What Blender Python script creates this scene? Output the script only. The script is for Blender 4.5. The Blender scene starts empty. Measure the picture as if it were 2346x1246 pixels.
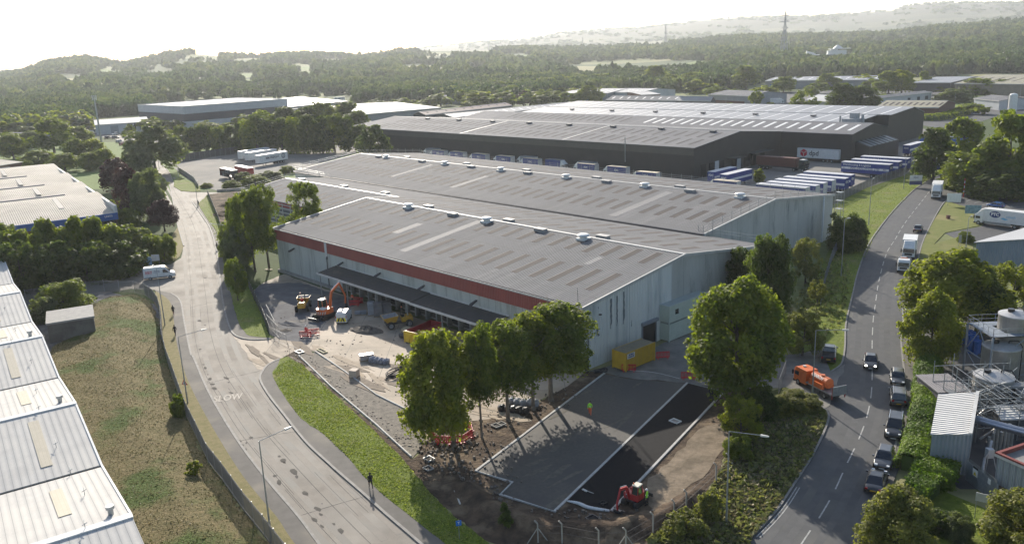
import bpy, bmesh, math, random
import numpy as np
from mathutils import Vector, Matrix
from mathutils.geometry import tessellate_polygon
random.seed(7); np.random.seed(7)
R = math.radians
scene = bpy.context.scene
COL = scene.collection
# ------------------------------------------------------------------ camera
CAMH = 42.0; FPX = 1914.5; PITCH = R(14.79); ROLL = R(2.26); CX, CY = 1173.0, 623.0
cp, sp, cr, sr = math.cos(PITCH), math.sin(PITCH), math.cos(ROLL), math.sin(ROLL)
FW = Vector((0, cp, -sp)); _d = Vector((0, -sp, -cp)); _r = Vector((1, 0, 0))
RT = cr*_r + sr*_d; DN = -sr*_r + cr*_d
cam_d = bpy.data.cameras.new('camera'); cam = bpy.data.objects.new('camera', cam_d); COL.objects.link(cam)
cam_d.sensor_width = 36.0; cam_d.lens = 36.0*FPX/2346.0; cam_d.clip_start = 0.5; cam_d.clip_end = 20000
M3 = Matrix((RT, -DN, -FW)).transposed()
cam.matrix_world = Matrix.Translation((0, 0, CAMH)) @ M3.to_4x4()
scene.camera = cam
# ------------------------------------------------------------------ light
SUN_AZ = R(102); SUN_EL = R(24)
sd = Vector((math.cos(SUN_EL)*math.cos(SUN_AZ), math.cos(SUN_EL)*math.sin(SUN_AZ), math.sin(SUN_EL)))
L = bpy.data.lights.new('sun', 'SUN'); L.energy = 5.0; L.angle = R(0.6); L.color = (1.0, 0.915, 0.79)
sun = bpy.data.objects.new('sun', L); COL.objects.link(sun); sun.rotation_euler = sd.to_track_quat('Z', 'Y').to_euler(); sun.location = (-200, 500, 300)
W = bpy.data.worlds.new('World'); scene.world = W; W.use_nodes = True
wn = W.node_tree.nodes; sky = wn.new('ShaderNodeTexSky'); sky.sky_type = 'NISHITA'; sky.sun_disc = False
sky.sun_elevation = SUN_EL; sky.sun_rotation = R(-12); sky.air_density = 1.0; sky.dust_density = 1.2; sky.ozone_density = 1.0
bg = wn['Background']; bg.inputs[1].default_value = 0.12; W.node_tree.links.new(sky.outputs[0], bg.inputs[0])
scene.view_settings.view_transform = 'Standard'; scene.view_settings.look = 'None'; scene.view_settings.gamma = 1.0
scene.view_settings.exposure = 0.64
HAZE_DENSITY = 0.00011
# ------------------------------------------------------------------ geometry helpers
def hz(x): return 163.4 - 0.03946*x          # picture row of the level horizon, per column
def G(x, y, z=0.0):
    x = float(x); y = float(y)
    ray = FW*FPX + (x-CX)*RT + (y-CY)*DN
    t = (z-CAMH)/ray.z
    return Vector((0, 0, CAMH)) + t*ray
def tag(o, label=None, cat=None, group=None, kind=None):
    if label: o['label'] = label
    if cat: o['category'] = cat
    if group: o['group'] = group
    if kind: o['kind'] = kind
    return o
def thing(name, label, cat, loc=(0, 0, 0), rz=0, group=None, s=1):
    o = bpy.data.objects.new(name, None); COL.objects.link(o); o.location = loc; o.rotation_euler.z = rz
    o.empty_display_size = .5; o.scale = (s, s, s)
    return tag(o, label, cat, group)
def copy_tree(o, parent=None):
    c = o.copy(); COL.objects.link(c); c.parent = parent
    for ch in o.children: copy_tree(ch, c)
    return c
def again(o, loc, rz, label, group=None, s=None):
    c = copy_tree(o); c.location = loc; c.rotation_euler.z = rz; c['label'] = label
    if group: c['group'] = group
    if s: c.scale = (s, s, s)
    return c
class MB:
    def __init__(s): s.v = []; s.f = []; s.m = []
    def add(s, vs, fs, m=0):
        n = len(s.v); s.v += [tuple(v) for v in vs]
        for f in fs: s.f.append(tuple(n+i for i in f)); s.m.append(m)
        return s
    def box(s, x0, x1, y0, y1, z0, z1, m=0):
        return s.add([(x0,y0,z0),(x1,y0,z0),(x1,y1,z0),(x0,y1,z0),(x0,y0,z1),(x1,y0,z1),(x1,y1,z1),(x0,y1,z1)],
                     [(0,3,2,1),(4,5,6,7),(0,1,5,4),(1,2,6,5),(2,3,7,6),(3,0,4,7)], m)
    def hexa(s, p, m=0):   # 8 points, bottom ring then top ring
        return s.add(p, [(0,3,2,1),(4,5,6,7),(0,1,5,4),(1,2,6,5),(2,3,7,6),(3,0,4,7)], m)
    def tube(s, p, q, r, n=8, r2=None, m=0, cap=True):
        p = Vector(p); q = Vector(q); r2 = r if r2 is None else r2
        d = (q-p).normalized(); a = d.orthogonal().normalized(); b = d.cross(a)
        vs = []
        for c, rr in ((p, r), (q, r2)):
            for i in range(n):
                t = 2*math.pi*i/n; vs.append(c + rr*(math.cos(t)*a + math.sin(t)*b))
        fs = [(i, (i+1) % n, n+(i+1) % n, n+i) for i in range(n)]
        if cap: fs += [tuple(range(n-1, -1, -1)), tuple(range(n, 2*n))]
        return s.add(vs, fs, m)
    def path(s, pts, r, n=6, m=0):
        for a, b in zip(pts[:-1], pts[1:]): s.tube(a, b, r, n, m=m)
        return s
    def lathe(s, c, prof, n=20, m=0):   # prof: (r, z)
        c = Vector(c); vs = []; fs = []
        for r, z in prof:
            for i in range(n):
                t = 2*math.pi*i/n; vs.append((c.x+r*math.cos(t), c.y+r*math.sin(t), c.z+z))
        for k in range(len(prof)-1):
            for i in range(n): fs.append((k*n+i, k*n+(i+1) % n, (k+1)*n+(i+1) % n, (k+1)*n+i))
        fs.append(tuple(range(n-1, -1, -1))); fs.append(tuple((len(prof)-1)*n+i for i in range(n)))
        return s.add(vs, fs, m)
    def prism(s, poly, z0, z1, m=0, mside=None):   # xy polygon, vertical sides
        n = len(poly); A = sum(poly[i][0]*poly[(i+1) % n][1]-poly[(i+1) % n][0]*poly[i][1] for i in range(n))
        if A < 0: poly = poly[::-1]
        vs = [(p[0], p[1], z0) for p in poly] + [(p[0], p[1], z1) for p in poly]
        tri = tessellate_polygon([[Vector((p[0], p[1], 0)) for p in poly]])
        s.add(vs, [(i, (i+1) % n, n+(i+1) % n, n+i) for i in range(n)], m if mside is None else mside)
        top = []
        for t in tri:
            a, b, c = t; pa, pb, pc = poly[a], poly[b], poly[c]
            cr_ = (pb[0]-pa[0])*(pc[1]-pa[1])-(pb[1]-pa[1])*(pc[0]-pa[0])
            top.append((n+a, n+b, n+c) if cr_ > 0 else (n+a, n+c, n+b))
        return s.add(vs, top, m)
    def extrude_xz(s, prof, y0, y1, m=0):      # side outline (x,z) given width in y
        n = len(prof); A = sum(prof[i][0]*prof[(i+1) % n][1]-prof[(i+1) % n][0]*prof[i][1] for i in range(n))
        if A < 0: prof = prof[::-1]
        vs = [(p[0], y0, p[1]) for p in prof] + [(p[0], y1, p[1]) for p in prof]
        fs = [(i, n+i, n+(i+1) % n, (i+1) % n)[::-1] for i in range(n)]
        tri = tessellate_polygon([[Vector((p[0], p[1], 0)) for p in prof]])
        for t in tri:
            a, b, c = t; pa, pb, pc = prof[a], prof[b], prof[c]
            if (pb[0]-pa[0])*(pc[1]-pa[1])-(pb[1]-pa[1])*(pc[0]-pa[0]) < 0: b, c = c, b
            fs.append((a, b, c)); fs.append((n+a, n+c, n+b))
        return s.add(vs, fs, m)
    def build(s, name, mats, parent=None, smooth=False, bevel=0, local=True):
        me = bpy.data.meshes.new(name); me.from_pydata(s.v, [], s.f)
        if not isinstance(mats, (list, tuple)): mats = [mats]
        for m in mats: me.materials.append(m)
        if len(mats) > 1: me.polygons.foreach_set('material_index', s.m)
        if bevel:
            bm = bmesh.new(); bm.from_mesh(me); bmesh.ops.remove_doubles(bm, verts=bm.verts, dist=1e-4)
            es = [e for e in bm.edges if len(e.link_faces) == 2 and e.calc_face_angle(0) > .5]
            bmesh.ops.bevel(bm, geom=es, offset=bevel, segments=2, affect='EDGES', profile=.5, clamp_overlap=True)
            bm.to_mesh(me); bm.free()
        if smooth: me.polygons.foreach_set('use_smooth', [True]*len(me.polygons))
        me.update()
        o = bpy.data.objects.new(name, me); COL.objects.link(o)
        if parent: o.parent = parent
        return o
def smoothline(pts, k=5, closed=False):
    P = [Vector(p) for p in pts]; out = []; n = len(P)
    for i in range(n-1):
        p0 = P[max(i-1, 0)]; p1 = P[i]; p2 = P[i+1]; p3 = P[min(i+2, n-1)]
        for j in range(k):
            t = j/k
            out.append(.5*((2*p1)+(p2-p0)*t+(2*p0-5*p1+4*p2-p3)*t*t+(3*p1-p0-3*p2+p3)*t**3))
    out.append(P[-1]); return out
def XY(px, z=0, k=0):
    p = [G(x, y, z) for x, y in px]
    return smoothline(p, k) if k else p
def jag(poly, amp, step=1.2, seed=3):
    rr = random.Random(seed); out = []; n = len(poly)
    for i in range(n):
        a, c = Vector(poly[i]), Vector(poly[(i+1) % n]); d = c-a; L_ = d.length; k = max(1, int(L_/step)); nn = Vector((-d.y, d.x, 0)).normalized() if L_ > 1e-6 else Vector((0,0,0))
        for j in range(k): out.append(a+d*(j/k)+nn*(rr.uniform(-amp, amp) if j else 0))
    return out
def slab(name, px, z, m, z0=-.3, world=False, kind='structure', rough=0):
    poly = px if world else XY(px, 0)
    if rough: poly = jag(poly, rough)
    b = MB(); b.prism([(p[0], p[1]) for p in poly], z0, z)
    return tag(b.build(name, m), kind=kind)
def strip(b, line, w, z0, z1, off=0.0, m=0):
    # raised or flat ribbon along a line of points
    n = len(line); L_, R_ = [], []
    for i, p in enumerate(line):
        d = (Vector(line[min(i+1, n-1)])-Vector(line[max(i-1, 0)])); d.z = 0
        if d.length < 1e-6: d = Vector((1, 0, 0))
        nrm = Vector((-d.y, d.x, 0)).normalized()
        L_.append((p[0]+nrm.x*(off+w/2), p[1]+nrm.y*(off+w/2))); R_.append((p[0]+nrm.x*(off-w/2), p[1]+nrm.y*(off-w/2)))
    for i in range(n-1):
        b.hexa([(R_[i][0],R_[i][1],z0),(R_[i+1][0],R_[i+1][1],z0),(L_[i+1][0],L_[i+1][1],z0),(L_[i][0],L_[i][1],z0),
                (R_[i][0],R_[i][1],z1),(R_[i+1][0],R_[i+1][1],z1),(L_[i+1][0],L_[i+1][1],z1),(L_[i][0],L_[i][1],z1)], m)
    return b
def text_mesh(s, size, depth=.0, bold=0.0, align='CENTER'):
    cu = bpy.data.curves.new('lettering', 'FONT'); cu.body = s; cu.size = size; cu.align_x = align; cu.align_y = 'CENTER'; cu.offset = bold; cu.extrude = depth
    cu.resolution_u = 3
    o = bpy.data.objects.new('lettering', cu); COL.objects.link(o)
    dg = bpy.context.evaluated_depsgraph_get(); me = bpy.data.meshes.new_from_object(o.evaluated_get(dg))
    bpy.data.objects.remove(o); bpy.data.curves.remove(cu)
    return me
def lettering(s, size, m, parent, loc, rot, bold=0.0, name='lettering', sx=1.0, align='CENTER'):
    me = text_mesh(s, size, bold=bold, align=align); me.materials.clear(); me.materials.append(m)
    o = bpy.data.objects.new(name, me); COL.objects.link(o); o.parent = parent
    o.location = loc; o.rotation_euler = rot; o.scale = (sx, 1, 1); return o
# ------------------------------------------------------------------ materials
MATS = {}
def mat(name, c1, c2=None, scale=1.0, rough=.8, spec=.5, metal=0.0, bump=0.0, bscale=None, stripe=None, c3=None, s3=.05, w3=(.45,.6),
        transl=0.0, emit=None, lines=None, alpha=1.0, attr=None, hue=0.0, rvar=0.0, detail=5.0, sx=(1,1,1), clear=0.0, speck=None, tcol=(1.55,1.65,.6)):
    if name in MATS: return MATS[name]
    m = bpy.data.materials.new(name); m.use_nodes = True; nt = m.node_tree; N = nt.nodes; K = nt.links.new
    b = N['Principled BSDF']; out = N['Material Output']
    b.inputs['Roughness'].default_value = rough; b.inputs['Metallic'].default_value = metal
    b.inputs['Specular IOR Level'].default_value = spec
    if clear: b.inputs['Coat Weight'].default_value = clear; b.inputs['Coat Roughness'].default_value = .05
    tc = N.new('ShaderNodeTexCoord'); mp = N.new('ShaderNodeMapping'); mp.inputs['Scale'].default_value = sx
    K(tc.outputs['Object'], mp.inputs[0]); V = mp.outputs[0]
    def noise(sc, det=detail, rg=.6):
        n = N.new('ShaderNodeTexNoise'); n.inputs['Scale'].default_value = sc; n.inputs['Detail'].default_value = det; n.inputs['Roughness'].default_value = rg
        K(V, n.inputs['Vector']); return n.outputs['Fac']
    def ramp(fac, a, c):
        r = N.new('ShaderNodeMapRange'); r.inputs[1].default_value = a; r.inputs[2].default_value = c; K(fac, r.inputs[0]); return r.outputs[0]
    def mix(fac, A, Bc, mode='MIX'):
        x = N.new('ShaderNodeMix'); x.data_type = 'RGBA'; x.blend_type = mode
        if isinstance(fac, (int, float)): x.inputs[0].default_value = fac
        else: K(fac, x.inputs[0])
        for sock, val in ((x.inputs[6], A), (x.inputs[7], Bc)):
            if isinstance(val, tuple): sock.default_value = (*val, 1)
            else: K(val, sock)
        return x.outputs[2]
    col = tuple(c1)
    if c2: col = mix(ramp(noise(scale), .35, .65), tuple(c1), tuple(c2))
    if c3: col = mix(ramp(noise(s3), *w3), col, tuple(c3))
    if speck: col = mix(ramp(noise(speck[0], 2), speck[1], speck[1]+.06), col, tuple(speck[2]))
    h = None
    def wave(axis, period, duty=None):
        s_ = N.new('ShaderNodeSeparateXYZ'); K(V, s_.inputs[0])
        d_ = N.new('ShaderNodeMath'); d_.operation = 'MULTIPLY'; K(s_.outputs[axis], d_.inputs[0]); d_.inputs[1].default_value = 2*math.pi/period if duty is None else 1/period
        if duty is None:
            q = N.new('ShaderNodeMath'); q.operation = 'SINE'; K(d_.outputs[0], q.inputs[0]); return q.outputs[0]
        fr = N.new('ShaderNodeMath'); fr.operation = 'FRACT'; K(d_.outputs[0], fr.inputs[0])
        q = N.new('ShaderNodeMath'); q.operation = 'LESS_THAN'; K(fr.outputs[0], q.inputs[0]); q.inputs[1].default_value = duty; return q.outputs[0]
    if lines:      # [(axis, period, duty, colour)] real joints and seams in the surface
        for ax, per, du, cc in lines: col = mix(wave(ax, per, du), col, tuple(cc))
    if attr:
        at = N.new('ShaderNodeAttribute'); at.attribute_name = attr
        hs = N.new('ShaderNodeHueSaturation'); 
        r1 = N.new('ShaderNodeMapRange'); K(at.outputs['Fac'], r1.inputs[0]); r1.inputs[3].default_value = .5-hue; r1.inputs[4].default_value = .5+hue; K(r1.outputs[0], hs.inputs['Hue'])
        r2 = N.new('ShaderNodeMapRange'); K(at.outputs['Fac'], r2.inputs[0]); r2.inputs[3].default_value = 1.5; r2.inputs[4].default_value = .55; K(r2.outputs[0], hs.inputs['Value'])
        if isinstance(col, tuple): hs.inputs['Color'].default_value = (*col, 1)
        else: K(col, hs.inputs['Color'])
        col = hs.outputs[0]
    if isinstance(col, tuple): b.inputs['Base Color'].default_value = (*col, 1)
    else: K(col, b.inputs['Base Color'])
    if rvar:
        r = N.new('ShaderNodeMapRange'); K(noise(scale*.7), r.inputs[0]); r.inputs[1].default_value = .3; r.inputs[2].default_value = .7
        r.inputs[3].default_value = rough-rvar; r.inputs[4].default_value = rough+rvar; K(r.outputs[0], b.inputs['Roughness'])
    nrm = None
    if stripe:
        ax, per, dep = stripe; bp = N.new('ShaderNodeBump'); bp.inputs['Distance'].default_value = dep; bp.inputs['Strength'].default_value = 1.0
        K(wave(ax, per), bp.inputs['Height']); nrm = bp.outputs[0]
    if bump:
        bp = N.new('ShaderNodeBump'); bp.inputs['Distance'].default_value = bump; bp.inputs['Strength'].default_value = 1.0
        K(noise(bscale or scale*6, 4), bp.inputs['Height'])
        if nrm: K(nrm, bp.inputs['Normal'])
        nrm = bp.outputs[0]
    if nrm: K(nrm, b.inputs['Normal'])
    if emit: b.inputs['Emission Color'].default_value = (*emit[0], 1); b.inputs['Emission Strength'].default_value = emit[1]
    if alpha < 1: b.inputs['Alpha'].default_value = alpha
    if transl:
        t = N.new('ShaderNodeBsdfTranslucent'); ms = N.new('ShaderNodeMixShader'); ms.inputs[0].default_value = transl
        if isinstance(col, tuple): t.inputs[0].default_value = (*col, 1)
        else: K(mix(1.0, col, tcol, 'MULTIPLY'), t.inputs[0])
        K(b.outputs[0], ms.inputs[1]); K(t.outputs[0], ms.inputs[2]); K(ms.outputs[0], out.inputs[0])
    MATS[name] = m; return m
white = mat('white_paint', (.72,.72,.70), (.62,.62,.60), 2, .45)
offwhite = mat('worn_white_sheet', (.60,.59,.56), (.5,.49,.46), .8, .5)
black = mat('black_rubber', (.02,.02,.02), rough=.8)
darkmetal = mat('dark_metal', (.06,.06,.065), rough=.5, metal=.3)
galv = mat('galvanised_steel', (.38,.40,.41), (.28,.30,.31), 3, .45, metal=.6)
chrome = mat('bright_steel', (.62,.63,.64), rough=.25, metal=.9)
glass = mat('dark_glass', (.015,.02,.03), rough=.06, spec=.8)
red = mat('red_paint', (.42,.025,.03), (.32,.02,.025), 3, .45)
brightred = mat('red_plastic', (.55,.03,.04), rough=.5)
orange = mat('orange_paint', (.72,.17,.04), (.6,.13,.03), 2, .4)
yellow = mat('yellow_paint', (.62,.36,.03), (.5,.28,.03), 2, .45)
blue = mat('navy_sheet', (.028,.045,.17), (.022,.036,.14), 1, .5)
brown_paint = mat('brown_paint', (.13,.03,.025), (.09,.022,.02), 2, .6)
hiviz = mat('lime_cloth', (.35,.75,.05), rough=.8)
hiorange = mat('orange_cloth', (.85,.15,.05), rough=.8)
blackcloth = mat('black_cloth', (.015,.015,.02), rough=.9)
greycloth = mat('grey_cloth', (.05,.055,.07), rough=.9)
skin = mat('skin', (.45,.26,.18), rough=.6)
headlamp = mat('clear_lamp_glass', (.75,.78,.8), rough=.1, spec=.8)
headlit = mat('lit_headlamp', (.9,.9,.85), rough=.2, emit=((1,.97,.85), 6))
taillamp = mat('red_lamp_glass', (.35,.01,.01), rough=.15)
concrete = mat('concrete', (.34,.32,.29), (.26,.25,.23), 1.2, .85, bump=.02)
kerbstone = mat('kerb_stone', (.26,.25,.23), (.19,.18,.17), 1.5, .8)
# ------------------------------------------------------------------ terrain
def interp(tab, x): return float(np.interp(x, [t[0] for t in tab], [t[1] for t in tab]))
RIDGE1 = [(-400,172),(0,167),(50,162),(110,139),(200,126),(275,143),(300,140),(380,121),(440,113),(520,121),(600,124),(680,119),(850,122),(900,111),(980,108),(1100,108),(1200,106),(1300,107),(1400,103),(1500,97),(1600,88),(1700,80),(1800,78),(1900,76),(2000,74),(2060,70),(2150,57),(2250,48),(2346,39),(2700,25)]
RIDGE2 = [(-400,172),(600,150),(1100,98),(1200,92),(1320,72),(1470,66),(1600,50),(1700,42),(1850,40),(2040,27),(2080,15),(2150,8),(2250,10),(2346,8),(2700,10)]
R0, R1, R2 = 850., 2600., 6500.
def ray_az(x):
    y = hz(x); r = FW*FPX + (x-CX)*RT + (y-CY)*DN; return math.atan2(r.y, r.x)
def zray(x, y, r):
    q = FW*FPX + (x-CX)*RT + (y-CY)*DN; return CAMH + r*q.z/math.hypot(q.x, q.y)
_xs = [float(q) for q in range(-420, 2860, 20)]; _az = np.array([ray_az(x) for x in _xs])
def az_to_x(a): return float(np.interp(-a, -_az, np.array(_xs)))
def ter(x, r):       # terrain height at picture column x, distance r
    if r <= R0: return 0.
    z1 = zray(x, interp(RIDGE1, x), R1) - 11; z2 = zray(x, interp(RIDGE2, x), R2)
    wob = 5*math.sin(r/210.+x/160.)*math.sin(x/95.+r/330.)
    if r <= R1: t = (r-R0)/(R1-R0); return z1*t**1.5 + wob*min(1, (r-R0)/500.)*(1-t)
    if r <= R1+700: t = (r-R1)/700.; return z1*(1-.45*math.sin(t*math.pi/2))
    zb = z1*.55; t = min(1, (r-R1-700)/(R2-R1-700)); t = t*t*(3-2*t)
    if r > R2: return z2*(1-.2*min(1, (r-R2)/1500.))
    return zb + (z2-zb)*t
def terrain_xy(X, Y):
    r = math.hypot(X, Y); return ter(az_to_x(math.atan2(Y, X)), r) if Y > 0 else 0.
def GT(x, y):        # where the sight line through a picture point meets the terrain
    q = FW*FPX + (x-CX)*RT + (y-CY)*DN; hl = math.hypot(q.x, q.y); xa = az_to_x(math.atan2(q.y, q.x)); r = 200.
    while r < 7000 and CAMH + r*q.z/hl > ter(xa, r): r += 8.
    return Vector((r*q.x/hl, r*q.y/hl, ter(xa, r)))
fields = bpy.data.materials.new('open_ground'); fields.use_nodes = True
def _f():
    nt = fields.node_tree; N = nt.nodes; K = nt.links.new; b = N['Principled BSDF']; b.inputs['Roughness'].default_value = .95; b.inputs['Specular IOR Level'].default_value = .2
    tc = N.new('ShaderNodeTexCoord'); v = N.new('ShaderNodeTexVoronoi'); v.inputs['Scale'].default_value = 1/190.; K(tc.outputs['Object'], v.inputs['Vector'])
    s = N.new('ShaderNodeSeparateColor'); K(v.outputs['Color'], s.inputs[0])
    r = N.new('ShaderNodeValToRGB'); K(s.outputs[0], r.inputs[0]); e = r.color_ramp.elements; r.color_ramp.interpolation = 'CONSTANT'
    e[0].color = (.05,.08,.022,1); e[1].position = .3; e[1].color = (.17,.19,.075,1)
    for p, c in ((.5, (.05,.085,.025,1)), (.7, (.26,.25,.12,1)), (.85, (.14,.20,.06,1))):
        q = e.new(p); q.color = c
    n = N.new('ShaderNodeTexNoise'); n.inputs['Scale'].default_value = .5; n.inputs['Detail'].default_value = 8; K(tc.outputs['Object'], n.inputs['Vector'])
    mr = N.new('ShaderNodeMapRange'); K(n.outputs[0], mr.inputs[0]); mr.inputs[3].default_value = .6; mr.inputs[4].default_value = 1.4
    x = N.new('ShaderNodeMix'); x.data_type = 'RGBA'; x.blend_type = 'MULTIPLY'; x.inputs[0].default_value = 1; K(r.outputs[0], x.inputs[6]); K(mr.outputs[0], x.inputs[7]); 
    ln = N.new('ShaderNodeVectorMath'); ln.operation = 'LENGTH'; K(tc.outputs['Object'], ln.inputs[0]); m2 = N.new('ShaderNodeMapRange'); K(ln.outputs['Value'], m2.inputs[0]); m2.inputs[1].default_value = 3600; m2.inputs[2].default_value = 5200
    n2 = N.new('ShaderNodeTexNoise'); n2.inputs['Scale'].default_value = .0022; n2.inputs['Detail'].default_value = 6; K(tc.outputs['Object'], n2.inputs['Vector'])
    mo = N.new('ShaderNodeMix'); mo.data_type = 'RGBA'; K(n2.outputs[0], mo.inputs[0]); mo.inputs[6].default_value = (.035,.04,.028,1); mo.inputs[7].default_value = (.085,.085,.045,1)
    y = N.new('ShaderNodeMix'); y.data_type = 'RGBA'; K(m2.outputs[0], y.inputs[0]); K(x.outputs[2], y.inputs[6]); K(mo.outputs[2], y.inputs[7]); K(y.outputs[2], b.inputs['Base Color'])
_f()
azs = [float(q) for q in _az] + [_az[-1]-d for d in np.linspace(.15, 2*math.pi-(_az[0]-_az[-1])-.15, 22)]
cols_x = list(_xs) + [None]*22
radii = [60,150,300,500,700,850]+list(range(950, 3400, 90))+list(range(3500, 7000, 250))+[7600,8400]
vs = [(0,0,0)]; fs = []; nA = len(azs)
for r in radii:
    for a_, x_ in zip(azs, cols_x):
        vs.append((r*math.cos(a_), r*math.sin(a_), ter(x_, r) if x_ is not None else 0.))
for k in range(nA): fs.append((0, 1+(k+1) % nA, 1+k))
for j in range(len(radii)-1):
    for k in range(nA):
        a0 = 1+j*nA+k; b0 = 1+j*nA+(k+1) % nA; fs.append((a0, b0, b0+nA, a0+nA))
me = bpy.data.meshes.new('ground'); me.from_pydata(vs, [], fs); me.materials.append(fields); me.polygons.foreach_set('use_smooth', [True]*len(fs)); me.update()
ground = bpy.data.objects.new('ground', me); COL.objects.link(ground); tag(ground, kind='structure')
# ------------------------------------------------------------------ near ground surfaces
lawn = mat('verge_grass', (.175,.215,.03), (.11,.15,.02), 1.4, .9, .2, bump=.2, bscale=4, c3=(.20,.19,.07), s3=.16, w3=(.52,.68))
roughgrass = mat('rough_grass', (.055,.085,.02), (.07,.085,.022), .8, .9, .2, bump=.18, bscale=4, c3=(.19,.16,.06), s3=.14, w3=(.45,.6))
drygrass = mat('dry_grass', (.21,.165,.08), (.13,.115,.045), 1.6, .9, .2, bump=.25, bscale=4, c3=(.075,.11,.022), s3=.11, w3=(.52,.62))
strawgrass = mat('straw_grass', (.26,.22,.11), (.19,.17,.07), 1.5, .9, .2, bump=.08)
tar_l = mat('worn_asphalt', (.215,.19,.16), (.17,.152,.13), .35, .78, .22, bump=.008, bscale=9, rvar=.06, c3=(.26,.24,.21), s3=.08, w3=(.42,.62), speck=(1.1, .70, (.10,.098,.095)))
tar_r = mat('dark_asphalt', (.085,.087,.09), (.068,.07,.074), .6, .75, .3, bump=.006, bscale=9, rvar=.08, c3=(.11,.108,.10), s3=.1, w3=(.5,.7))
path_m = mat('path_asphalt', (.14,.13,.12), (.105,.10,.09), .8, .85, .3, c3=(.20,.18,.15), s3=.2, w3=(.5,.7))
yard_m = mat('site_concrete', (.38,.31,.235), (.27,.225,.17), .35, .8, .35, bump=.02, bscale=3, c3=(.45,.375,.29), s3=.09, w3=(.45,.65), lines=[(0,6.2,.012,(.16,.15,.13)),(1,6.2,.012,(.16,.15,.13))])
yard2_m = mat('depot_concrete', (.20,.193,.18), (.15,.146,.14), .2, .9, .2, c3=(.24,.225,.20), s3=.05)
gravel_m = mat('grey_gravel', (.27,.24,.20), (.17,.155,.13), 1.6, .95, .2, bump=.06, bscale=8)
rubble_m = mat('crushed_stone', (.16,.16,.165), (.10,.10,.105), .5, .95, .2, bump=.05, bscale=9, c3=(.22,.20,.17), s3=.12, w3=(.55,.65))
soil = mat('brown_soil', (.12,.085,.058), (.055,.04,.03), .8, .95, .15, bump=.22, bscale=2.6, c3=(.20,.15,.10), s3=.3, w3=(.5,.65))
sand = mat('sandy_track', (.29,.23,.165), (.15,.12,.085), .55, .95, .15, bump=.10, bscale=3)
binder = mat('base_tarmac', (.115,.106,.092), (.09,.084,.076), 3, .8, .3, bump=.012, bscale=14, c3=(.085,.08,.075), s3=.15)
newtar = mat('fresh_black_tarmac', (.014,.014,.016), (.010,.010,.012), 2, .85, .15, bump=.008, bscale=14)
forecourt = mat('forecourt_concrete', (.20,.19,.175), (.14,.135,.125), .5, .85, .3, bump=.02, c3=(.27,.25,.22), s3=.15, w3=(.5,.65))
slab('side_yard', [(-60,640),(200,655),(240,667),(330,690),(362,700),(373,760),(300,1246),(-60,1246),(-400,900),(-300,700)], .01, rubble_m, rough=0.3)
# left road: one surface with its two junction mouths
LL = [(205,285),(235,300),(262,318),(300,345),(340,372),(362,395),(386,420),(397,465),(406,513),(421,564)]
LLj = [(415,591),(392,605)]
LLb = [(392,673),(413,690),(423,741),(437,810),(444,821),(478,899),(539,1002),(607,1094),(683,1183),(730,1246),(800,1330)]
RRt = [(240,285),(260,300),(285,318),(315,338),(355,362),(385,392),(396,415)]
RRm = [(440,463),(461,492),(481,523),(495,571),(502,618),(509,680),(519,728),(532,762),(553,775),(585,779),(621,777)]
RRb = [(642,823),(618,834),(604,848),(596,869),(614,903),(648,947),(700,1012),(751,1060),(780,1086),(831,1130),(882,1176),(964,1246),(1060,1330)]
ll, llj, llb = XY(LL, k=4), XY(LLj), XY(LLb, k=4); rrt, rrm, rrb = XY(RRt, k=4), XY(RRm, k=4), XY(RRb, k=4)
side_t = XY([(300,625),(200,640),(60,652),(-120,668)]); side_b = XY([(-120,712),(100,690),(240,672),(300,662),(352,664)])
mouthR = XY([(415,439),(455,441),(495,441)])+XY([(560,447),(552,470),(520,468),(454,468)])
slab('left_road', ll+llj+side_t+side_b+llb+rrb[::-1]+XY([(680,800),(650,775)])+rrm[::-1]+mouthR[::-1]+rrt[::-1], .02, tar_l, world=True)
slab('left_pavement', XY([(352,664),(357,668),(389,691),(398,732),(404,782),(416,829),(435,883),(480,968),(540,1067),(585,1128),(634,1185),(666,1234),(740,1330)], k=3)+llb[::-1], .12, path_m, world=True)
PRo = XY([(642,823),(635,841),(624,856),(635,882),(682,951),(744,998),(800,1052),(831,1090),(882,1138),(934,1179),(985,1220),(1019,1246),(1110,1330)], k=3)
slab('right_pavement', PRo+rrb[::-1], .12, path_m, world=True)
PRu = XY([(454,468),(474,502),(498,536),(512,591),(522,632),(529,673),(539,714),(549,745),(560,760),(573,771),(621,775)], k=3)
slab('upper_pavement', PRu+rrm[::-1], .12, path_m, world=True)
slab('straw_verge', XY([(357,668),(389,691),(398,732),(404,782),(416,829),(435,883),(480,968),(540,1067),(585,1128),(634,1185),(666,1234),(740,1330)], k=3)+XY([(700,1330),(612,1232),(562,1172),(512,1104),(478,1060),(427,954),(386,840),(374,780),(368,720),(352,694)], k=3), .13, strawgrass, world=True)
slab('lower_verge', PRo+XY([(1180,1330),(1120,1246),(1040,1185),(985,1130),(930,1062),(860,990),(760,900),(690,835),(660,818)])[::1], .14, lawn, world=True, rough=0.15)
slab('upper_verge', PRu+XY([(618,770),(600,724),(577,673),(560,640),(540,600),(519,560),(500,505),(476,446)]), .14, lawn, world=True, rough=0.15)
slab('junction_verge', [(400,412),(412,408),(455,425),(460,438),(440,440),(415,438),(398,428)], .14, lawn)
slab('island_verge', [(421,564),(408,520),(380,560),(370,600),(392,603),(412,588)], .10, strawgrass)
# kerbs
kb = MB()
for l in (ll, llb, rrt, rrm, rrb): strip(kb, l, .28, -.1, .16)
tag(kb.build('left_kerb', kerbstone), kind='structure')
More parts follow.
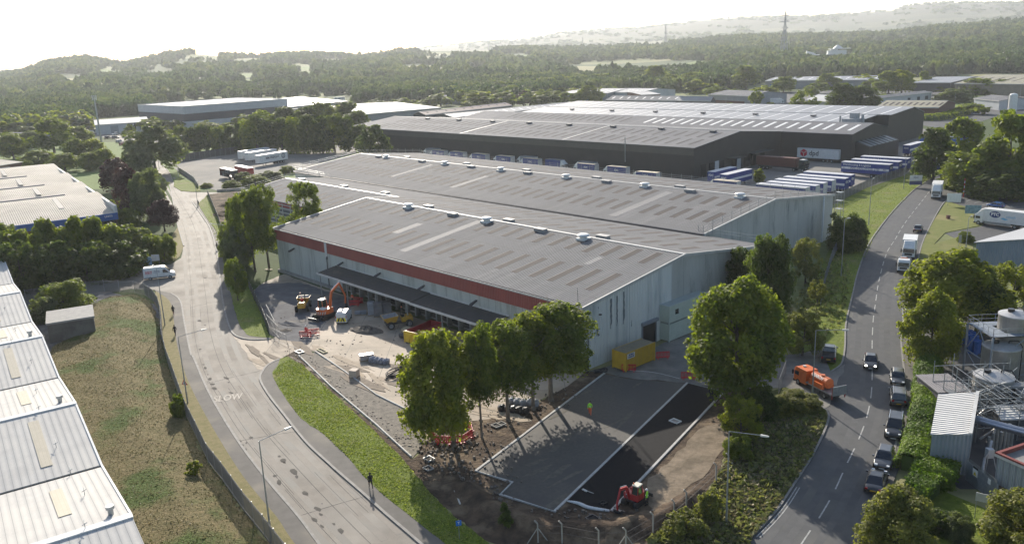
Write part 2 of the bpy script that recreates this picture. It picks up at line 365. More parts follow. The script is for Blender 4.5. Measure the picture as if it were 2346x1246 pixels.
# bank on the left: humped sheet
def hump(name, poly, m, hfun, n=40, z0=.03):
    P = [p.to_2d() for p in XY(poly)]; xs = [p.x for p in P]; ys = [p.y for p in P]
    def inside(x, y):
        c = False; j = len(P)-1
        for i in range(len(P)):
            if (P[i].y > y) != (P[j].y > y) and x < (P[j].x-P[i].x)*(y-P[i].y)/(P[j].y-P[i].y)+P[i].x: c = not c
            j = i
        return c
    def dist(x, y):
        q = Vector((x, y)); d = 1e9
        for i in range(len(P)):
            a, b_ = P[i], P[(i+1) % len(P)]; ab = b_-a; t = max(0, min(1, (q-a).dot(ab)/ab.length_squared)); d = min(d, (q-a-ab*t).length)
        return d if inside(x, y) else -d
    vs = []; nx = n; ny = n; idx = {}
    for i in range(nx+1):
        for j in range(ny+1):
            x = min(xs)+(max(xs)-min(xs))*i/nx; y = min(ys)+(max(ys)-min(ys))*j/ny; d = dist(x, y)
            idx[i, j] = len(vs); vs.append((x, y, z0+hfun(x, y, d) if d > 0 else -.4*min(1,-d)-.02))
    fs = [(idx[i,j], idx[i+1,j], idx[i+1,j+1], idx[i,j+1]) for i in range(nx) for j in range(ny) if max(vs[idx[i+a,j+b]][2] for a in (0,1) for b in (0,1)) > 0]
    me = bpy.data.meshes.new(name); me.from_pydata(vs, [], fs); me.materials.append(m); me.polygons.foreach_set('use_smooth', [True]*len(fs)); me.update()
    o = bpy.data.objects.new(name, me); COL.objects.link(o); return o
BANK = [(200,700),(250,680),(309,674),(345,690),(366,730),(373,785),(386,838),(427,954),(478,1060),(512,1104),(560,1172),(612,1232),(700,1330),(330,1330),(260,1170),(190,1010),(120,860),(110,800),(170,760)]
def bankh(x, y, d): return min(1.3, d*.16) + .12*math.sin(x*1.3+y)*math.sin(y*.9-x*.4)
bank = tag(hump('grass_bank', BANK, drygrass, bankh, 90), kind='structure')
# construction site
slab('concrete_yard', [(532,766),(553,779),(621,779),(640,760),(600,715),(577,670),(600,650),(650,628),(761,668),(1343,850),(1300,885),(1200,935),(1120,960),(1000,975),(940,945),(860,905),(790,852),(722,806),(690,797),(655,815),(630,828),(604,848),(590,846)], .035, yard_m, rough=0.15)
slab('crushed_stone_apron', [(577,670),(600,650),(690,648),(761,672),(830,694),(770,720),(735,745),(715,775),(705,790),(640,778),(622,768),(600,715)], .05, rubble_m, rough=0.3)
slab('gravel_strip', [(682,812),(722,808),(790,855),(862,906),(992,970),(945,1050),(860,975),(760,890)], .06, gravel_m, rough=0.2)
slab('dirt_patch', [(690,797),(655,815),(690,840),(760,905),(860,995),(930,1066),(985,1130),(1040,1185),(1120,1240),(1200,1260),(1420,1262),(1540,1225),(1610,1160),(1640,1100),(1665,1040),(1690,970),(1740,900),(1790,862),(1660,885),(1560,872),(1385,852),(1343,850),(1300,885),(1200,935),(1120,960),(1000,975),(945,1052),(860,978),(760,892),(684,814),(700,806)], .025, soil, rough=0.35)
slab('sandy_track', [(1660,968),(1672,985),(1668,1020),(1640,1050),(1610,1095),(1560,1140),(1500,1170),(1478,1150),(1482,1110),(1530,1062),(1575,1010),(1620,975)], .045, sand, rough=0.45)
slab('stone_forecourt', [(1343,850),(1385,843),(1530,783),(1560,760),(1640,790),(1740,810),(1820,812),(1880,800),(1904,852),(1925,838),(1936,835),(1900,930),(1888,937),(1870,920),(1800,888),(1700,890),(1660,888),(1575,877),(1440,866),(1385,854)], .05, forecourt, rough=0.2)
# soil mound at the edge of the excavation
tag(hump('soil_bank', [(1010,1110),(1090,1100),(1150,1150),(1275,1190),(1400,1188),(1500,1165),(1590,1110),(1640,1130),(1560,1215),(1420,1250),(1200,1250),(1080,1190)], soil, lambda x,y,d: min(.9, d*.5)+.15*math.sin(x*2.1)*math.sin(y*1.7), 60), kind='structure')
slab('car_park_base', [(1092,1080),(1385,858),(1435,868),(1573,879),(1270,1172),(1147,1133),(1172,1107)], .08, binder)
slab('fresh_tarmac_strip', [(1577,879),(1657,899),(1400,1169),(1301,1146)], .09, newtar)
kb = MB()
for l in ([(1385,856),(1090,1080),(1174,1106),(1146,1134),(1270,1173),(1575,878),(1659,898),(1401,1171)],): strip(kb, XY(l), .26, 0, .16)
for l in ([(684,815),(760,888),(860,972),(942,1047)], [(722,806),(790,852),(862,905),(992,969)]): strip(kb, XY(l), .16, 0, .2)
tag(kb.build('edging_kerb', mat('pale_edging', (.50,.49,.46), (.38,.37,.35), 2, .8)), kind='structure')
# right road
RL = XY([(1640,1330),(1706,1246),(1758,1193),(1792,1152),(1829,1094),(1860,1046),(1887,992),(1899,954),(1888,937),(1868,918)], k=3)
RL2 = XY([(1904,852),(1925,838),(1932,821),(1936,790),(1938,741),(1952,680),(1966,622),(1990,560),(2020,516),(2051,478),(2092,437),(2126,414),(2153,402),(2190,385)], k=3)
RRd = XY([(1925,1330),(1965,1246),(1992,1185),(2015,1130),(2042,1060),(2060,980),(2072,900),(2072,860),(2066,800),(2064,765),(2072,740),(2085,670),(2100,610),(2112,560),(2130,520),(2155,475),(2172,457),(2215,425),(2235,385)], k=3)
slab('right_road', RL+RL2+RRd[::-1], .02, tar_r, world=True)
slab('lower_footway', RRd[:RRd.__len__()//2+2]+XY([(2110,765),(2108,800),(2100,900),(2090,980),(2065,1060),(2045,1110),(2030,1180),(2010,1246),(1990,1330)]), .12, path_m, world=True)
slab('side_turning', [(2064,762),(2085,670),(2200,690),(2300,700),(2346,705),(2346,745),(2200,740),(2110,768)], .015, tar_r)
slab('customer_car_park', [(2168,460),(2219,476),(2238,501),(2255,515),(2244,520),(2165,535),(2200,552),(2346,575),(2500,600),(2500,420),(2346,425),(2250,430),(2206,428)], .03, tar_r)
slab('roadside_lawn', [(2130,520),(2168,462),(2219,476),(2238,501),(2243,518),(2165,534),(2140,560),(2190,545),(2229,556),(2233,640),(2180,700),(2100,640),(2112,562)], .10, mat('mown_lawn', (.17,.18,.05), (.13,.15,.035), .7, .9, .2, c3=(.22,.20,.08), s3=.1, w3=(.5,.65)))
slab('right_verge', RL2+XY([(2150,390),(2075,402),(1960,440),(1915,470),(1905,560),(1870,640),(1830,720),(1800,790),(1815,812),(1880,800)]), .10, lawn, world=True)
slab('corner_verge', RL+XY([(1800,888),(1740,905),(1690,970),(1665,1040),(1640,1100),(1610,1165),(1540,1230),(1500,1330)]), .12, roughgrass, world=True)
slab('process_plant_yard', [(2112,768),(2200,742),(2346,748),(2600,760),(2600,1200),(2346,1120),(2200,1120),(2150,1090),(2112,900)], .02, tar_r)
slab('small_lawn', [(2030,1150),(2110,1120),(2170,1130),(2290,1180),(2400,1250),(2400,1400),(1990,1400)], .10, lawn)
kb = MB()
for l in (RL, RL2, RRd): strip(kb, l, .22, -.1, .15)
tag(kb.build('right_kerb', kerbstone), kind='structure')
# depots beyond
slab('trailer_park', [(388,374),(540,335),(700,325),(880,330),(815,350),(660,397),(560,428),(497,437),(457,426),(418,402)], .03, yard2_m)
slab('rear_yard', [(820,325),(900,325),(1590,385),(1700,335),(1830,325),(1980,330),(2060,285),(2140,300),(2110,372),(2072,402),(1915,455),(1780,450),(810,352)], .03, yard2_m)
slab('estate_road', [(2000,272),(2085,282),(2180,300),(2300,262),(2500,262),(2500,215),(2290,218),(2240,248),(2200,266),(2085,268)], .03, tar_r)
slab('far_estate_yard', [(1660,250),(2010,262),(2080,250),(2200,222),(2346,205),(2200,200),(1640,215)], .02, tar_r)
slab('far_left_yard', [(200,300),(350,285),(440,300),(400,330),(330,350),(262,318),(215,312)], .015, yard2_m)
slab('soil_heap_area', [(476,446),(560,436),(640,470),(620,520),(520,540),(500,505)], .04, soil, rough=0.4)
# painted markings
def dashes(b, line, on, off, w, z):
    acc = 0; draw = True; cur = [line[0]]
    for a, c in zip(line[:-1], line[1:]):
        seg = (Vector(c)-Vector(a)); Ls = seg.length; t = 0
        while t < Ls:
            need = (on if draw else off)-acc; st = min(need, Ls-t); t += st; acc += st; pt = Vector(a)+seg*(t/Ls)
            cur.append(pt)
            if acc >= (on if draw else off)-1e-6:
                if draw and len(cur) > 1: strip(b, cur, w, 0, z)
                draw = not draw; acc = 0; cur = [pt]
    return b
mk = MB()
CL = XY([(2140,425),(2109,465),(2089,490),(2068,519),(2051,548),(2031,581),(2014,642),(2005,700),(2001,728),(1999,758),(1998,789),(1998,865),(1995,910),(1985,958),(1966,1009),(1938,1067),(1908,1132),(1874,1190),(1853,1220),(1800,1300)], k=6)
dashes(mk, CL, 3.6, 2.4, .13, .034)
for o in (.35, .62): strip(mk, RL[4:12], .09, 0, .034, off=-o)
dashes(mk, XY([(2068,703),(2070,760)]), .5, .4, .2, .034); dashes(mk, XY([(2075,700),(2076,762)]), .5, .4, .2, .034)
for k in range(5): strip(mk, XY([(2213+18*k,462+4.5*k),(2240+20*k,451+5.5*k)]), .12, 0, .045)
for k in range(6): strip(mk, XY([(2280+24*k,451+6*k),(2306+24*k,444+5*k)]), .12, 0, .045)
tag(mk.build('right_road_markings', mat('faded_white_marking', (.45,.45,.43), (.25,.25,.24), 3, .7)), kind='structure')
mk = MB()
CLl = XY([(372,398),(400,440),(424,480),(443,520),(453,560),(460,610),(470,680),(480,760),(505,840),(548,910),(600,985),(680,1075),(760,1160),(850,1250)], k=6)
dashes(mk, CLl[8:24], 1.5, 4, .1, .032)
pad = tag(mk.build('left_road_markings', mat('worn_marking', (.245,.222,.188), (.20,.18,.155), 2, .7)), kind='structure')
sl = lettering('SLOW', 1.5, MATS['worn_marking'], None, G(522,911,.05), (0,0,R(14)), .03, 'slow_marking', 1.0); sl.scale = (.85,1.9,1); tag(sl, kind='structure')
# repair patches on the left road: small irregular sheets
pt = MB()
spots = [(466,835),(470,843),(476,858),(481,868),(487,880),(491,890),(518,866),(524,876),(530,900),(548,1010),(556,1020),(565,1014),(562,1030),(575,1002),(560,1045),(568,1060),(640,1045),(649,1055),(652,1060),(672,1080),(680,1092),(630,1090),(640,1105),(700,1130),(728,1165),(735,1178),(765,1200),(780,1215),(720,1190),(738,1205),(510,915),(494,915),(457,735),(459,800),(440,1000),(590,1100),(600,1115),(613,1135),(580,1085),(470,745)]
for x, y in spots[::1]:
    c = G(x, y); n = 9; r0 = random.uniform(.1,.34); el = random.uniform(1.2,3.2); an = R(-55)+random.uniform(-.3,.3)
    P = []
    for i in range(n):
        t = 2*math.pi*i/n; rr = r0*random.uniform(.7,1.2); u_, v_ = rr*el*math.cos(t), rr*math.sin(t)
        P.append((c.x+u_*math.cos(an)-v_*math.sin(an), c.y+u_*math.sin(an)+v_*math.cos(an)))
    pt.prism(P, .0, .03)
tag(pt.build('tarmac_patches', mat('tarmac_patch', (.10,.093,.084), (.14,.13,.115), 2, .95, .1)), kind='structure')

# dusty blotches and scraped patches on the yard
dust = mat('pale_dust', (.46,.38,.29), (.36,.30,.23), 1.2, .95, .2, bump=.02, bscale=6); damp = mat('darker_scrape', (.20,.165,.13), (.26,.215,.165), 1.5, .9, .2, bump=.03, bscale=6)
for nm, m_, n_, sd in (('dust_patches', dust, 26, 4), ('scraped_patches', damp, 30, 9)):
    rr = random.Random(sd); b = MB()
    for k in range(n_):
        t = rr.random(); x = 600+t*560+rr.uniform(-30,30); y = 775+t*130+rr.uniform(-10,55)
        c = G(x, y); a_ = R(-47)+rr.uniform(-.3,.3); L_ = rr.uniform(1.2,5); w_ = rr.uniform(.25,1.1); P = []
        for i in range(14):
            q = 2*math.pi*i/14; f = rr.uniform(.6,1.2); P.append((c.x+L_*f*math.cos(q)*math.cos(a_)-w_*f*math.sin(q)*math.sin(a_), c.y+L_*f*math.cos(q)*math.sin(a_)+w_*f*math.sin(q)*math.cos(a_)))
        b.prism(P, .0, .055+.0012*k+(.02 if sd == 9 else 0))
    tag(b.build(nm, m_), kind='structure')

# wheel paths, joints and gullies worn into the carriageways
def offs(line, o):
    out = []; n = len(line)
    for i, p in enumerate(line):
        d = Vector(line[min(i+1,n-1)])-Vector(line[max(i-1,0)]); nn = Vector((-d.y,d.x,0)).normalized(); out.append(Vector(p)+nn*o)
    return out
wp = MB()
for o in (-3.1,-1.5,1.4,3.0): strip(wp, offs(CLl[2:], o), .75, 0, .0245)
tag(wp.build('wheel_paths', mat('polished_asphalt', (.235,.21,.18), (.19,.17,.148), .5, .76, .24, c3=(.20,.19,.17), s3=.2)), kind='structure')
wp = MB()
for o in (-2.6,-1.1,1.2,2.7): strip(wp, offs(CL, o), .7, 0, .0245)
tag(wp.build('right_wheel_paths', mat('polished_dark_asphalt', (.095,.096,.098), (.075,.077,.08), .7, .75, .3)), kind='structure')
jn = MB(); strip(jn, offs(CLl[2:], .12), .05, 0, .028); strip(jn, offs(CLl[20:], -2.3), .04, 0, .028)
for (x0,y0,x1,y1) in ((430,515,470,509),(425,565,492,560),(436,705,502,690),(470,880,595,850),(548,1010,700,985),(690,1180,860,1130)): strip(jn, XY([(x0,y0),((x0+x1)/2,(y0+y1)/2-1),(x1,y1)]), .05, 0, .029)
rr = random.Random(8)
for k in range(30):
    o = rr.uniform(-3.4,3.4); i0 = rr.randrange(4, len(CLl)-10); strip(jn, offs(CLl[i0:i0+rr.randrange(3,9)], o), .035, 0, .0285)
for l in (llb, rrb, rrm):
    for i in range(3, len(l)-2, 7): p = l[i]; c_ = Vector(p); jn.box(c_.x-.2,c_.x+.2,c_.y-.2,c_.y+.2,0,.03)
tag(jn.build('joints_and_gullies', mat('dark_joint', (.06,.058,.055), rough=.9)), kind='structure')

sm = mat('dusty_tarmac', (.16,.145,.12), (.11,.102,.088), 2, .95, .2); rr = random.Random(21); b = MB()
for k in range(16):
    t, u = rr.random(), rr.random(); A_, B_ = G(1100+285*t,1085-225*t), G(1275+290*t,1165-280*t); c = A_.lerp(B_, .05+.9*u*u); L_ = rr.uniform(.8,3); w_ = rr.uniform(.12,.5); a_ = R(45)+rr.uniform(-.3,.3); P = []
    for i in range(12): q = math.pi*i/6; f = rr.uniform(.6,1.2); P.append((c.x+L_*f*math.cos(q)*math.cos(a_)-w_*f*math.sin(q)*math.sin(a_), c.y+L_*f*math.cos(q)*math.sin(a_)+w_*f*math.sin(q)*math.cos(a_)))
    b.prism(P, 0, .084+.0008*k)
tag(b.build('car_park_dust', sm), kind='structure')
# ------------------------------------------------------------------ main warehouse
roof_m = mat('fibre_cement_roof', (.165,.168,.178), (.138,.141,.15), .12, .85, .2, stripe=(0,.75,.06), c3=(.195,.196,.20), s3=.35, w3=(.5,.7), sx=(1.6,.16,1), lines=[(1,.5,.03,(.11,.108,.108)),(0,1.9,.04,(.13,.13,.13))])
roof_f = mat('far_fibre_cement_roof', (.19,.192,.205), (.15,.152,.165), .1, .85, .2, c3=(.21,.212,.22), s3=.25, w3=(.5,.7), sx=(1.4,.2,1), stripe=(0,.5,.03))
wall_m = mat('green_grey_cladding', (.56,.575,.53), (.48,.50,.465), .25, .6, .4, stripe=(0,.36,.045), sx=(1,1,.12), c3=(.30,.31,.27), s3=.7, w3=(.5,.72), lines=[(0,5.8,.012,(.2,.21,.2))])
wallg_m = mat('pale_blue_cladding', (.70,.72,.70), (.62,.645,.635), .3, .6, .4, stripe=(1,.36,.045), sx=(1,1,.12), c3=(.40,.44,.45), s3=.7, w3=(.52,.72), lines=[(1,4.85,.012,(.3,.33,.34))])
wallg2_m = mat('weathered_grey_cladding', (.48,.49,.47), (.40,.41,.395), .3, .65, .35, stripe=(1,.36,.045), sx=(1,1,.3), c3=(.22,.235,.23), s3=.4, w3=(.55,.7), lines=[(1,5.6,.01,(.12,.13,.13))])
fascia_m = mat('faded_red_cladding', (.33,.085,.07), (.27,.07,.06), .3, .6, .4, stripe=(0,.36,.045), sx=(1,1,.4))
light_m = mat('aged_rooflight_sheet', (.068,.057,.055), (.055,.048,.047), .6, .85, .2)
capm = mat('ridge_cap', (.46,.46,.45), (.38,.38,.37), 1, .55)
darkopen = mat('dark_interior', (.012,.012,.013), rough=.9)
A0 = Vector((9.08, 105.16, 0)); AZ = -.8296
wh = thing('warehouse', 'large twin-gabled warehouse with grey ribbed roof and red fascia band above a loading canopy', 'warehouse', A0, AZ)
def fz(t): return 8.96+(11.88-8.96)*t/22.4 if t < 22.4 else 11.88-(t-22.4)*(11.88-9.0)/22.6      # front bay roof height
def ez(t): return 8.7+(fz(31)-8.7)*(t-17)/14 if t < 31 else fz(t)
def rz_(t): return 9.35+(12.1-9.35)*(t-45)/24 if t < 69 else 12.1-(12.1-9.6)*(t-69)/24
def prof_solid(b, prof, s0, s1, m=0):      # (t, z) outline run along s
    n = len(prof); vs = [(s0, p[0], p[1]) for p in prof]+[(s1, p[0], p[1]) for p in prof]
    fs = [tuple(range(n)), tuple(range(2*n-1, n-1, -1))]+[(i, n+i, n+(i+1) % n, (i+1) % n) for i in range(n)]
    return b.add(vs, fs, m)
# front skin wall with the dock recess
b = MB(); b.box(-84.3,-60,0,2.6,-.2,6.9); b.box(-15,-.12,0,2.6,-.2,6.9); b.box(-60,-15,0,2.6,4.55,6.9); b.box(-84.3,-.12,.02,2.6,6.9,8.8)
b.build('front_wall', wall_m, wh)
b = MB(); prof_solid(b, [(2.6,-.2),(44.9,-.2),(44.9,8.9),(22.4,11.78),(2.6,9.2)], -84.3, -.12); b.build('body_wall', wallg2_m, wh)
b = MB(); b.add([(0,-.02,-.2),(0,19.5,-.2),(0,19.5,fz(19.5)-.08),(0,-.02,8.88),(-.1,-.02,-.2),(-.1,19.5,-.2),(-.1,19.5,fz(19.5)-.08),(-.1,-.02,8.88)], [(0,1,2,3),(7,6,5,4),(0,4,5,1),(1,5,6,2),(2,6,7,3),(3,7,4,0)])
b.build('gable_wall', wallg_m, wh)
gb_ = MB(); prof = [(19.5,-.2),(44.9,-.2),(44.9,8.95),(22.4,11.8),(19.5,fz(19.5)-.08)]
prof_solid(gb_, prof, -.1, -.02); gb_.build('gable_wall', wallg2_m, wh)
b = MB(); b.box(-84.45,.05,-.16,.0,6.72,8.9); b.build('fascia', fascia_m, wh)
b = MB(); b.box(-84.5,.15,-.42,-.02,8.84,8.93); b.box(-84.5,.15,-.42,-.36,8.93,9.06); b.box(-84.5,.15,-.34,-.02,8.93,8.95,1); b.build('gutter', [capm, black], wh)
def roofslab(fz, t0, t1, s0, s1, name='roof', m=roof_m, th=.1, tilt0=None):
    b = MB(); z0, z1 = fz(t0+1e-6), fz(t1-1e-6)
    b.hexa([(s0,t0,z0),(s1,t0,z0),(s1,t1,z1),(s0,t1,z1),(s0,t0,z0+th),(s1,t0,z0+th),(s1,t1,z1+th),(s0,t1,z1+th)]); return b.build(name, m, wh)
roofslab(fz, -.02, 22.4, -84.5, .2); roofslab(fz, 22.4, 45.2, -84.5, .2)
roofslab(ez, 17, 31, -137, -84.5); roofslab(ez, 31, 45.2, -137, -84.5)
roofslab(rz_, 44.9, 69, -158.5, -11.9); roofslab(rz_, 69, 93.2, -158.5, -11.9)
b = MB(); prof_solid(b, [(17.3,-.2),(44.9,-.2),(44.9,8.85),(31,10.6),(17.3,8.6)], -136.8, -84.4)
prof_solid(b, [(45.3,-.2),(93,-.2),(93,9.5),(69,11.95),(45.3,9.28)], -158.2, -12.1); b.build('rear_wall', wallg2_m, wh)
def ridge(t, s0, s1, zf, w=.28, name='ridge_cap'):
    b = MB(); z = zf(t)+.1; b.box(s0, s1, t-w, t+w, z-.06, z+.05); return b.build(name, capm, wh)
ridge(22.4, -84.5, .2, fz); ridge(31, -137, -84.5, ez); ridge(69, -158.5, -11.9, rz_)
def rake(pts, w=.2, name='verge_trim', m=capm):
    b = MB()
    for (s0,t0,z0),(s1,t1,z1) in zip(pts[:-1], pts[1:]): b.hexa([(s0-w,t0,z0-.28),(s0+w,t0,z0-.28),(s1+w,t1,z1-.28),(s1-w,t1,z1-.28),(s0-w,t0,z0+.17),(s0+w,t0,z0+.17),(s1+w,t1,z1+.17),(s1-w,t1,z1+.17)])
    return b.build(name, m, wh)
rake([(.2,-.3,fz(0)),(.2,22.4,fz(22.4)),(.2,45.2,fz(45))], .12); rake([(-84.6,-.3,fz(0)),(-84.6,22.4,fz(22.4)),(-84.6,31,fz(31))], .16)
rake([(-137.1,17,8.7),(-137.1,31,ez(31)),(-137.1,45,9)], .14); rake([(-158.6,45,9.35),(-158.6,69,12.1),(-158.6,93,9.6)], .14); rake([(-11.9,45,9.35),(-11.9,69,12.1),(-11.9,93.2,9.6)], .16)
b = MB(); b.box(-158,-12.2,44.7,44.9,9.1,9.35); b.box(-137,-.2,45.22,45.6,8.4,9.05); b.build('valley_gutter', darkmetal, wh)
# rooflights: flat sheets lying in the roof slope
def rl_mesh(t0, t1, zf, w=1.25):
    b = MB(); z0, z1 = zf(t0)+.103, zf(t1)+.103; b.hexa([(0,t0,z0),(w,t0,z0),(w,t1,z1),(0,t1,z1),(0,t0,z0+.012),(w,t0,z0+.012),(w,t1,z1+.012),(0,t1,z1+.012)]); return b
one = {}; rest = MB(); nl = 0
def light_row(t0, t1, zf, ss, near):
    global nl
    key = (t0, t1)
    for s in ss:
        if near and nl < 100:
            if key not in one: o = one[key] = rl_mesh(t0, t1, zf).build('rooflight', light_m, wh)
            else: o = one[key].copy(); COL.objects.link(o)
            o.location = (s, 0, 0); nl += 1
        else:
            bb = rl_mesh(t0, t1, zf); rest.add([(v[0]+s, v[1], v[2]) for v in bb.v], bb.f)
S1 = [-4.1-3.75*k for k in range(22)]
light_row(16.5, 21.2, fz, S1, 1); light_row(4.9, 11.7, fz, S1, 1)
S2 = [-16.5-3.75*k for k in range(38)]
light_row(51.0, 57.2, rz_, S2, 1); light_row(60.8, 66.2, rz_, S2[:18], 1); light_row(60.8, 66.2, rz_, S2[18:], 0)
light_row(26.5, 31, fz, S1, 0); light_row(36, 41.5, fz, S1, 0); light_row(73, 78, rz_, S2, 0); light_row(83, 89, rz_, S2, 0)
light_row(20, 26.5, ez, [-90-3.75*k for k in range(12)], 0)
tag(rest.build('far_rooflights', light_m, wh), kind='stuff')
# lighter replacement sheets down the slope
nrs = mat('newer_roof_sheet', (.19,.192,.20), (.165,.167,.175), .2, .75, .3, stripe=(0,.75,.05), sx=(1.6,.2,1))
for zf_, lst in ((fz, ((-45.5,3,21,1.9),(-56,9,15,2),(-11,12.4,15.8,1.1))), (rz_, ((-36,47,66,2.2),(-90,50,62,1.8),(-118,52,66,1.5)))):
    for s, t0, t1, w in lst:
        z0, z1 = zf_(t0)+.104, zf_(t1)+.104; b = MB(); b.hexa([(s,t0,z0),(s+w,t0,z0),(s+w,t1,z1),(s,t1,z1),(s,t0,z0+.012),(s+w,t0,z0+.012),(s+w,t1,z1+.012),(s,t1,z1+.012)]); b.build('replacement_sheet', nrs, wh)
cowl = MB(); cowl.box(-.9,.9,-.9,.9,-.25,.12); cowl.lathe((0,0,0), [(.62,.1),(.62,.4),(1.0,.42),(1.05,.6),(.8,.78),(.25,.86)], 16)
cw = cowl.build('roof_cowl', white, wh, smooth=False)
hat = MB(); hat.box(-1.1,1.1,-.55,.55,-.3,.3); hat.box(-1.2,1.2,-.65,.65,.3,.38); ht = hat.build('roof_hatch', mat('grey_hatch', (.32,.32,.32), (.25,.25,.25), 2, .6), wh)
first = [cw, ht]; used = [0, 0]
def rooffit(k, s, t, zf):
    o = first[k] if not used[k] else first[k].copy()
    if used[k]: COL.objects.link(o)
    used[k] = 1; o.location = (s, t, zf(t)+.2)
for s in (-67.1,-42.9,-19): rooffit(0, s, 21.2, fz)
for s in (-53.1,-29.1): rooffit(1, s, 21.4, fz)
for s in (-64.1,-40,-17.2): rooffit(1, s, 24, fz)
for s in (-142,-113.4,-90,-66.7,-42.9,-19): rooffit(0, s, 67.6, rz_)
for s in (-146,-124,-102,-80,-54,-31): rooffit(1, s, 67.6, rz_)
for s in (-136,-108,-84,-60,-36): rooffit(1, s, 71, rz_)
for s in (-131,-110,-92): rooffit(1, s, 32.5, ez)
# loading dock
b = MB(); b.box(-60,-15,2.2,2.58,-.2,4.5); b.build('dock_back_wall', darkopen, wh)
b = MB(); b.box(-60,-15,.9,2.2,-.1,1.15); b.box(-84.2,-60,-.55,-.02,-.2,.5); b.build('dock_plinth', concrete, wh)
pier = MB(); pier.box(-.17,.17,-.05,2.2,-.1,4.5); p0 = pier.build('dock_pier', mat('pier_paint', (.32,.33,.32), (.22,.23,.22), 2, .7), wh); p0.location = (-60, 0, 0)
shut = MB(); shut.box(-.85,.85,1.5,1.62,1.15,3.5); shut.box(-.95,-.85,1.45,1.7,1.1,3.7); shut.box(.85,.95,1.45,1.7,1.1,3.7); shut.box(-.95,.95,1.45,1.7,3.5,3.7)
d0 = shut.build('dock_door', mat('dock_door_paint', (.50,.50,.48), (.33,.33,.31), 3, .6), wh); d0.location = (-57.9, 0, 0)
buf = MB(); buf.box(-.95,.95,.55,.9,.5,1.15); f0 = buf.build('dock_buffer', black, wh); f0.location = (-57.9,0,0)
for k in range(1, 17):
    c = p0.copy(); COL.objects.link(c); c.location.x = -60+45/16*k
    if k < 16:
        if k % 5 != 3: c = d0.copy(); COL.objects.link(c); c.location.x = -58.6+45/16*k
        c = f0.copy(); COL.objects.link(c); c.location.x = -58.6+45/16*k
b = MB()
for s0, s1 in ((-61.5,-33),(-33,-14.5)):
    dz = 0 if s0 < -40 else -.12
    b.hexa([(s0,-4.2,4.15+dz),(s1,-4.2,4.15+dz),(s1,-.02,4.75+dz),(s0,-.02,4.75+dz),(s0,-4.2,4.3+dz),(s1,-4.2,4.3+dz),(s1,-.02,4.9+dz),(s0,-.02,4.9+dz)])
b.build('canopy', mat('canopy_felt', (.075,.072,.068), (.055,.052,.05), .6, .9, .2, c3=(.11,.10,.08), s3=.6, w3=(.55,.7)), wh)
b = MB(); b.box(-61.6,-33,-4.36,-4.21,4.0,4.34); b.box(-33,-14.4,-4.36,-4.21,3.9,4.24); b.box(-61.6,-14.4,-.14,-.0,4.76,5.0); b.build('canopy_edge', offwhite, wh)
b = MB()
for k in range(6): b.box(-60.9+8.9*k,-60.75+8.9*k,-4.1,-3.95,0,4.1)
b.build('canopy_post', mat('post_paint', (.3,.31,.3), rough=.6), wh)
lamp = MB(); lamp.box(-.2,.2,-1.1,-.2,7.0,7.0+.22); lamp.add([(-.35,-1.35,5.55),(.35,-1.35,5.55),(.25,-.1,6.05),(-.25,-.1,6.05),(-.35,-1.3,5.75),(.35,-1.3,5.75),(.2,-.1,6.2),(-.2,-.1,6.2)], [(0,3,2,1),(4,5,6,7),(0,1,5,4),(1,2,6,5),(2,3,7,6),(3,0,4,7)])
lamp.v = [(v[0], v[1], v[2]-0.0) for v in lamp.v]
lamp = MB(); lamp.hexa([(-.3,-1.35,5.3),(.3,-1.35,5.3),(.2,-.15,5.75),(-.2,-.15,5.75),(-.3,-1.3,5.55),(.3,-1.3,5.55),(.16,-.15,5.95),(-.16,-.15,5.95)]); lamp.tube((0,-.3,5.8),(0,-.02,5.9),.05)
w0 = lamp.build('wall_lamp', darkmetal, wh); w0.location = (-77,0,0)
for s in (-59,-47,-34.5,-21.5): c = w0.copy(); COL.objects.link(c); c.location.x = s
b = MB(); b.tube((-64.5,-.25,0),(-64.5,-.25,5.6),.09); b.tube((-64.5,-.25,5.6),(-64.5,-.12,6.1),.16,m=0); b.build('downpipe', darkmetal, wh)
b = MB(); b.box(-65.1,-64.3,-.19,-.17,5.8,8.85); b.build('stain_strip', mat('pale_runoff', (.55,.54,.53), rough=.6), wh)
# gable details
rag = mat('exposed_grey_primer', (.09,.11,.13), (.12,.15,.17), 3, .7)
def ragstrip(t0, w, z0, z1):
    n = 12; P = [(t0+random.uniform(-.06,.05), z1-(z1-z0)*i/n) for i in range(n+1)]; Q = [(t0+w*(1 if i < n-1 else .4)+random.uniform(-.06,.06), z1-(z1-z0)*i/n) for i in range(n+1)]
    vs = [(.012, p[0], p[1]) for p in P]+[(.012, q[0], q[1]) for q in Q]
    b.add(vs, [(i, i+1, n+2+i, n+1+i) for i in range(n)])
b = MB()
for a_ in ((5.6,.34,4.6,8.9),(6.9,.26,4.7,9.0),(8.3,.36,4.6,9.3),(2.75,.25,4.3,5.9),(3.0,.3,4.2,4.6),(3.1,.1,8.1,8.35),(10.1,.1,3.7,4.7)):
    b = MB(); ragstrip(*a_); b.build('scar', rag, wh)
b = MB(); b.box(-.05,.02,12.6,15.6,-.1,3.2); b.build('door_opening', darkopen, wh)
b = MB(); b.box(.0,.14,12.4,12.6,0,3.3); b.box(.0,.14,15.6,15.8,0,3.3); b.box(.0,.4,12.3,15.9,3.3,3.75); b.build('roller_door', mat('door_frame_grey', (.2,.22,.25), rough=.5), wh)
b = MB(); b.box(-.05,.015,18.2,18.9,2.4,4.4); b.box(-.05,.015,.2,1.1,0,2.0); b.build('window', glass, wh)
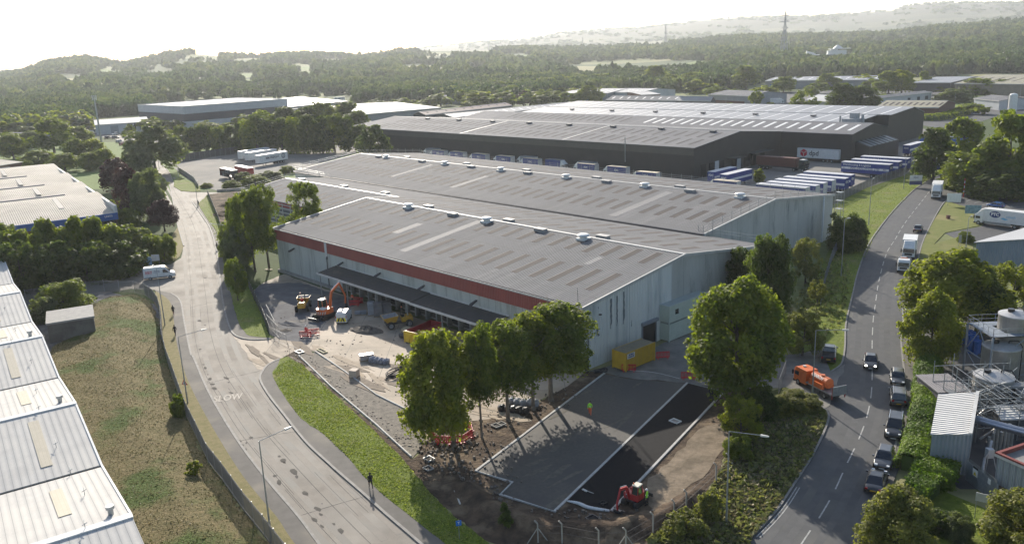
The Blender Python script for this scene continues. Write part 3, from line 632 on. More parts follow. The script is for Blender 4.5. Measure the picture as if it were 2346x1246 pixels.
b = MB(); b.tube((.12,.9,3.2),(.12,.9,7.6),.06); b.box(.02,.5,.6,1.0,6.6,7.0); b.box(.02,.35,3.2,3.5,7.2,7.35,0); b.build('cctv_bracket', darkmetal, wh)
b = MB(); b.tube((.05,-.9,6.7),(.05,-.9,11.6),.035); b.tube((-.3,-.5,8.9),(-.3,-.5,11.8),.03); b.build('aerial_mast', galv, wh)
# guard rails on roof edges
def guard(path, step=3.0, name='guard_rail'):
    b = MB()
    for (a, c) in zip(path[:-1], path[1:]):
        a, c = Vector(a), Vector(c); Ls = (c-a).length; n = max(1, int(Ls/step))
        for i in range(n+1): p = a+(c-a)*i/n; b.tube(p, p+Vector((0,0,1.5)), .035, 4, cap=False)
        for h in (.6, 1.1): b.tube(a+Vector((0,0,h)), c+Vector((0,0,h)), .03, 4, cap=False)
    return b.build(name, galv, wh)
guard([(-12.1,48,10),(-12.1,69,12.2),(-12.1,93,9.8)]); guard([(-12.1,93.4,9.4),(-158.6,93.4,9.4)]); guard([(-158.9,93,9.8),(-158.9,69,12.2),(-158.9,45,9.8),(-140,44.6,9.4)])
guard([(-137.5,17,8.8),(-137.5,31,10.8),(-137.5,45,9.2)]); guard([(-14,46.2,9.1),(-2,46.2,9.1)]); guard([(-.6,18,11.3),(-11,46,9.4)][:0] or [(-12.3,45.3,9.4),(-12.3,48,10)])
# access scaffold tower at the far corner of the rear gable
b = MB()
for dx in (0,1.4):
    for dy in (0,1.2): b.tube((-12+dx,93.8+dy,0),(-12+dx,93.8+dy,11),.05,5)
for k in range(6):
    b.tube((-12,93.8,1.8*k+.5),(-10.6,93.8,1.8*k+.5),.035,4); b.tube((-12,95,1.8*k+.5),(-10.6,95,1.8*k+.5),.035,4); b.box(-12,-10.6,93.8,95,1.8*k+1,1.8*k+1.06)
b.build('access_scaffold', galv, wh)
b = MB(); b.tube((-11.6,88,.2),(-11.6,88,9.9),.22,8); b.build('downpipe', mat('pale_pipe', (.55,.58,.6), rough=.4), wh)
# stripped front wall of the left extension: horizontal rails
b = MB(); b.box(-136.5,-85,17.0,17.28,7.6,8.5,1); b.box(-136.5,-85,17.0,17.28,-.1,7.2,2)
for k in range(9): b.box(-136.5,-85,16.8,16.98,.5+.95*k,.68+.95*k,0)
for k in range(14): b.box(-136.5+3.9*k,-136.3+3.9*k,16.7,16.82,0,8.5,0)
b.build('stripped_wall', [offwhite, red, mat('grey_blockwork', (.16,.17,.18), (.12,.13,.14), 1, .85)], wh)
# ------------------------------------------------------------------ dark depot behind
O2 = Vector((59.2,265.6,0)); AZ2 = R(-45.4)
uu2 = Vector((math.cos(AZ2), math.sin(AZ2), 0)); vv2 = Vector((-uu2.y, uu2.x, 0))
def FW2(s, t, z=0): return O2+uu2*s+vv2*t+Vector((0,0,z))
dk = thing('depot', 'long dark-walled distribution depot with broad grey roofs behind the trailer yard', 'depot', O2, AZ2)
dwall = mat('dark_brown_cladding', (.045,.041,.04), (.035,.032,.032), .3, .6, .4, stripe=(0,.4,.03))
dwall2 = mat('dark_brown_gable_cladding', (.058,.052,.047), (.045,.041,.038), .3, .6, .4, stripe=(1,.4,.03))
dband = mat('grey_brown_parapet', (.085,.08,.073), (.07,.066,.06), .5, .6)
def pf(t): return 10+2.7*t/28 if t < 28 else 12.7-2.7*(t-28)/29
def pf2(t): return 9.9+2.3*(t-57)/17 if t < 74 else 12.2-2.3*(t-74)/14
def pf3(t): return 10.3+2.9*(t-88)/50 if t < 138 else 13.2-2.9*(t-138)/12
def roof2(zf, t0, t1, s0, s1, m=roof_f, par=dk):
    b = MB(); z0, z1 = zf(t0+1e-6), zf(t1-1e-6); b.hexa([(s0,t0,z0),(s1,t0,z0),(s1,t1,z1),(s0,t1,z1),(s0,t0,z0+.14),(s1,t0,z0+.14),(s1,t1,z1+.14),(s0,t1,z1+.14)]); return b.build('roof', m, par)
roof_pale = mat('pale_metal_roof', (.27,.28,.305), (.23,.24,.265), .1, .55, .45, stripe=(0,.8,.03))
for a_ in ((pf,-.2,28,-192,.3,roof_f),(pf,28,57,-192,.3,roof_f),(pf2,57,74,-175,26.3,roof_f),(pf2,74,88,-175,26.3,roof_f),(pf3,88,113,-166,12,roof_pale),(pf3,113,138,-166,17,roof_pale),(pf3,138,150,-166,17,roof_pale)): roof2(*a_)
b = MB(); prof_solid(b, [(0,-.2),(56.8,-.2),(56.8,9.9),(28,12.6),(0,9.95)], -162, -.06); prof_solid(b, [(57,-.2),(88,-.2),(88,9.85),(74,12.1),(57,9.85)], -160, 26); prof_solid(b, [(88.1,-.2),(150,-.2),(150,10.2),(138,13.1),(88.1,10.2)], -166, 11.8); prof_solid(b, [(112,-.2),(150,-.2),(150,10),(138,13),(112,11.5)], 11.8, 16.8)
b.build('wall', dwall, dk)
b = MB(); prof_solid(b, [(-.02,-.2),(56.8,-.2),(56.8,9.9),(28,12.62),(-.02,9.95)], -.05, .05); prof_solid(b, [(57.1,-.2),(87.9,-.2),(87.9,9.85),(74,12.1),(57.1,9.85)], 26.01, 26.1); b.build('gable_wall', dwall2, dk)
b = MB(); b.box(-192,.06,-.1,-.01,7.6,9.95); b.build('parapet_band', dband, dk)
b = MB(); b.box(-192,.3,27.75,28.25,12.75,12.95); b.box(-192,.3,56.7,57.3,9.9,10.15); b.box(-166,17,112.8,113.2,11.85,12.05); b.box(-175,26.3,73.8,74.2,12.2,12.42)
for s in (-112,-56): b.hexa([(s,0,10.15),(s+.6,0,10.15),(s+.6,28,12.85),(s,28,12.85),(s,0,10.22),(s+.6,0,10.22),(s+.6,28,12.92),(s,28,12.92)])
b.build('ridge_cap', capm, dk)
pale_l = mat('clear_rooflight_sheet', (.75,.75,.73), rough=.5)
def rl2(t0, t1, zf, w, ss, m, off=.16):
    z0, z1 = zf(t0)+off, zf(t1)+off; b = MB(); b.hexa([(0,t0,z0),(w,t0,z0),(w,t1,z1),(0,t1,z1),(0,t0,z0+.03),(w,t0,z0+.03),(w,t1,z1+.03),(0,t1,z1+.03)]); o = b.build('rooflight', m, dk); o.location.x = ss[0]
    for s in ss[1:]: c = o.copy(); COL.objects.link(c); c.location.x = s
rl2(90, 112, pf3, .8, [8-7.2*k for k in range(23)], pale_l); rl2(115, 136, pf3, .8, [12-7.2*k for k in range(24)], pale_l)
rl2(62, 71, pf2, 1.2, [22-4.6*k for k in range(20)], pale_l)
r_ = MB()
for t0, t1 in ((4,12.5),(16,24)):
    for k in range(38): s = -5-4.6*k; z0, z1 = pf(t0)+.15, pf(t1)+.15; r_.hexa([(s,t0,z0),(s+1.1,t0,z0),(s+1.1,t1,z1),(s,t1,z1),(s,t0,z0+.03),(s+1.1,t0,z0+.03),(s+1.1,t1,z1+.03),(s,t1,z1+.03)])
for k in range(16): s = -78-4.6*k; z0, z1 = pf2(62)+.16, pf2(71)+.16; r_.hexa([(s,62,z0),(s+1.1,62,z0),(s+1.1,71,z1),(s,71,z1),(s,62,z0+.03),(s+1.1,62,z0+.03),(s+1.1,71,z1+.03),(s,71,z1+.03)])
tag(r_.build('grey_rooflights', mat('grey_rooflight', (.11,.107,.107), rough=.9, spec=.1), dk), kind='stuff')
b = MB(); b.box(-.9,.9,-.8,.8,0,.5); b.box(-1,1,-.9,.9,.5,.6); h2 = b.build('roof_hatch', mat('hatch_dark', (.14,.14,.14), rough=.6), dk); h2.location = (-8,24,12.5)
for k in range(1, 8): c = h2.copy(); COL.objects.link(c); c.location = (-8-22*k,25,12.6)
for k in range(6): c = h2.copy(); COL.objects.link(c); c.location = (-10-26*k,103,11.5)
b = MB(); b.box(12,18,80,86,10.5,13); b.box(14,17,82,84,13,15); b.tube((18.5,83,11),(18.5,83,14.5),.5,10); b.tube((11,81,10),(11,81,14),.35,10); b.build('roof_plant', mat('plant_grey', (.4,.41,.42), (.28,.29,.3), 2, .5), dk)
b = MB()      # lean-to on the end gable
b.hexa([(26.1,60,-.1),(31,60,-.1),(31,86,-.1),(26.1,86,-.1),(26.1,60,7.2),(31,60,5.6),(31,86,5.6),(26.1,86,7.2)]); b.build('lean_to', dwall2, dk)
b = MB()
for k in range(7): b.hexa([(26.3,61+3.5*k,7.22),(31,61+3.5*k,5.65),(31,63+3.5*k,5.65),(26.3,63+3.5*k,7.22),(26.3,61+3.5*k,7.3),(31,61+3.5*k,5.73),(31,63+3.5*k,5.73),(26.3,63+3.5*k,7.3)])
b.build('lean_to_rooflight', mat('dim_sheet', (.12,.14,.14), rough=.4), dk)
b = MB()
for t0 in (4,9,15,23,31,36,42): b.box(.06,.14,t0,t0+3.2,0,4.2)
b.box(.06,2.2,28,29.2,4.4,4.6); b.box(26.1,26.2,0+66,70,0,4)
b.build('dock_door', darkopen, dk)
b = MB()
for t0 in (12.4,26.4): b.box(.06,.2,t0,t0+2.4,0,4.4)
b.build('dock_curtain', mat('dock_curtain_white', (.5,.5,.5), rough=.6), dk)
b = MB(); b.box(.06,3.2,33,46,4.6,4.9); b.box(.06,3.2,20,27,4.4,4.7); b.build('dock_canopy', dband, dk)
b = MB(); b.tube((-27,-.3,4),(-27,-.3,12.4),.13); b.tube((-7,57.2,0),(8,58,9),.05); b.build('flue', galv, dk)
# ------------------------------------------------------------------ generic gabled shed from roof points seen in the picture
def P2(x, y, z): return G(x, y, z)
def shed(name, label, cat, e0, e1, r0, r1, ze, zr, rm, wm, group=None, far=1.0, lights=0, lightm=None, trim=True, band=None, doors=(), overhang=.4):
    E0, E1, Q0, Q1 = P2(*e0, ze), P2(*e1, ze), P2(*r0, zr), P2(*r1, zr)
    ax = (E1-E0); ax.z = 0; Lx = ax.length; ax.normalize(); ay = Vector((-ax.y, ax.x, 0))
    mid = (Q0+Q1)/2-(E0+E1)/2; w = abs(mid.dot(ay)); sg = 1 if mid.dot(ay) > 0 else -1
    rz = math.atan2(ax.y, ax.x); T = thing(name, label, cat, (E0.x, E0.y, 0), rz, group)
    q0, q1 = (Q0-E0).dot(ax), (Q1-E0).dot(ax); a0 = min(0, 0) ; w *= sg
    wf = w*(1+far)
    zf_ = zr-(zr-ze)*far
    prof = [(0,-.3),(wf,-.3),(wf,zf_),(w,zr),(0,ze)]
    b = MB(); prof_solid(b, [(p[0]*1., p[1]-(.05 if p[1] > 0 else 0)) for p in prof], 0, Lx); b.build('wall', wm, T)
    b = MB(); o = overhang; oy = -o*sg
    for (t0, z0), (t1, z1) in (((oy, ze-.03), (w, zr)), ((w, zr), (wf-oy, zf_))):
        b.hexa([(-o,t0,z0),(Lx+o,t0,z0),(Lx+o,t1,z1),(-o,t1,z1),(-o,t0,z0+.15),(Lx+o,t0,z0+.15),(Lx+o,t1,z1+.15),(-o,t1,z1+.15)])
    b.build('roof', rm, T)
    if trim:
        b = MB(); b.box(-o,Lx+o,min(oy*1.2,oy*1.0-.05*sg),max(oy*1.2,oy*1.0-.05*sg),ze-.35,ze+.14); b.box(-o,Lx+o,w-.25,w+.25,zr+.1,zr+.22); b.build('trim', capm, T)
    if lights:
        b = MB()
        for k in range(lights):
            x0 = Lx*(k+.5)/lights; t0, t1 = w*.25, w*.7; z0, z1 = ze+(zr-ze)*.25+.17, ze+(zr-ze)*.7+.17
            b.hexa([(x0,t0,z0),(x0+1.2,t0,z0),(x0+1.2,t1,z1),(x0,t1,z1),(x0,t0,z0+.03),(x0+1.2,t0,z0+.03),(x0+1.2,t1,z1+.03),(x0,t1,z1+.03)])
        b.build('rooflights', lightm or light_m, T)
    if band:
        z0, z1, bm_ = band; b = MB(); d = .08*sg; b.box(-.08,Lx+.08,min(-d,0),max(-d,0),z0,z1); b.box(-.09,-.005,min(0,wf),max(0,wf),z0,z1-.002); b.box(Lx+.005,Lx+.09,min(0,wf),max(0,wf),z0,z1-.002); b.build('band', bm_, T)
    for (x0, x1, z0, z1, dm) in doors:
        b = MB(); d = .1*sg; b.box(Lx*x0,Lx*x1,min(-d,-.01),max(-d,-.01),z0,z1); b.build('door', dm, T)
    T['len'] = Lx; T['w'] = w; return T
gry = mat('mid_grey_cladding', (.26,.28,.30), (.22,.24,.26), .3, .6, stripe=(0,.5,.03)); pale = mat('pale_grey_cladding', (.46,.48,.50), (.40,.42,.44), .3, .55, stripe=(0,.5,.02))
slate = mat('dark_slate_cladding', (.06,.065,.075), (.045,.05,.06), .3, .6); brick = mat('red_brick', (.16,.075,.055), (.12,.06,.045), 2, .85)
oldroof = mat('lichen_roof', (.27,.25,.19), (.22,.21,.17), .3, .8, c3=(.32,.30,.20), s3=.2); whiteroof = mat('bright_metal_roof', (.38,.39,.41), (.34,.35,.37), .1, .7, .3)
blueclad = mat('blue_cladding', (.03,.11,.36), (.025,.09,.30), 1, .5)
def flatblock(name, label, cat, a, b_, c, z, bands, roofm, parapet=.6, group=None):
    A, B_, C = P2(*a, z), P2(*b_, z), P2(*c, z); ax = (C-B_); ax.z = 0; Lx = ax.length; ax.normalize(); ay = Vector((-ax.y, ax.x, 0)); w = (A-B_).dot(ay)
    T = thing(name, label, cat, (B_.x, B_.y, 0), math.atan2(ax.y, ax.x), group)
    for z0, z1, m in bands:
        k = MB(); k.box(0, Lx, min(0,w), max(0,w), z0, z1); k.build('wall', m, T)
    k = MB(); t_ = .3
    k.box(t_,Lx-t_,min(0,w)+t_,max(0,w)-t_,z+.02,z+.12); k.build('roof', roofm, T)
    k = MB(); y0, y1 = min(0,w), max(0,w)
    k.box(0,Lx,y0,y0+t_,z+.005,z+parapet); k.box(0,Lx,y1-t_,y1,z+.005,z+parapet); k.box(0,t_,y0+t_,y1-t_,z+.005,z+parapet); k.box(Lx-t_,Lx,y0+t_,y1-t_,z+.005,z+parapet); k.build('parapet', capm, T)
    T['len'] = Lx; T['w'] = w; return T
W1 = flatblock('distribution_building', 'big pale grey flat-roofed building with a dark horizontal stripe beyond the dark tree row', 'building', (336,240), (419,246), (658,228), 14.4,
    [(-.2,4.9,pale),(4.9,9.8,mat('charcoal_band', (.025,.03,.05), rough=.55)),(9.8,14.4,pale)], whiteroof)
shed('workshop', 'grey gabled workshop adjoining the right end of the striped building', 'building', (657,246), (925-130,232), (690,224), (800-40,214), 8.5, 12, roof_pale, gry, lights=0)
sg = thing('company_sign', 'white signboard with blue emblem on the gable of the far grey workshop', 'sign', G(777,228,9), math.atan2((G(798,226,9)-G(757,230,9)).y, (G(798,226,9)-G(757,230,9)).x))
b = MB(); b.box(-6.5,6.5,-.35,-.1,-1.9,1.9); b.build('board', white, sg); navy = mat('navy_lettering', (.02,.04,.16), rough=.6); dgrey = mat('dark_lettering', (.03,.035,.05), rough=.6)
lettering('AMCHO', 2.0, navy, sg, (1.8,-.37,.55), (R(90),0,0), .04); lettering('POWER', 1.3, navy, sg, (1.8,-.37,-1.0), (R(90),0,0), .02)
b = MB(); b.tube((-4.3,-.36,0),(-4.3,-.38,0),1.3,16); b.tube((-4.3,-.38,0),(-4.3,-.4,0),.75,16,m=1); b.build('emblem', [navy, white], sg)
wb = shed('white_unit', 'low white gabled unit with a dark square picture sign beside the mast', 'building', (218,287), (340,279), (203,278), (342,266.5), 6.3, 8.2, whiteroof, pale, doors=[(.27,.42,0,5,gry)])
b = MB(); Lx = wb['len']; b.box(Lx*.6,Lx*.75,-.14,-.02,1.5,6.0); b.build('picture_board', dgrey, wb)
b = MB(); c0 = Lx*.675
for dx, dz, r in ((-1,.9,.5),(.9,1.2,.6),(0,0,.8),(-.9,-1.1,.5),(1.0,-.6,.6)): b.tube((c0+dx,-.15,3.9+dz),(c0+dx,-.18,3.9+dz),r,5)
b.build('emblem', white, wb)
sg = thing('name_board', 'long dark board with white capitals in front of the white unit', 'sign', G(214,302,2), R(-8)); b = MB(); b.box(-6.5,5,-.2,0,-1.4,1.4); b.box(-6,-5.8,0,.1,-2,0); b.box(4.5,4.7,0,.1,-2,0); b.build('board', slate, sg)
lettering('RIBBLE', 2.3, white, sg, (-.8,-.22,0), (R(90),0,0), .05)
lu = shed('low_unit', 'low grey-roofed unit among trees at the far left edge', 'building', (-40,317), (84,318), (-40,306), (70,303), 4.5, 6, roof_f, gry)
shed('arched_white_hall', 'wide pale-roofed hall left of the long dark depot roofs', 'building', (838,262), (1010,247), (850,238), (985,229), 7.0, 9.5, whiteroof, gry)
shed('brown_roofed_store', 'narrow store with a rusty brown and grey roof behind the dark depot', 'building', (975,264), (1172,242), (957,258), (1148,237), 9.5, 11, mat('rusty_roof', (.22,.19,.18), (.26,.17,.15), .04, .7), slate, lights=10)
shed('long_side_bay', 'long grey side bay with pale rooflights rising behind the dark depot', 'building', (1040,270), (1328,241), (1010,266), (1296,233), 9.5, 11, roof_pale, slate, lights=16, lightm=pale_l)
shed('black_clad_unit', 'low black-clad unit with grey roof facing the dark depot across the estate road', 'building', (1551,231), (1628,232), (1571,221.5), (1655,222), 5.6, 8.2, roof_pale, slate, doors=[(.0,.12,0,3,brick)])
shed('dark_terrace', 'long dark-roofed terrace of units with a white door left of the black-clad unit', 'building', (1388,229.5), (1550,231), (1405,219.5), (1570,221), 5.2, 7.6, roof_f, slate, lights=9, lightm=pale_l, doors=[(.73,.99,0,4.4,pale)])
shed('blue_grey_unit', 'blue-grey unit with shallow gabled roof and parked vehicles beside a round tree', 'building', (1623,217), (1716,221), (1650,207), (1745,209), 6.2, 8.4, roof_f, gry, doors=[(.0,.9,0,2.6,brick)])
shed('flat_brick_store', 'small flat-roofed brick store with white edge behind the dark terrace', 'building', (1470,218), (1513,216), (1482,211), (1508,210), 6, 6.6, roof_pale, brick)
shed('pale_wedge_unit', 'pale blue-grey unit with sloping white roof left of the big dark tree', 'building', (1848,229), (1900,234), (1843,222), (1920,213), 6.2, 9.0, whiteroof, gry, doors=[(.1,.3,0,2.4,brick)])
shed('lichen_roofed_unit', 'low brick unit with lichen-stained roof and hedge in front', 'building', (2009,245.5), (2150,247), (2010,230), (2182,232), 5.4, 7.6, oldroof, brick, lights=10)
shed('white_office_range', 'narrow white office range with square windows climbing behind the lichen-roofed unit', 'building', (2010,226), (2134,212), (2009,221), (2136,207), 6.4, 7.2, roof_f, pale, doors=[(.55,.6,2.4,4.6,slate),(.73,.78,2.4,4.6,slate),(.88,.94,2.4,4.6,slate)])
shed('tan_gabled_hall', 'large hall with tan gable and lichen-stained roof at the right edge', 'building', (2188,192), (2420,194), (2204,172), (2430,172), 7.5, 11.5, oldroof, mat('tan_cladding', (.26,.22,.16), (.2,.17,.13), .4, .7), lights=9)
shed('long_pale_range', 'long pale range with red and blue door panels behind the estate trees', 'building', (1753,186), (2010,183), (1770,176.5), (2010,175), 7, 9, roof_pale, gry, lights=12, lightm=pale_l, doors=[(.05,.14,0,4,blueclad),(.42,.56,0,4,red),(.7,.8,0,4,pale)])
shed('veranda_unit', 'grey unit with a projecting shaded front right of the estate trees', 'building', (2090,190), (2178,190), (2095,177), (2184,177), 6.5, 8.5, roof_pale, slate)
shed('grey_roofed_unit', 'small grey-roofed unit behind the parked articulated lorry', 'building', (2232,226), (2290,232), (2230,216), (2280,218), 5, 6.5, roof_f, pale)
shed('pale_range', 'pale-roofed range partly hidden by trees behind the dark depot', 'building', (1285,214), (1392,214), (1290,204), (1390,203), 6, 8, roof_pale, gry, lights=8, lightm=pale_l)
shed('rear_range', 'wide grey range with rooflights behind the tall round trees left of the terrace', 'building', (1392,212), (1467,213), (1400,202.5), (1470,203), 6, 8, roof_pale, pale, lights=8, lightm=pale_l)
shed('low_left_range', 'low pale range seen between trees left of centre', 'building', (960,214), (1050,213), (965,206), (1048,204), 5, 7, roof_pale, gry)
shed('hidden_grey_roof', 'grey roof showing among trees near the purple tree', 'building', (1010,226), (1075,224), (1015,219), (1072,217), 5, 7, roof_f, gry)
shed('farmhouse', 'pale-roofed farmhouse in front of the beige field', 'house', (1074,159), (1108,160), (1076,151), (1106,151), 6, 10, mat('pink_tile', (.34,.26,.23), rough=.7), offwhite)
# modern white building on the wooded slope
def modern():
    c = GT(1882,141); T = thing('modern_office', 'white modern office with a pointed tower and terraces among the forest trees', 'building', (c.x, c.y, c.z), R(-12))
    z = 3
    b = MB(); b.box(-34,10,-6,12,0,z+6); b.box(-34,22,-7,-6.2,z+5.6,z+6.2); b.build('wall', slate, T)
    b = MB(); b.box(-36,14,-8,13,z+6.2,z+7); b.box(8,34,-5,9,z+6,z+12); b.box(10,40,-6,10,z+14,z+14.8); b.box(12,22,-4,8,z+12,z+14); b.build('terrace_block', white, T)
    b = MB(); b.hexa([(16,-3,z+14.8),(30,-3,z+14.8),(30,6,z+14.8),(16,6,z+14.8),(21,0,z+20),(23,0,z+20),(23,2,z+20),(21,2,z+20)]); b.hexa([(-22,-3,z+7),(-8,-3,z+7),(-8,6,z+7),(-22,6,z+7),(-22,-3,z+13),(-12,-3,z+10),(-12,6,z+10),(-22,6,z+13)]); b.build('tower', white, T)
modern()
# blue-fronted multi-span shed at left with four curved roofs
e0, e1 = G(0,522,4.6), G(266,488,4.6); ax = e1-e0; ax.z = 0; ax.normalize()
BL = thing('multi_span_factory', 'long low factory with four cream ribbed roofs and a blue front fascia', 'factory', e1, math.atan2(ax.y, ax.x)); BL.location.z = 0
cream = mat('cream_roof_sheet', (.50,.455,.38), (.42,.38,.32), .4, .8, .2, stripe=(0,.5,.05), lines=[(1,2.6,.03,(.38,.35,.31))], c3=(.54,.49,.42), s3=.1)
ay = Vector((-ax.y, ax.x, 0))
pk = [(G(x,y,6.6)-e1) for x, y in ((246,438),(235,412),(223,390),(212,371))]; off = [(p.dot(ax), p.dot(ay)) for p in pk]
spans = [(-.5, .0)]
W_ = off[-1][1]; sw = W_/3.5 if False else 0
tt = [0, off[0][1], off[1][1], off[2][1], off[3][1]+6]
for k in range(4):
    y0, y1 = tt[k], tt[k+1]
    xr = 0.5-.0*k
    b = MB(); z0 = 4.7 if k == 0 else 5.2; z1 = 6.9
    n = 5
    for i in range(n):
        f0, f1 = i/n, (i+1)/n; a0, a1 = z0+(z1-z0)*math.sin(f0*math.pi/2), z0+(z1-z0)*math.sin(f1*math.pi/2); p, q = y0+(y1-y0-.8)*f0, y0+(y1-y0-.8)*f1
        b.hexa([(-75,p,a0-.2),(xr,p,a0-.2),(xr,q,a1-.2),(-75,q,a1-.2),(-75,p,a0),(xr,p,a0),(xr,q,a1),(-75,q,a1)])
    b.build('roof', cream, BL)
    b = MB(); b.box(-75,-8-2*k,y1-.8,y1-.1,z1-.3,z1+.25); b.build('gutter', mat('purlin_grey', (.17,.17,.18), rough=.7), BL)
    b = MB()
    for j in range(5): x0 = -12-15*j-2*k; f = .45; b.hexa([(x0,y0+(y1-y0)*.35,z0+1.25),(x0+1.3,y0+(y1-y0)*.35,z0+1.25),(x0+1.3,y0+(y1-y0)*.8,z1-.02),(x0,y0+(y1-y0)*.8,z1-.02),(x0,y0+(y1-y0)*.35,z0+1.33),(x0+1.3,y0+(y1-y0)*.35,z0+1.33),(x0+1.3,y0+(y1-y0)*.8,z1+.05),(x0,y0+(y1-y0)*.8,z1+.05)])
    b.build('rooflight', mat('dull_rooflight', (.30,.28,.25), rough=.6), BL)
    b = MB(); b.box(-.25,.42,y0+.1,y1-.9,z1-2.6,z1-.35); b.build('verge_trim', offwhite, BL)
b = MB(); b.box(-75,0,.3,tt[4]-1,-.1,4.6); b.build('wall', brick, BL)
b = MB(); b.box(-75,.3,-.3,.3,2.9,4.7); b.build('fascia', blueclad, BL)
b = MB(); b.box(-12,-.3,.2,.32,.6,2.8); b.build('window', glass, BL)
b = MB()
for k in range(9): b.box(-12+1.45*k,-11.9+1.45*k,.12,.2,.5,2.9)
b.box(-12,-.3,.12,.19,1.7,1.8); b.build('window_frame', darkmetal, BL)
lettering('UNITS', .7, white, BL, (-2,-.33,4.0), (R(90),0,0), .02)
shed('cream_roof_unit', 'cream-roofed unit behind the four-span factory at the left edge', 'building', (-60,390), (50,372), (-60,376), (60,358), 4.6, 5.6, cream, brick, trim=False)
# near-left white ribbed roofs
ea = G(32,655,5.2); eb = G(318,1246,5.2); ax = (eb-ea); ax.z = 0; Lx = ax.length; ax.normalize()
NL = thing('ribbed_roof_factory', 'white ribbed saw-tooth roofed factory filling the lower left corner', 'factory', (eb.x, eb.y, 0), math.atan2(ax.y, ax.x))
ribw = mat('white_ribbed_sheet', (.66,.66,.64), (.60,.60,.58), .4, .42, .5, lines=[(0,.62,.055,(.36,.36,.35))], stripe=(0,.62,.05), c3=(.70,.69,.66), s3=.15)
ribg = mat('grey_ribbed_sheet', (.40,.40,.40), (.35,.35,.35), .4, .5, .5, lines=[(0,.62,.055,(.22,.22,.22))], stripe=(0,.62,.05), c3=(.45,.45,.44), s3=.2)
ribw2 = mat('white_ribbed_sheet_bays', (.52,.505,.475), (.46,.445,.42), .4, .7, .2, lines=[(1,.66,.06,(.32,.31,.295))], stripe=(1,.66,.008), c3=(.54,.52,.48), s3=.15)
E_, RZ_ = 5.2, 6.8
b = MB()
for g in (-104.3, -75.1, -45.9, -16.7, 12.5):
    b.hexa([(g-14.5,-40,RZ_-.12),(g-.25,-40,E_-.12),(g-.25,.1,E_-.12),(g-14.5,.1,RZ_-.12),(g-14.5,-40,RZ_),(g-.25,-40,E_),(g-.25,.1,E_),(g-14.5,.1,RZ_)])
    b.hexa([(g+.25,-40,E_-.12),(g+14.7,-40,RZ_-.12),(g+14.7,.1,RZ_-.12),(g+.25,.1,E_-.12),(g+.25,-40,E_),(g+14.7,-40,RZ_),(g+14.7,.1,RZ_),(g+.25,.1,E_)])
b.build('roof', ribw2, NL)
b = MB()
for g in (-104.3, -75.1, -45.9, -16.7): b.box(g-.25,g+.25,-40,.1,E_-.3,E_-.1)
b.build('gutter', black, NL)
b = MB()
for g in (-104.3, -75.1, -45.9, -16.7): b.box(g+14.3,g+15.1,-40,.15,RZ_-.03,RZ_+.08)
for g in (-104.3, -75.1, -45.9, -16.7):
    b.hexa([(g-14.5,.0,RZ_-.3),(g,.0,E_-.3),(g,.18,E_-.3),(g-14.5,.18,RZ_-.3),(g-14.5,.0,RZ_+.07),(g,.0,E_+.07),(g,.18,E_+.07),(g-14.5,.18,RZ_+.07)])
    b.hexa([(g,.0,E_-.3),(g+14.7,.0,RZ_-.3),(g+14.7,.18,RZ_-.3),(g,.18,E_-.3),(g,.0,E_+.07),(g+14.7,.0,RZ_+.07),(g+14.7,.18,RZ_+.07),(g,.18,E_+.07)])
b.build('ridge_cap', white, NL)
b = MB(); b.box(-119,14,-39.8,0,-.2,5.05); b.build('wall', pale, NL)
yl = mat('yellowed_rooflight', (.50,.44,.33), (.44,.39,.29), 1, .4, lines=[(1,.33,.12,(.42,.37,.25))])
for i, g in enumerate((-75.1,-45.9,-16.7)):
    for (u0, u1, up) in ((3.2,10.3,1), (-12.5,-2.6,0)):
        f = lambda u: E_+(RZ_-E_)*abs(u)/14.6
        b = MB()
        y0, y1 = -4.75, -3.75
        b.hexa([(g+u0,y0,f(u0)+.01),(g+u1,y0,f(u1)+.01),(g+u1,y1,f(u1)+.01),(g+u0,y1,f(u0)+.01),(g+u0,y0,f(u0)+.05),(g+u1,y0,f(u1)+.05),(g+u1,y1,f(u1)+.05),(g+u0,y1,f(u0)+.05)])
        b.build('rooflight', yl, NL)
pipe = MB(); pipe.tube((0,0,-.2),(0,0,.35),.22,12); pipe.tube((0,0,.35),(0,0,.62),.34,12); pp = pipe.build('roof_vent', galv, NL); pp.location = (-3.6,-1.2,RZ_)
for g in (-33,-62): c = pp.copy(); COL.objects.link(c); c.location = (g,-1.2,RZ_)
an = MB(); an.tube((0,0,-.1),(0,0,.7),.03,5); an.tube((-.25,0,.7),(.25,0,.6),.03,5); an.tube((0,-.2,.35),(0,.2,.5),.03,5)
a0 = an.build('fall_arrest_post', galv, NL); a0.location = (-22.5,-3.0,5.85)
for s, t in ((-10,-2.3),(-31.4,-3.4),(-2.2,-3.3),(-16.7,-2.6),(-40,-2.9),(-52,-2.2),(-60,-3.6),(-69,-2.5),(-82,-2.8)):
    c = a0.copy(); COL.objects.link(c); u = abs(((s+16.7+14.6) % 29.2)-14.6); c.location = (s,t,E_+(RZ_-E_)*u/14.6)
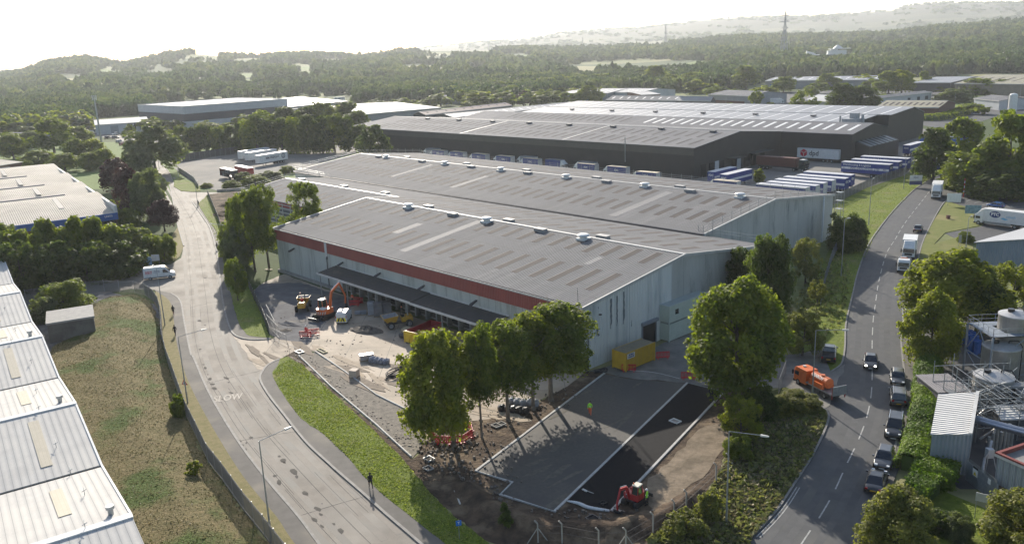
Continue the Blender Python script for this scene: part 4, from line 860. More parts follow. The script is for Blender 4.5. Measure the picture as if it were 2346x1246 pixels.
# concrete block house
q = [G(98,742,3.2), G(130,755,3.2), G(214,738,3.2), G(190,703,3.2)]
q = [G(98,722,3.2), G(107,742,3.2), G(214,725,3.2), G(193,704,3.2)]
bh = thing('substation_block', 'plain windowless concrete block building with flat pale roof on the grass bank', 'building', (q[1].x, q[1].y, 0), math.atan2((q[2]-q[1]).y, (q[2]-q[1]).x))
Lb = (q[2]-q[1]).length; d_ = q[0]-q[1]; Wb = 7.5
b = MB(); b.box(0,Lb,0,Wb,-.2,3.0); b.build('wall', mat('weathered_concrete', (.13,.12,.105), (.09,.083,.075), .9, .9, bump=.02, c3=(.16,.15,.135), s3=.4), bh)
b = MB(); b.box(-.15,Lb+.15,-.15,Wb+.15,3.0,3.3); b.build('roof', mat('pale_felt_roof', (.34,.33,.31), (.25,.245,.235), 1.2, .85), bh)
# blue-grey metal building right (roof sloping away)
g0 = G(2231,620,0)
rb = thing('blue_grey_shed', 'blue-grey ribbed shed with pale roof below the parked white lorry', 'building', (g0.x, g0.y, 0), R(-57))
b = MB(); b.box(0,24,0,40,-.2,1.7); b.build('base_wall', concrete, rb)
b = MB(); prof = [(0,1.7),(24,1.7),(24,5.2),(12,8.0),(0,5.2)]
b.add([(p[0],-.03,p[1]) for p in prof]+[(p[0],40,p[1]) for p in prof], [tuple(range(5)), tuple(range(9,4,-1))]+[(i,5+i,5+(i+1)%5,(i+1)%5) for i in range(5)]); b.build('gable_wall', mat('blue_grey_ribbed', (.21,.26,.34), (.18,.23,.30), .3, .55, stripe=(0,.4,.04)), rb)
for s0, z0, s1, z1 in ((-.4,5.15,12,8.02),(12,8.02,24.4,5.15)):
    b = MB(); b.hexa([(s0,-.3,z0),(s1,-.3,z1),(s1,40,z1),(s0,40,z0),(s0,-.3,z0+.16),(s1,-.3,z1+.16),(s1,40,z1+.16),(s0,40,z0+.16)]); b.build('roof', whiteroof, rb)
# ------------------------------------------------------------------ vehicles
tyre_r = {}
def wheel(T, x, y, r, w=.24, name='wheel'):
    b = MB(); b.tube((x,y-w/2,r),(x,y+w/2,r),r,14); o = b.build(name, black, T)
    b = MB(); s = 1 if y > 0 else -1; b.tube((x,y+s*(w/2-.02),r),(x,y+s*(w/2+.015),r),r*.58,10); b.build('rim', galv, o); return o
def paint(name, c, c2=None, rough=.3): return mat(name, c, c2 or tuple(v*.9 for v in c), 2, rough, .6, clear=.5)
def loft(b, secs, m=0):   # secs: list of rings of equal length
    n = len(secs[0]); vs = [p for s in secs for p in s]; fs = []
    for k in range(len(secs)-1):
        for i in range(n): fs.append((k*n+i, k*n+(i+1) % n, (k+1)*n+(i+1) % n, (k+1)*n+i))
    fs.append(tuple(range(n-1,-1,-1))); fs.append(tuple((len(secs)-1)*n+i for i in range(n))); return b.add(vs, fs, m)
def car(name, label, loc, rz, pm, style='hatch', group=None, lit=False, s=1.0, plate=None):
    T = thing(name, label, 'car', loc, rz, group, s)
    L_ = {'hatch': 4.25, 'suv': 4.75, 'small': 3.85, 'saloon': 4.6}[style]; H = {'hatch':1.48,'suv':1.78,'small':1.42,'saloon':1.42}[style]; Wd = {'suv':.94}.get(style,.89)
    f = L_/2; hood = .80 if style != 'suv' else .98; belt = hood+.10
    # lower body: rings (x, halfwidth, z bottom, z shoulder, z top)
    st = [(-f,.70,.42,.62,hood-.12),(-f+.12,.86,.26,.70,hood+.04),(-f+.7,1.0,.22,.78,belt),(0,1.0,.2,.76,belt+.0),(f-1.35,1.0,.22,.74,hood+.06),(f-.45,.96,.24,.66,hood-.06),(f-.1,.82,.28,.58,hood-.2),(f,.66,.36,.52,hood-.3)]
    secs = []
    for x, w, zb, zs, zt in st:
        w *= Wd; secs.append([(x,-w*.94,zb),(x,-w,zs),(x,-w*.93,zt-.04),(x,-w*.80,zt),(x,w*.80,zt),(x,w*.93,zt-.04),(x,w,zs),(x,w*.94,zb)])
    b = MB(); loft(b, secs); body = b.build('body', pm, T, smooth=False, bevel=.0); 
    mod = body.modifiers.new('round', 'SUBSURF'); mod.levels = 1; mod.render_levels = 1
    body.data.polygons.foreach_set('use_smooth', [True]*len(body.data.polygons))
    # greenhouse
    rear = {'hatch': -f+.12, 'suv': -f+.12, 'small': -f+.1, 'saloon': -f+.75}[style]; rt = {'hatch': -f+.75,'suv': -f+.4,'small': -f+.55,'saloon': -f+1.45}[style]
    x0, x1, x2, x3 = rear, rt, .30*1, f-1.28
    wb_, wt = Wd*.86, Wd*.68
    b = MB(); b.hexa([(x0,-wb_,belt-.04),(x3,-wb_,belt-.04),(x3,wb_,belt-.04),(x0,wb_,belt-.04),(x1,-wt,H-.05),(x2,-wt,H-.05),(x2,wt,H-.05),(x1,wt,H-.05)]); b.build('window', glass, T, bevel=.03)
    b = MB(); e = .02; b.hexa([(x1-.05,-wt-e,H-.09),(x2+.06,-wt-e,H-.09),(x2+.06,wt+e,H-.09),(x1-.05,wt+e,H-.09),(x1+.1,-wt+.1,H),(x2-.1,-wt+.1,H),(x2-.1,wt-.1,H),(x1+.1,wt-.1,H)])
    for sy in (-1,1):
        for (xa, xb) in ((x0,x1),(x3,x2),((x0+x3)/2-.15,(x1+x2)/2-.1)):
            b.hexa([(xa-.05,sy*(wb_+.0)-.03,belt-.05),(xa+.05,sy*wb_-.03,belt-.05),(xa+.05,sy*wb_+.03,belt-.05),(xa-.05,sy*wb_+.03,belt-.05),(xb-.05,sy*wt-.03,H-.07),(xb+.05,sy*wt-.03,H-.07),(xb+.05,sy*wt+.03,H-.07),(xb-.05,sy*wt+.03,H-.07)])
    b.build('roof', pm, T)
    for sy in (-1,1):
        for sx_ in (f-.85, -f+.8): wheel(T, sx_, sy*(Wd-.12), .33 if style != 'suv' else .38)
        b = MB(); b.box(f-.32,f-.1,sy*Wd*.62-.14,sy*Wd*.62+.14,hood-.24,hood-.12); b.build('headlight', headlit if lit else headlamp, T)
        b = MB(); b.box(-f+.0,-f+.14,sy*Wd*.68-.12,sy*Wd*.68+.12,hood-.16,hood+.02); b.build('tail_light', taillamp, T)
        b = MB(); b.box(x3-.25,x3-.05,sy*(Wd+.08)-.1,sy*(Wd+.08)+.1,belt-.02,belt+.12); b.build('mirror', pm, T)
    b = MB(); b.box(f-.06,f+.005,-.42,.42,.40,.56); b.build('grille', black, T)
    b = MB(); b.box(f-.0,f+.02,-.26,.26,.30,.40); b.build('number_plate', white, T); b = MB(); b.box(-f-.02,-f+.01,-.26,.26,.52,.63); b.build('number_plate', yellow, T)
    if style == 'suv':
        b = MB(); b.box(x1,x2,-wt-.02,-wt+.03,H,H+.05); b.box(x1,x2,wt-.03,wt+.02,H,H+.05); b.build('roof_rail', chrome, T)
    return T
def pgo(px0, px1, z=0):      # heading from one ground point to another
    a, c = G(*px0, z), G(*px1, z); return (a+c)/2, math.atan2((c-a).y, (c-a).x)
cb = paint('black_car_paint', (.018,.019,.022)); cg = paint('dark_grey_car_paint', (.055,.06,.07)); cs = paint('silver_car_paint', (.30,.31,.32)); cbl = paint('blue_car_paint', (.03,.13,.38)); cn = paint('graphite_car_paint', (.10,.10,.10))
KG = 'cars parked along the right kerb'
def carpx(px_rear, px_front, *a, **k):
    return None
def place_car(label, pr, pf_, pm, style, **k):     # ground points: rear centre, front centre
    c, rz = pgo(pr, pf_); c.z = .02; return car('parked_car' if 'group' in k else 'car', label, c, rz, pm, style, **k)
place_car('dark estate car driving down the road with its headlights on', (1994,822), (1994,850), cb, 'saloon', lit=True)
place_car('grey compact car with bonnet stripes, rearmost of the parked kerb row', (2055,862), (2057,886), cn, 'small', group=KG)
place_car('grey crossover seen from behind with rails on its silvery roof', (2058,932), (2056,905), cn, 'suv', group=KG)
place_car('black large off-roader facing the camera in the middle of the kerb row', (2052,972), (2046,1010), cb, 'suv', group=KG)
place_car('slate blue people carrier facing the camera behind the black car', (2030,1043), (2020,1077), cg, 'hatch', group=KG)
place_car('black saloon with dark roof, nearest of the parked kerb row', (2000,1133), (2013,1092), cb, 'saloon', group=KG)
place_car('dark saloon driving away above the white box lorries', (2100,536), (2106,523), cg, 'saloon')
place_car('blue hatchback parked in the bays behind the striped post', (2294,478), (2268,474), cbl, 'hatch')
place_car('silver car at the right edge beside the blue hatchback', (2365,500), (2338,492), cs, 'hatch')
place_car('silver car driving on the estate road by the curved hedge', (2226,264), (2244,264), cs, 'hatch', s=1.1)
place_car('grey car by the white storage tank near the right edge', (2286,252), (2291,247), cs, 'hatch', s=1.1)
place_car('white hatchback parked outside the low white unit', (272,309), (256,311), white, 'hatch', s=1.2)
for i, (x, y, lab, pm) in enumerate(((1706,252,'pale blue van-like car beside the dark depot roof edge', cs),(1752,246,'white estate car parked left of the cube-shaped hedge', white),(1722,240,'small dark car under the round estate tree', cb),(1738,238,'grey car in the third row by the round tree', cg),(1765,238,'white pick-up style car beside the white cab', white))):
    car('parked_car', lab, G(x, y), R(10+8*i), pm, 'hatch', 'cars parked on the far estate', s=1.25)
for i, (x, y, lab, pm) in enumerate(((275,327,'white car at the head of the queue on the far left yard', white),(265,318,'dark car beside the white unit yard', cb),(292,340,'silver car behind the mast', cs),(282,333,'red car in the far left yard', red),(300,318,'white car under the small street tree', white),(247,318,'grey car next to the lattice mast foot', cg))):
    car('parked_car', lab, G(x, y), R(60+5*i), pm, 'hatch', 'vehicles in the far left yard', s=1.15)
# pick-up on the verge
def pickup():
    c, rz = pgo((1897,836),(1900,806)); c.z = .12; T = thing('pickup_truck', 'dark pick-up truck parked on the verge above the orange lorry', 'pickup', c, rz)
    pm = cb; b = MB(); loft(b, [[(x,-w,.35),(x,-w,.85),(x,-w*.92,zt),(x,w*.92,zt),(x,w,.85),(x,w,.35)] for x, w, zt in ((-2.6,.86,1.05),(-2.5,.92,1.1),(-.7,.94,1.12),(.9,.94,1.12),(2.3,.9,1.02),(2.6,.78,.9))]); b.build('body', pm, T, bevel=.04)
    b = MB(); b.box(-2.4,-.75,-.78,.78,1.09,1.14); b.build('load_bed_cover', black, T)
    b = MB(); b.hexa([(-.8,-.8,1.08),(1.15,-.8,1.08),(1.15,.8,1.08),(-.8,.8,1.08),(-.6,-.64,1.72),(.45,-.64,1.72),(.45,.64,1.72),(-.6,.64,1.72)]); b.build('window', glass, T, bevel=.03)
    b = MB(); b.box(-.68,.5,-.66,.66,1.7,1.78); b.build('roof', cg, T, bevel=.03)
    for sy in (-1,1):
        for x in (-1.6,1.7): wheel(T, x, sy*.82, .38)
        b = MB(); b.box(-2.64,-2.56,sy*.78-.1,sy*.78+.1,.75,1.0); b.build('tail_light', taillamp, T)
        b = MB(); b.box(1.0,1.2,sy*1.0-.1,sy*1.0+.1,1.1,1.25); b.build('mirror', pm, T)
    b = MB(); b.box(-2.65,-2.6,-.26,.26,.6,.72); b.build('number_plate', yellow, T)
pickup()
def cabin(T, x0, L_, H, W_, pm, z0=.55, name='cab', lights=True):
    f = x0+L_; b = MB(); loft(b, [[(x,-w,z0),(x,-w,H-.5-d),(x,-w*.9,H-d),(x,w*.9,H-d),(x,w,H-.5-d),(x,w,z0)] for x, w, d in ((x0,W_,0),(f-.5,W_,0),(f-.1,W_*.97,.25),(f,W_*.93,.9))]); cab = b.build(name, pm, T, bevel=.04)
    zc = z0+(H-z0)*.42
    b = MB(); b.hexa([(f-.02,-W_*.88,zc),(f+.05,-W_*.88,zc),(f+.05,W_*.88,zc),(f-.02,W_*.88,zc),(f-.3,-W_*.82,H-.45),(f-.05,-W_*.82,H-.45),(f-.05,W_*.82,H-.45),(f-.3,W_*.82,H-.45)]); b.build('windscreen', glass, cab)
    for sy in (-1,1):
        b = MB(); y0, y1 = sorted((sy*(W_-.02), sy*(W_+.02))); b.box(f-1.25,f-.35,y0,y1,zc+.05,H-.6); b.build('side_window', glass, cab)
        b = MB(); b.box(f-.15,f+.02,sy*(W_+.18)-.1,sy*(W_+.18)+.1,zc,zc+.7); b.build('mirror', black, cab)
        if lights: b = MB(); b.box(f-.06,f+.05,sy*W_*.72-.18,sy*W_*.72+.18,z0+.1,z0+.3); b.build('headlight', headlamp, cab)
    b = MB(); b.box(f-.3,f+.08,-W_*.98,W_*.98,z0-.25,z0+.08); b.box(f-.02,f+.06,-W_*.6,W_*.6,z0+.35,zc-.15); b.build('bumper', black, cab)
    return cab
def boxtruck(label, loc, rz, body=white, roofm=white, cabm=white, L_=8.2, H=3.6, s=1.0, group=None, name='box_lorry', deflector=True, texts=(), cat='lorry', skirt=None):
    T = thing(name, label, cat, loc, rz, group, s); W_ = 1.22; x0 = -L_/2; cl = 1.9; xb = L_/2-cl
    b = MB(); b.box(x0,xb-.1,-1.25,1.25,1.0,H); b.build('cargo_box', body, T, bevel=.0)
    b = MB(); b.box(x0-.02,xb-.08,-1.27,1.27,H,H+.06); b.build('box_roof', roofm, T)
    cabin(T, xb, cl, 2.6, 1.12, cabm)
    if deflector: b = MB(); b.hexa([(xb+.05,-1.05,2.58),(xb+1.5,-.95,2.5),(xb+1.5,.95,2.5),(xb+.05,1.05,2.58),(xb+.05,-1.05,H-.05),(xb+.5,-.85,H-.1),(xb+.5,.85,H-.1),(xb+.05,1.05,H-.05)]); b.build('wind_deflector', cabm, T, bevel=.05)
    b = MB(); b.box(x0+.1,L_/2-.3,-.45,.45,.55,1.0); b.build('chassis', darkmetal, T)
    b = MB(); b.box(x0-.03,x0,-1.15,1.15,1.05,H-.1); b.build('rear_door', offwhite, T)
    for sy in (-1,1):
        wheel(T, L_/2-1.0, sy*1.0, .46, .3); wheel(T, x0+2.0, sy*.98, .46, .45)
        b = MB(); b.box(x0+2.8,xb-.4,min(sy*1.18,sy*1.22),max(sy*1.18,sy*1.22),.5,.95); b.build('side_guard', skirt or galv, T)
        b = MB(); b.box(x0-.06,x0,sy*.95-.15,sy*.95+.15,.85,1.0); b.build('tail_light', taillamp, T)
    for (txt, size, m, x, z, side, bold) in texts:
        lettering(txt, size, m, T, (x, -1.27*side if side > 0 else 1.27, z), (R(90),0,0 if side > 0 else R(180)), bold)
    return T
navyt = navy
c, rz = pgo((2152,432),(2138,472)); c.z=.02; boxtruck('white box lorry driving down the upper part of the right road', c, rz, L_=8.6, H=3.7)
c, rz = pgo((2086,570),(2078,603)); c.z=.02; boxtruck('white luton lorry with domed front close behind the flatbed', c, rz, L_=7.2, H=3.5)
# flatbed with equipment in front of it
def flatbed():
    c, rz = pgo((2076,596),(2071,633)); c = G(2070,618); c.z = .02; T = thing('dropside_lorry', 'white-cabbed dropside lorry carrying equipment, foremost of the two queued under the trees', 'lorry', c, rz)
    cabin(T, 1.3, 1.9, 2.5, 1.05, white)
    b = MB(); b.box(-3.4,1.2,-1.1,1.1,.95,1.05); b.box(-3.4,1.2,-1.12,-1.06,1.05,1.45); b.box(-3.4,1.2,1.06,1.12,1.05,1.45); b.box(-3.46,-3.4,-1.1,1.1,1.05,1.45); b.build('load_bed', galv, T)
    b = MB(); b.box(1.1,1.2,-1.1,1.1,1.05,2.6); b.box(-2.6,-.8,-.8,.3,1.06,1.9); b.box(-.6,.7,-.6,.8,1.06,1.7); b.build('load', mat('load_grey', (.35,.36,.37), (.2,.2,.2), 2, .6), T)
    b = MB(); b.box(1.2,1.35,-.6,.6,2.5,2.62); b.box(-1.6,-1.1,.3,.9,1.06,1.4); b.build('beacon_bar', orange, T)
    b = MB(); b.box(-3.2,3,-.4,.4,.5,.95); b.build('chassis', darkmetal, T)
    for sy in (-1,1): wheel(T, 2.2, sy*.92, .4); wheel(T, -2.0, sy*.9, .4, .4)
flatbed()
c, rz = pgo((2340,525),(2245,513)); T = boxtruck('white box lorry with dark round emblem and pale blue lettering', (G(2292,519).x, G(2292,519).y, .03), rz, L_=10.6, H=3.75)
for o_ in (1,):
    m_ = mat('pale_blue_lettering', (.15,.45,.65), rough=.6)
    b = MB(); b.tube((1.6,0,0),(1.6,0,0.02),.01); e_ = MB(); vs = [(.0+1.15*math.cos(t*math.pi/12), 1.262, 2.75+.72*math.sin(t*math.pi/12)) for t in range(24)]; e_.add([(v[0]+.9, v[1], v[2]) for v in vs], [tuple(range(24))]); e_.build('emblem', navy, T)
    lettering('PTC', .9, white, T, (.9,1.268,2.75), (R(90),0,R(180)), .05); lettering('couch', .8, m_, T, (-2.4,1.262,2.5), (R(90),0,R(180)), .0)
    e_ = MB(); e_.add([(-1.9,1.262,1.9),(-.8,1.262,2.25),(-.3,1.262,2.0),(-1.2,1.262,1.7)], [(0,1,2,3)]); e_.build('splash', m_, T)
# white van on the left side road
def van():
    c, rz = pgo((330,642),(404,634)); T = thing('delivery_van', 'white panel van with red logo and dark writing leaving the left side road', 'van', (c.x,c.y,.02), rz); 
    secs = []
    for x, w, zt, zs in ((-2.95,.9,2.35,1.9),(-2.85,.98,2.55,2.0),(.6,.98,2.6,2.05),(1.15,.95,2.5,1.9),(1.95,.92,1.62,1.45),(2.2,.92,1.32,1.2),(2.85,.85,1.08,.95),(2.98,.78,.75,.7)):
        secs.append([(x,-w,.35),(x,-w,zs),(x,-w*.85,zt),(x,w*.85,zt),(x,w,zs),(x,w,.35)])
    b = MB(); loft(b, secs); b.build('body', white, T, bevel=.03)
    b = MB(); b.hexa([(2.02,-.8,1.5),(2.08,-.8,1.5),(2.08,.8,1.5),(2.02,.8,1.5),(1.2,-.76,2.38),(1.28,-.76,2.44),(1.28,.76,2.44),(1.2,.76,2.38)]); b.build('windscreen', glass, T)
    for sy in (-1,1):
        b = MB(); y0 = sy*.985; b.add([(.75,y0,1.35),(1.9,y0,1.35),(1.25,y0,2.05),(.75,y0,2.05)], [(0,1,2,3)] if sy < 0 else [(3,2,1,0)]); b.build('side_window', glass, T)
        wheel(T, 2.0, sy*.88, .35); wheel(T, -1.75, sy*.88, .35)
        b = MB(); b.box(-2.9,1.5,min(sy*.97,sy*1.0),max(sy*.97,sy*1.0),.35,.62); b.build('sill_trim', mat('grey_plastic', (.12,.12,.12), rough=.6), T)
        b = MB(); b.box(2.7,2.95,sy*.7-.12,sy*.7+.12,.85,1.02); b.build('headlight', headlamp, T)
    b = MB(); b.box(2.9,3.02,-.75,.75,.35,.65); b.build('bumper', black, T)
    b = MB(); b.box(-2.55,-1.3,-.995,-.985,1.35,1.95); b.build('logo_panel', mat('logo_red', (.55,.06,.08), rough=.5), T)
    lettering('MILFORD', .27, white, T, (-1.93,-1.0,1.78), (R(90),0,0), .012); lettering('VAN HIRE', .27, white, T, (-1.93,-1.0,1.5), (R(90),0,0), .012)
    lettering('The Specialist', .2, navy, T, (-.35,-.99,1.85), (R(90),0,0), .008); lettering('in Vehicle Hire', .2, navy, T, (-.35,-.99,1.55), (R(90),0,0), .008)
van()
# small white support van with chevrons in the yard
def sitevan():
    c, rz = pgo((787,738),(792,714)); c = G(789,735); T = thing('support_van', 'small white van showing yellow and black chevrons on its rear, parked by the orange excavator', 'van', (c.x,c.y,.05), R(88))
    b = MB(); loft(b, [[(x,-w,.35),(x,-w,1.35),(x,-w*.85,zt),(x,w*.85,zt),(x,w,1.35),(x,w,.35)] for x, w, zt in ((-2.1,.88,1.8),(-2.0,.92,1.92),(.5,.92,1.95),(1.0,.9,1.6),(1.9,.88,1.1),(2.2,.8,.9))]); b.build('body', white, T, bevel=.03)
    b = MB()
    for k in range(7):
        for sg_ in (-1,1):
            y0, y1 = sg_*(.82-.26*k/1.0), 0
        y = -.84+.24*k; up = abs(k+.5-3.5)
        b.add([(-2.12,-.84+.24*k,.5),(-2.12,-.84+.24*(k+1),.5),(-2.12,-.84+.24*(k+1)+(.2 if k < 3 else -.2),1.15),(-2.12,-.84+.24*k+(.2 if k < 3 else -.2),1.15)], [(3,2,1,0)], k % 2)
    b.build('chevron_panel', [mat('chevron_yellow', (.85,.7,.03), rough=.5), black], T)
    b = MB(); b.box(-2.05,-2.02,-.7,.7,1.25,1.75); b.build('rear_window', glass, T); b = MB(); b.box(-1.8,.3,-.6,.6,1.94,1.99); b.build('roof_box', offwhite, T)
    for sy in (-1,1): wheel(T, 1.4, sy*.8, .32); wheel(T, -1.4, sy*.8, .32); b = MB(); b.box(-2.13,-2.05,sy*.85-.06,sy*.85+.06,1.1,1.5); b.build('tail_light', taillamp, T)
sitevan()
# orange tanker lorry
def tanker():
    a, c_ = G(1822,868), G(1910,915); mid = (a+c_)/2; rz = math.atan2((a-c_).y, (a-c_).x); T = thing('tanker_lorry', 'bright orange tanker lorry with crew cab and rear tail lift turning into the site exit', 'lorry', (mid.x+.3,mid.y-.75,.03), rz, None, .82)
    cabin(T, 1.6, 2.9, 2.75, 1.12, orange)
    b = MB(); b.box(-4.3,1.6,-1.12,1.12,.95,1.12); b.build('load_bed', galv, T)
    b = MB(); n = 18; secs = []
    for x, r in ((-2.3,.45),(-2.2,.8),(1.1,.8),(1.2,.45)): secs.append([(x, r*math.cos(2*math.pi*i/n), 2.0+r*math.sin(2*math.pi*i/n)) for i in range(n)])
    loft(b, secs); tk = b.build('tank', orange, T, smooth=False)
    b = MB(); b.box(-1.9,1.0,.6,1.12,1.12,1.9); b.box(-1.9,1.0,-1.12,-.6,1.12,1.6); b.build('side_locker', orange, T)
    lettering('SEARCH', .62, white, T, (-.35,.62,2.58), (R(48),0,R(180)), .03)
    b = MB(); b.tube((-.8,0,2.75),(-.8,0,2.95),.3,12); b.tube((-2,.1,2.82),(.9,.1,2.82),.05,6); b.build('filler_cap', orange, T)
    b = MB(); b.box(-4.45,-4.35,-1.2,1.2,1.1,2.45); b.build('tail_lift', galv, T)
    b = MB()
    for sy in (-1,1): b.box(-4.3,-4.2,sy*1.15-.06,sy*1.15+.06,.5,2.4)
    b.build('lift_post', red, T)
    b = MB(); b.box(-4,4.2,-.42,.42,.55,.95); b.box(-3.6,-1.6,1.0,1.2,.5,.9,0); b.build('chassis', darkmetal, T)
    b = MB(); b.tube((3.4,0,2.75),(3.4,0,2.9),.25,10); b.build('roof_beacon', offwhite, T)
    for sy in (-1,1): wheel(T, 3.4, sy*.98, .46, .3); wheel(T, -2.6, sy*.96, .46, .45)
tanker()
# trailers
trm = mat('trailer_white_roof', (.60,.60,.62), (.52,.52,.54), .8, .5); bluef = mat('blue_curtain', (.025,.05,.24), (.02,.04,.19), .6, .55)
def trailer(label, loc, rz, side=bluef, roofm=trm, s=1.0, group=None, stripe=True, words=None, front=None, L_=13.6, rear=None, both=True, endtext=None):
    T = thing('trailer', label, 'trailer', loc, rz, group, s); x0 = -L_/2; H = 4.1
    b = MB(); b.box(x0,-x0,-1.25,1.25,1.15,H-.06); b.build('body', side, T)
    b = MB(); b.box(x0-.02,-x0+.02,-1.27,1.27,H-.06,H); b.box(x0-.02,-x0+.02,-1.28,-1.24,H-.22,H-.07); b.build('roof', roofm, T)
    if stripe:
        b = MB(); b.box(x0+.1,-x0-.1,-1.275,-1.252,2.15,2.75)
        if both: b.box(x0+.1,-x0-.1,1.252,1.275,2.15,2.75)
        b.build('white_stripe', white, T)
    b = MB(); b.box(-x0+.005,-x0+.05,-1.2,1.2,1.2,H-.12); b.build('rear_door', rear or side, T)
    b = MB(); b.box(x0+.3,-x0-.1,-.45,.45,.8,1.15); b.box(x0+3,x0+3.15,-.8,-.65,0,1.1); b.box(x0+3,x0+3.15,.65,.8,0,1.1); b.build('chassis', darkmetal, T)
    for k in range(3):
        for sy in (-1,1): wheel(T, -x0-2.2-1.3*k, sy*1.0, .5, .36)
    if words:
        for txt, size, m, x, z, bold in words:
            lettering(txt, size, m, T, (x,-1.28,z), (R(90),0,0), bold)
    if endtext: lettering(endtext, .9, white, T, (-x0+.06,0,3.0), (R(90),0,R(90)), .03)
    return T
GY = 'blue curtain trailers parked in the depot yard'
cream_r = mat('cream_box_roof', (.58,.50,.36), (.5,.43,.31), 1, .6)
words = [('Warehousing & Logistics', .8, white, -2.3, 3.4, .012), ('FDC (HOLDINGS) LTD', .82, navy, 0, 2.45, .015), ('FDC', .5, navy, 5.6, 2.45, .02), ('01772 000000'[:0] or 'FDC', .3, navy, -6.0, 2.45, .01)]
trailer('nearest blue curtain trailer with its whole lettered side facing the camera', FW2(42.2,31.2), AZ2, s=1.09, words=words, group=GY, endtext='FDC')
trailer('blue trailer directly behind the fully lettered one', FW2(42.2,38.5), AZ2, s=1.09, group=GY, endtext='FDC')
trailer('third blue trailer back in the row of the lettered one', FW2(41.8,46.5), AZ2, s=1.09, group=GY, words=words[:1], endtext='FDC')
trailer('blue trailer furthest right in the yard, half behind the dark tree', FW2(57,50.5), AZ2, s=1.09, group=GY, endtext='FDC')
for k, (s_, t_) in enumerate(((41.2,7.0),(42.4,.4),(40.9,-4.6),(41,-10),(41.2,-15),(40.6,-19.6))):
    lab = ('rearmost white-roofed blue trailer of the front yard row','second trailer from the back of the front yard row, lettered rear door','third white-roofed trailer from the back of the front yard row','fourth white-roofed trailer of the front yard row','fifth trailer of the front yard row next to the roof edge','foremost trailer of the front yard row, mostly hidden by the warehouse roof')[k]
    trailer(lab, FW2(s_, t_), AZ2, s=1.05, group=GY, endtext='FDC', rear=(bluef if k < 2 else offwhite), words=None)
trailer('blue curtain trailer by the depot gable, left of the sapling, rear one of two', FW2(10.3,.2), AZ2+R(90)+math.pi, s=1.0, group=GY, words=None, endtext='FDC', L_=13)
trailer('blue curtain trailer by the depot gable nearer the sapling, front one of two', FW2(17.2,-3.4), AZ2+R(90)+math.pi, s=1.05, group=GY, words=words[1:2], endtext='FDC')
trailer('dark blue trailer beside the lean-to of the depot', FW2(35,89.5), AZ2+R(90)+math.pi, s=1.0, group=GY, words=words[1:2], endtext='FDC')
trailer('plain bright blue trailer at the back of the yard', FW2(36,114), AZ2+R(20), s=1.05, side=mat('bright_blue_curtain', (.04,.12,.45), rough=.5), stripe=False, group=GY)
trailer('second plain blue trailer at the back of the yard', FW2(40,120), AZ2+R(20), s=1.05, side=MATS['bright_blue_curtain'], stripe=False, group=GY)
dp = trailer('white box trailer with a red cube emblem and dark lower-case letters backed onto the depot', FW2(14.8,57), AZ2, side=white, s=1.12, stripe=False)
lettering('dpd', 2.1, mat('charcoal_lettering', (.04,.035,.035), rough=.6), dp, (-1.2,-1.29,2.65), (R(90),0,0), .03)
dr = mat('emblem_red', (.55,.01,.04), rough=.5); b = MB(); cx_, cz_ = -4.6, 2.65; Rr = 1.25
hexp = [(cx_+Rr*math.sin(k*math.pi/3), cz_+Rr*math.cos(k*math.pi/3)) for k in range(6)]
b.add([(p[0],-1.27,p[1]) for p in hexp], [tuple(range(5,-1,-1))]); b.build('emblem', dr, dp)
b = MB()
for k in (1,5,3):
    q_ = hexp[k]; dx, dz = q_[0]-cx_, q_[1]-cz_; l = math.hypot(dx,dz); nx, nz = -dz/l*.09, dx/l*.09; f0 = 0.0
    b.add([(cx_-nx,-1.282,cz_-nz),(cx_+nx,-1.282,cz_+nz),(cx_+dx*.85+nx,-1.282,cz_+dz*.85+nz),(cx_+dx*.85-nx,-1.282,cz_+dz*.85-nz)], [(0,1,2,3),(3,2,1,0)])
b.build('emblem_line', white, dp)
def artic():
    T = thing('container_lorry', 'articulated lorry with a rust-brown container and dark cab in front of the depot docks', 'lorry', FW2(14.6,32.5), AZ2, s=1.08)
    b = MB(); b.box(-9.2,4,-1.25,1.25,1.3,4.0); b.build('container', mat('rust_container', (.13,.035,.028), (.10,.03,.025), 2, .65, stripe=(0,.3,.04)), T)
    b = MB(); b.box(-9,5,-.5,.5,.8,1.28); b.build('chassis', darkmetal, T)
    cabin(T, 4.9, 2.2, 3.6, 1.2, mat('dark_green_cab', (.02,.035,.03), rough=.4), z0=.8); b = MB(); b.box(5.1,6.4,-1.0,1.0,3.58,3.66); b.build('cab_roof_panel', white, T)
    for x in (-8,-6.7,-5.4,3.4,6.2):
        for sy in (-1,1): wheel(T, x, sy*1.0, .5, .34)
artic()
words_t = [('Warehousing', .5, white, -1.2, 2.6, .01)]
BT = 'blue rigid lorries parked along the dark depot wall'
spots = [(-119.5,-5.2),(-108,-5.2),(-94.5,-5.6),(-80.5,-5.8),(-66,-6.2),(-38.5,-7.4),(-25,-7.8),(-9,-13.4),(20.5,-15.9)]
for k, (s_, t_) in enumerate(spots):
    lab = ['blue lorry with cream roof at the left end of the row by the depot','second cream-roofed lorry from the left along the depot wall','third cream-roofed lorry from the left along the depot wall','fourth cream-roofed lorry from the left along the depot wall','fifth cream-roofed lorry with weeds before it','cream-roofed lorry right of the grey-roofed blue one','cream-roofed lorry right of the yellow-green bush','last cream-roofed lorry before the depot corner','lone cream-roofed lorry between the two trailers and the roof edge'][k]
    boxtruck(lab, FW2(s_, t_), AZ2+math.pi, body=bluef, roofm=cream_r, L_=9.6, H=3.6, group=BT, texts=[('FDC', .9, white, -1, 2.5, -1, .03)], skirt=white)
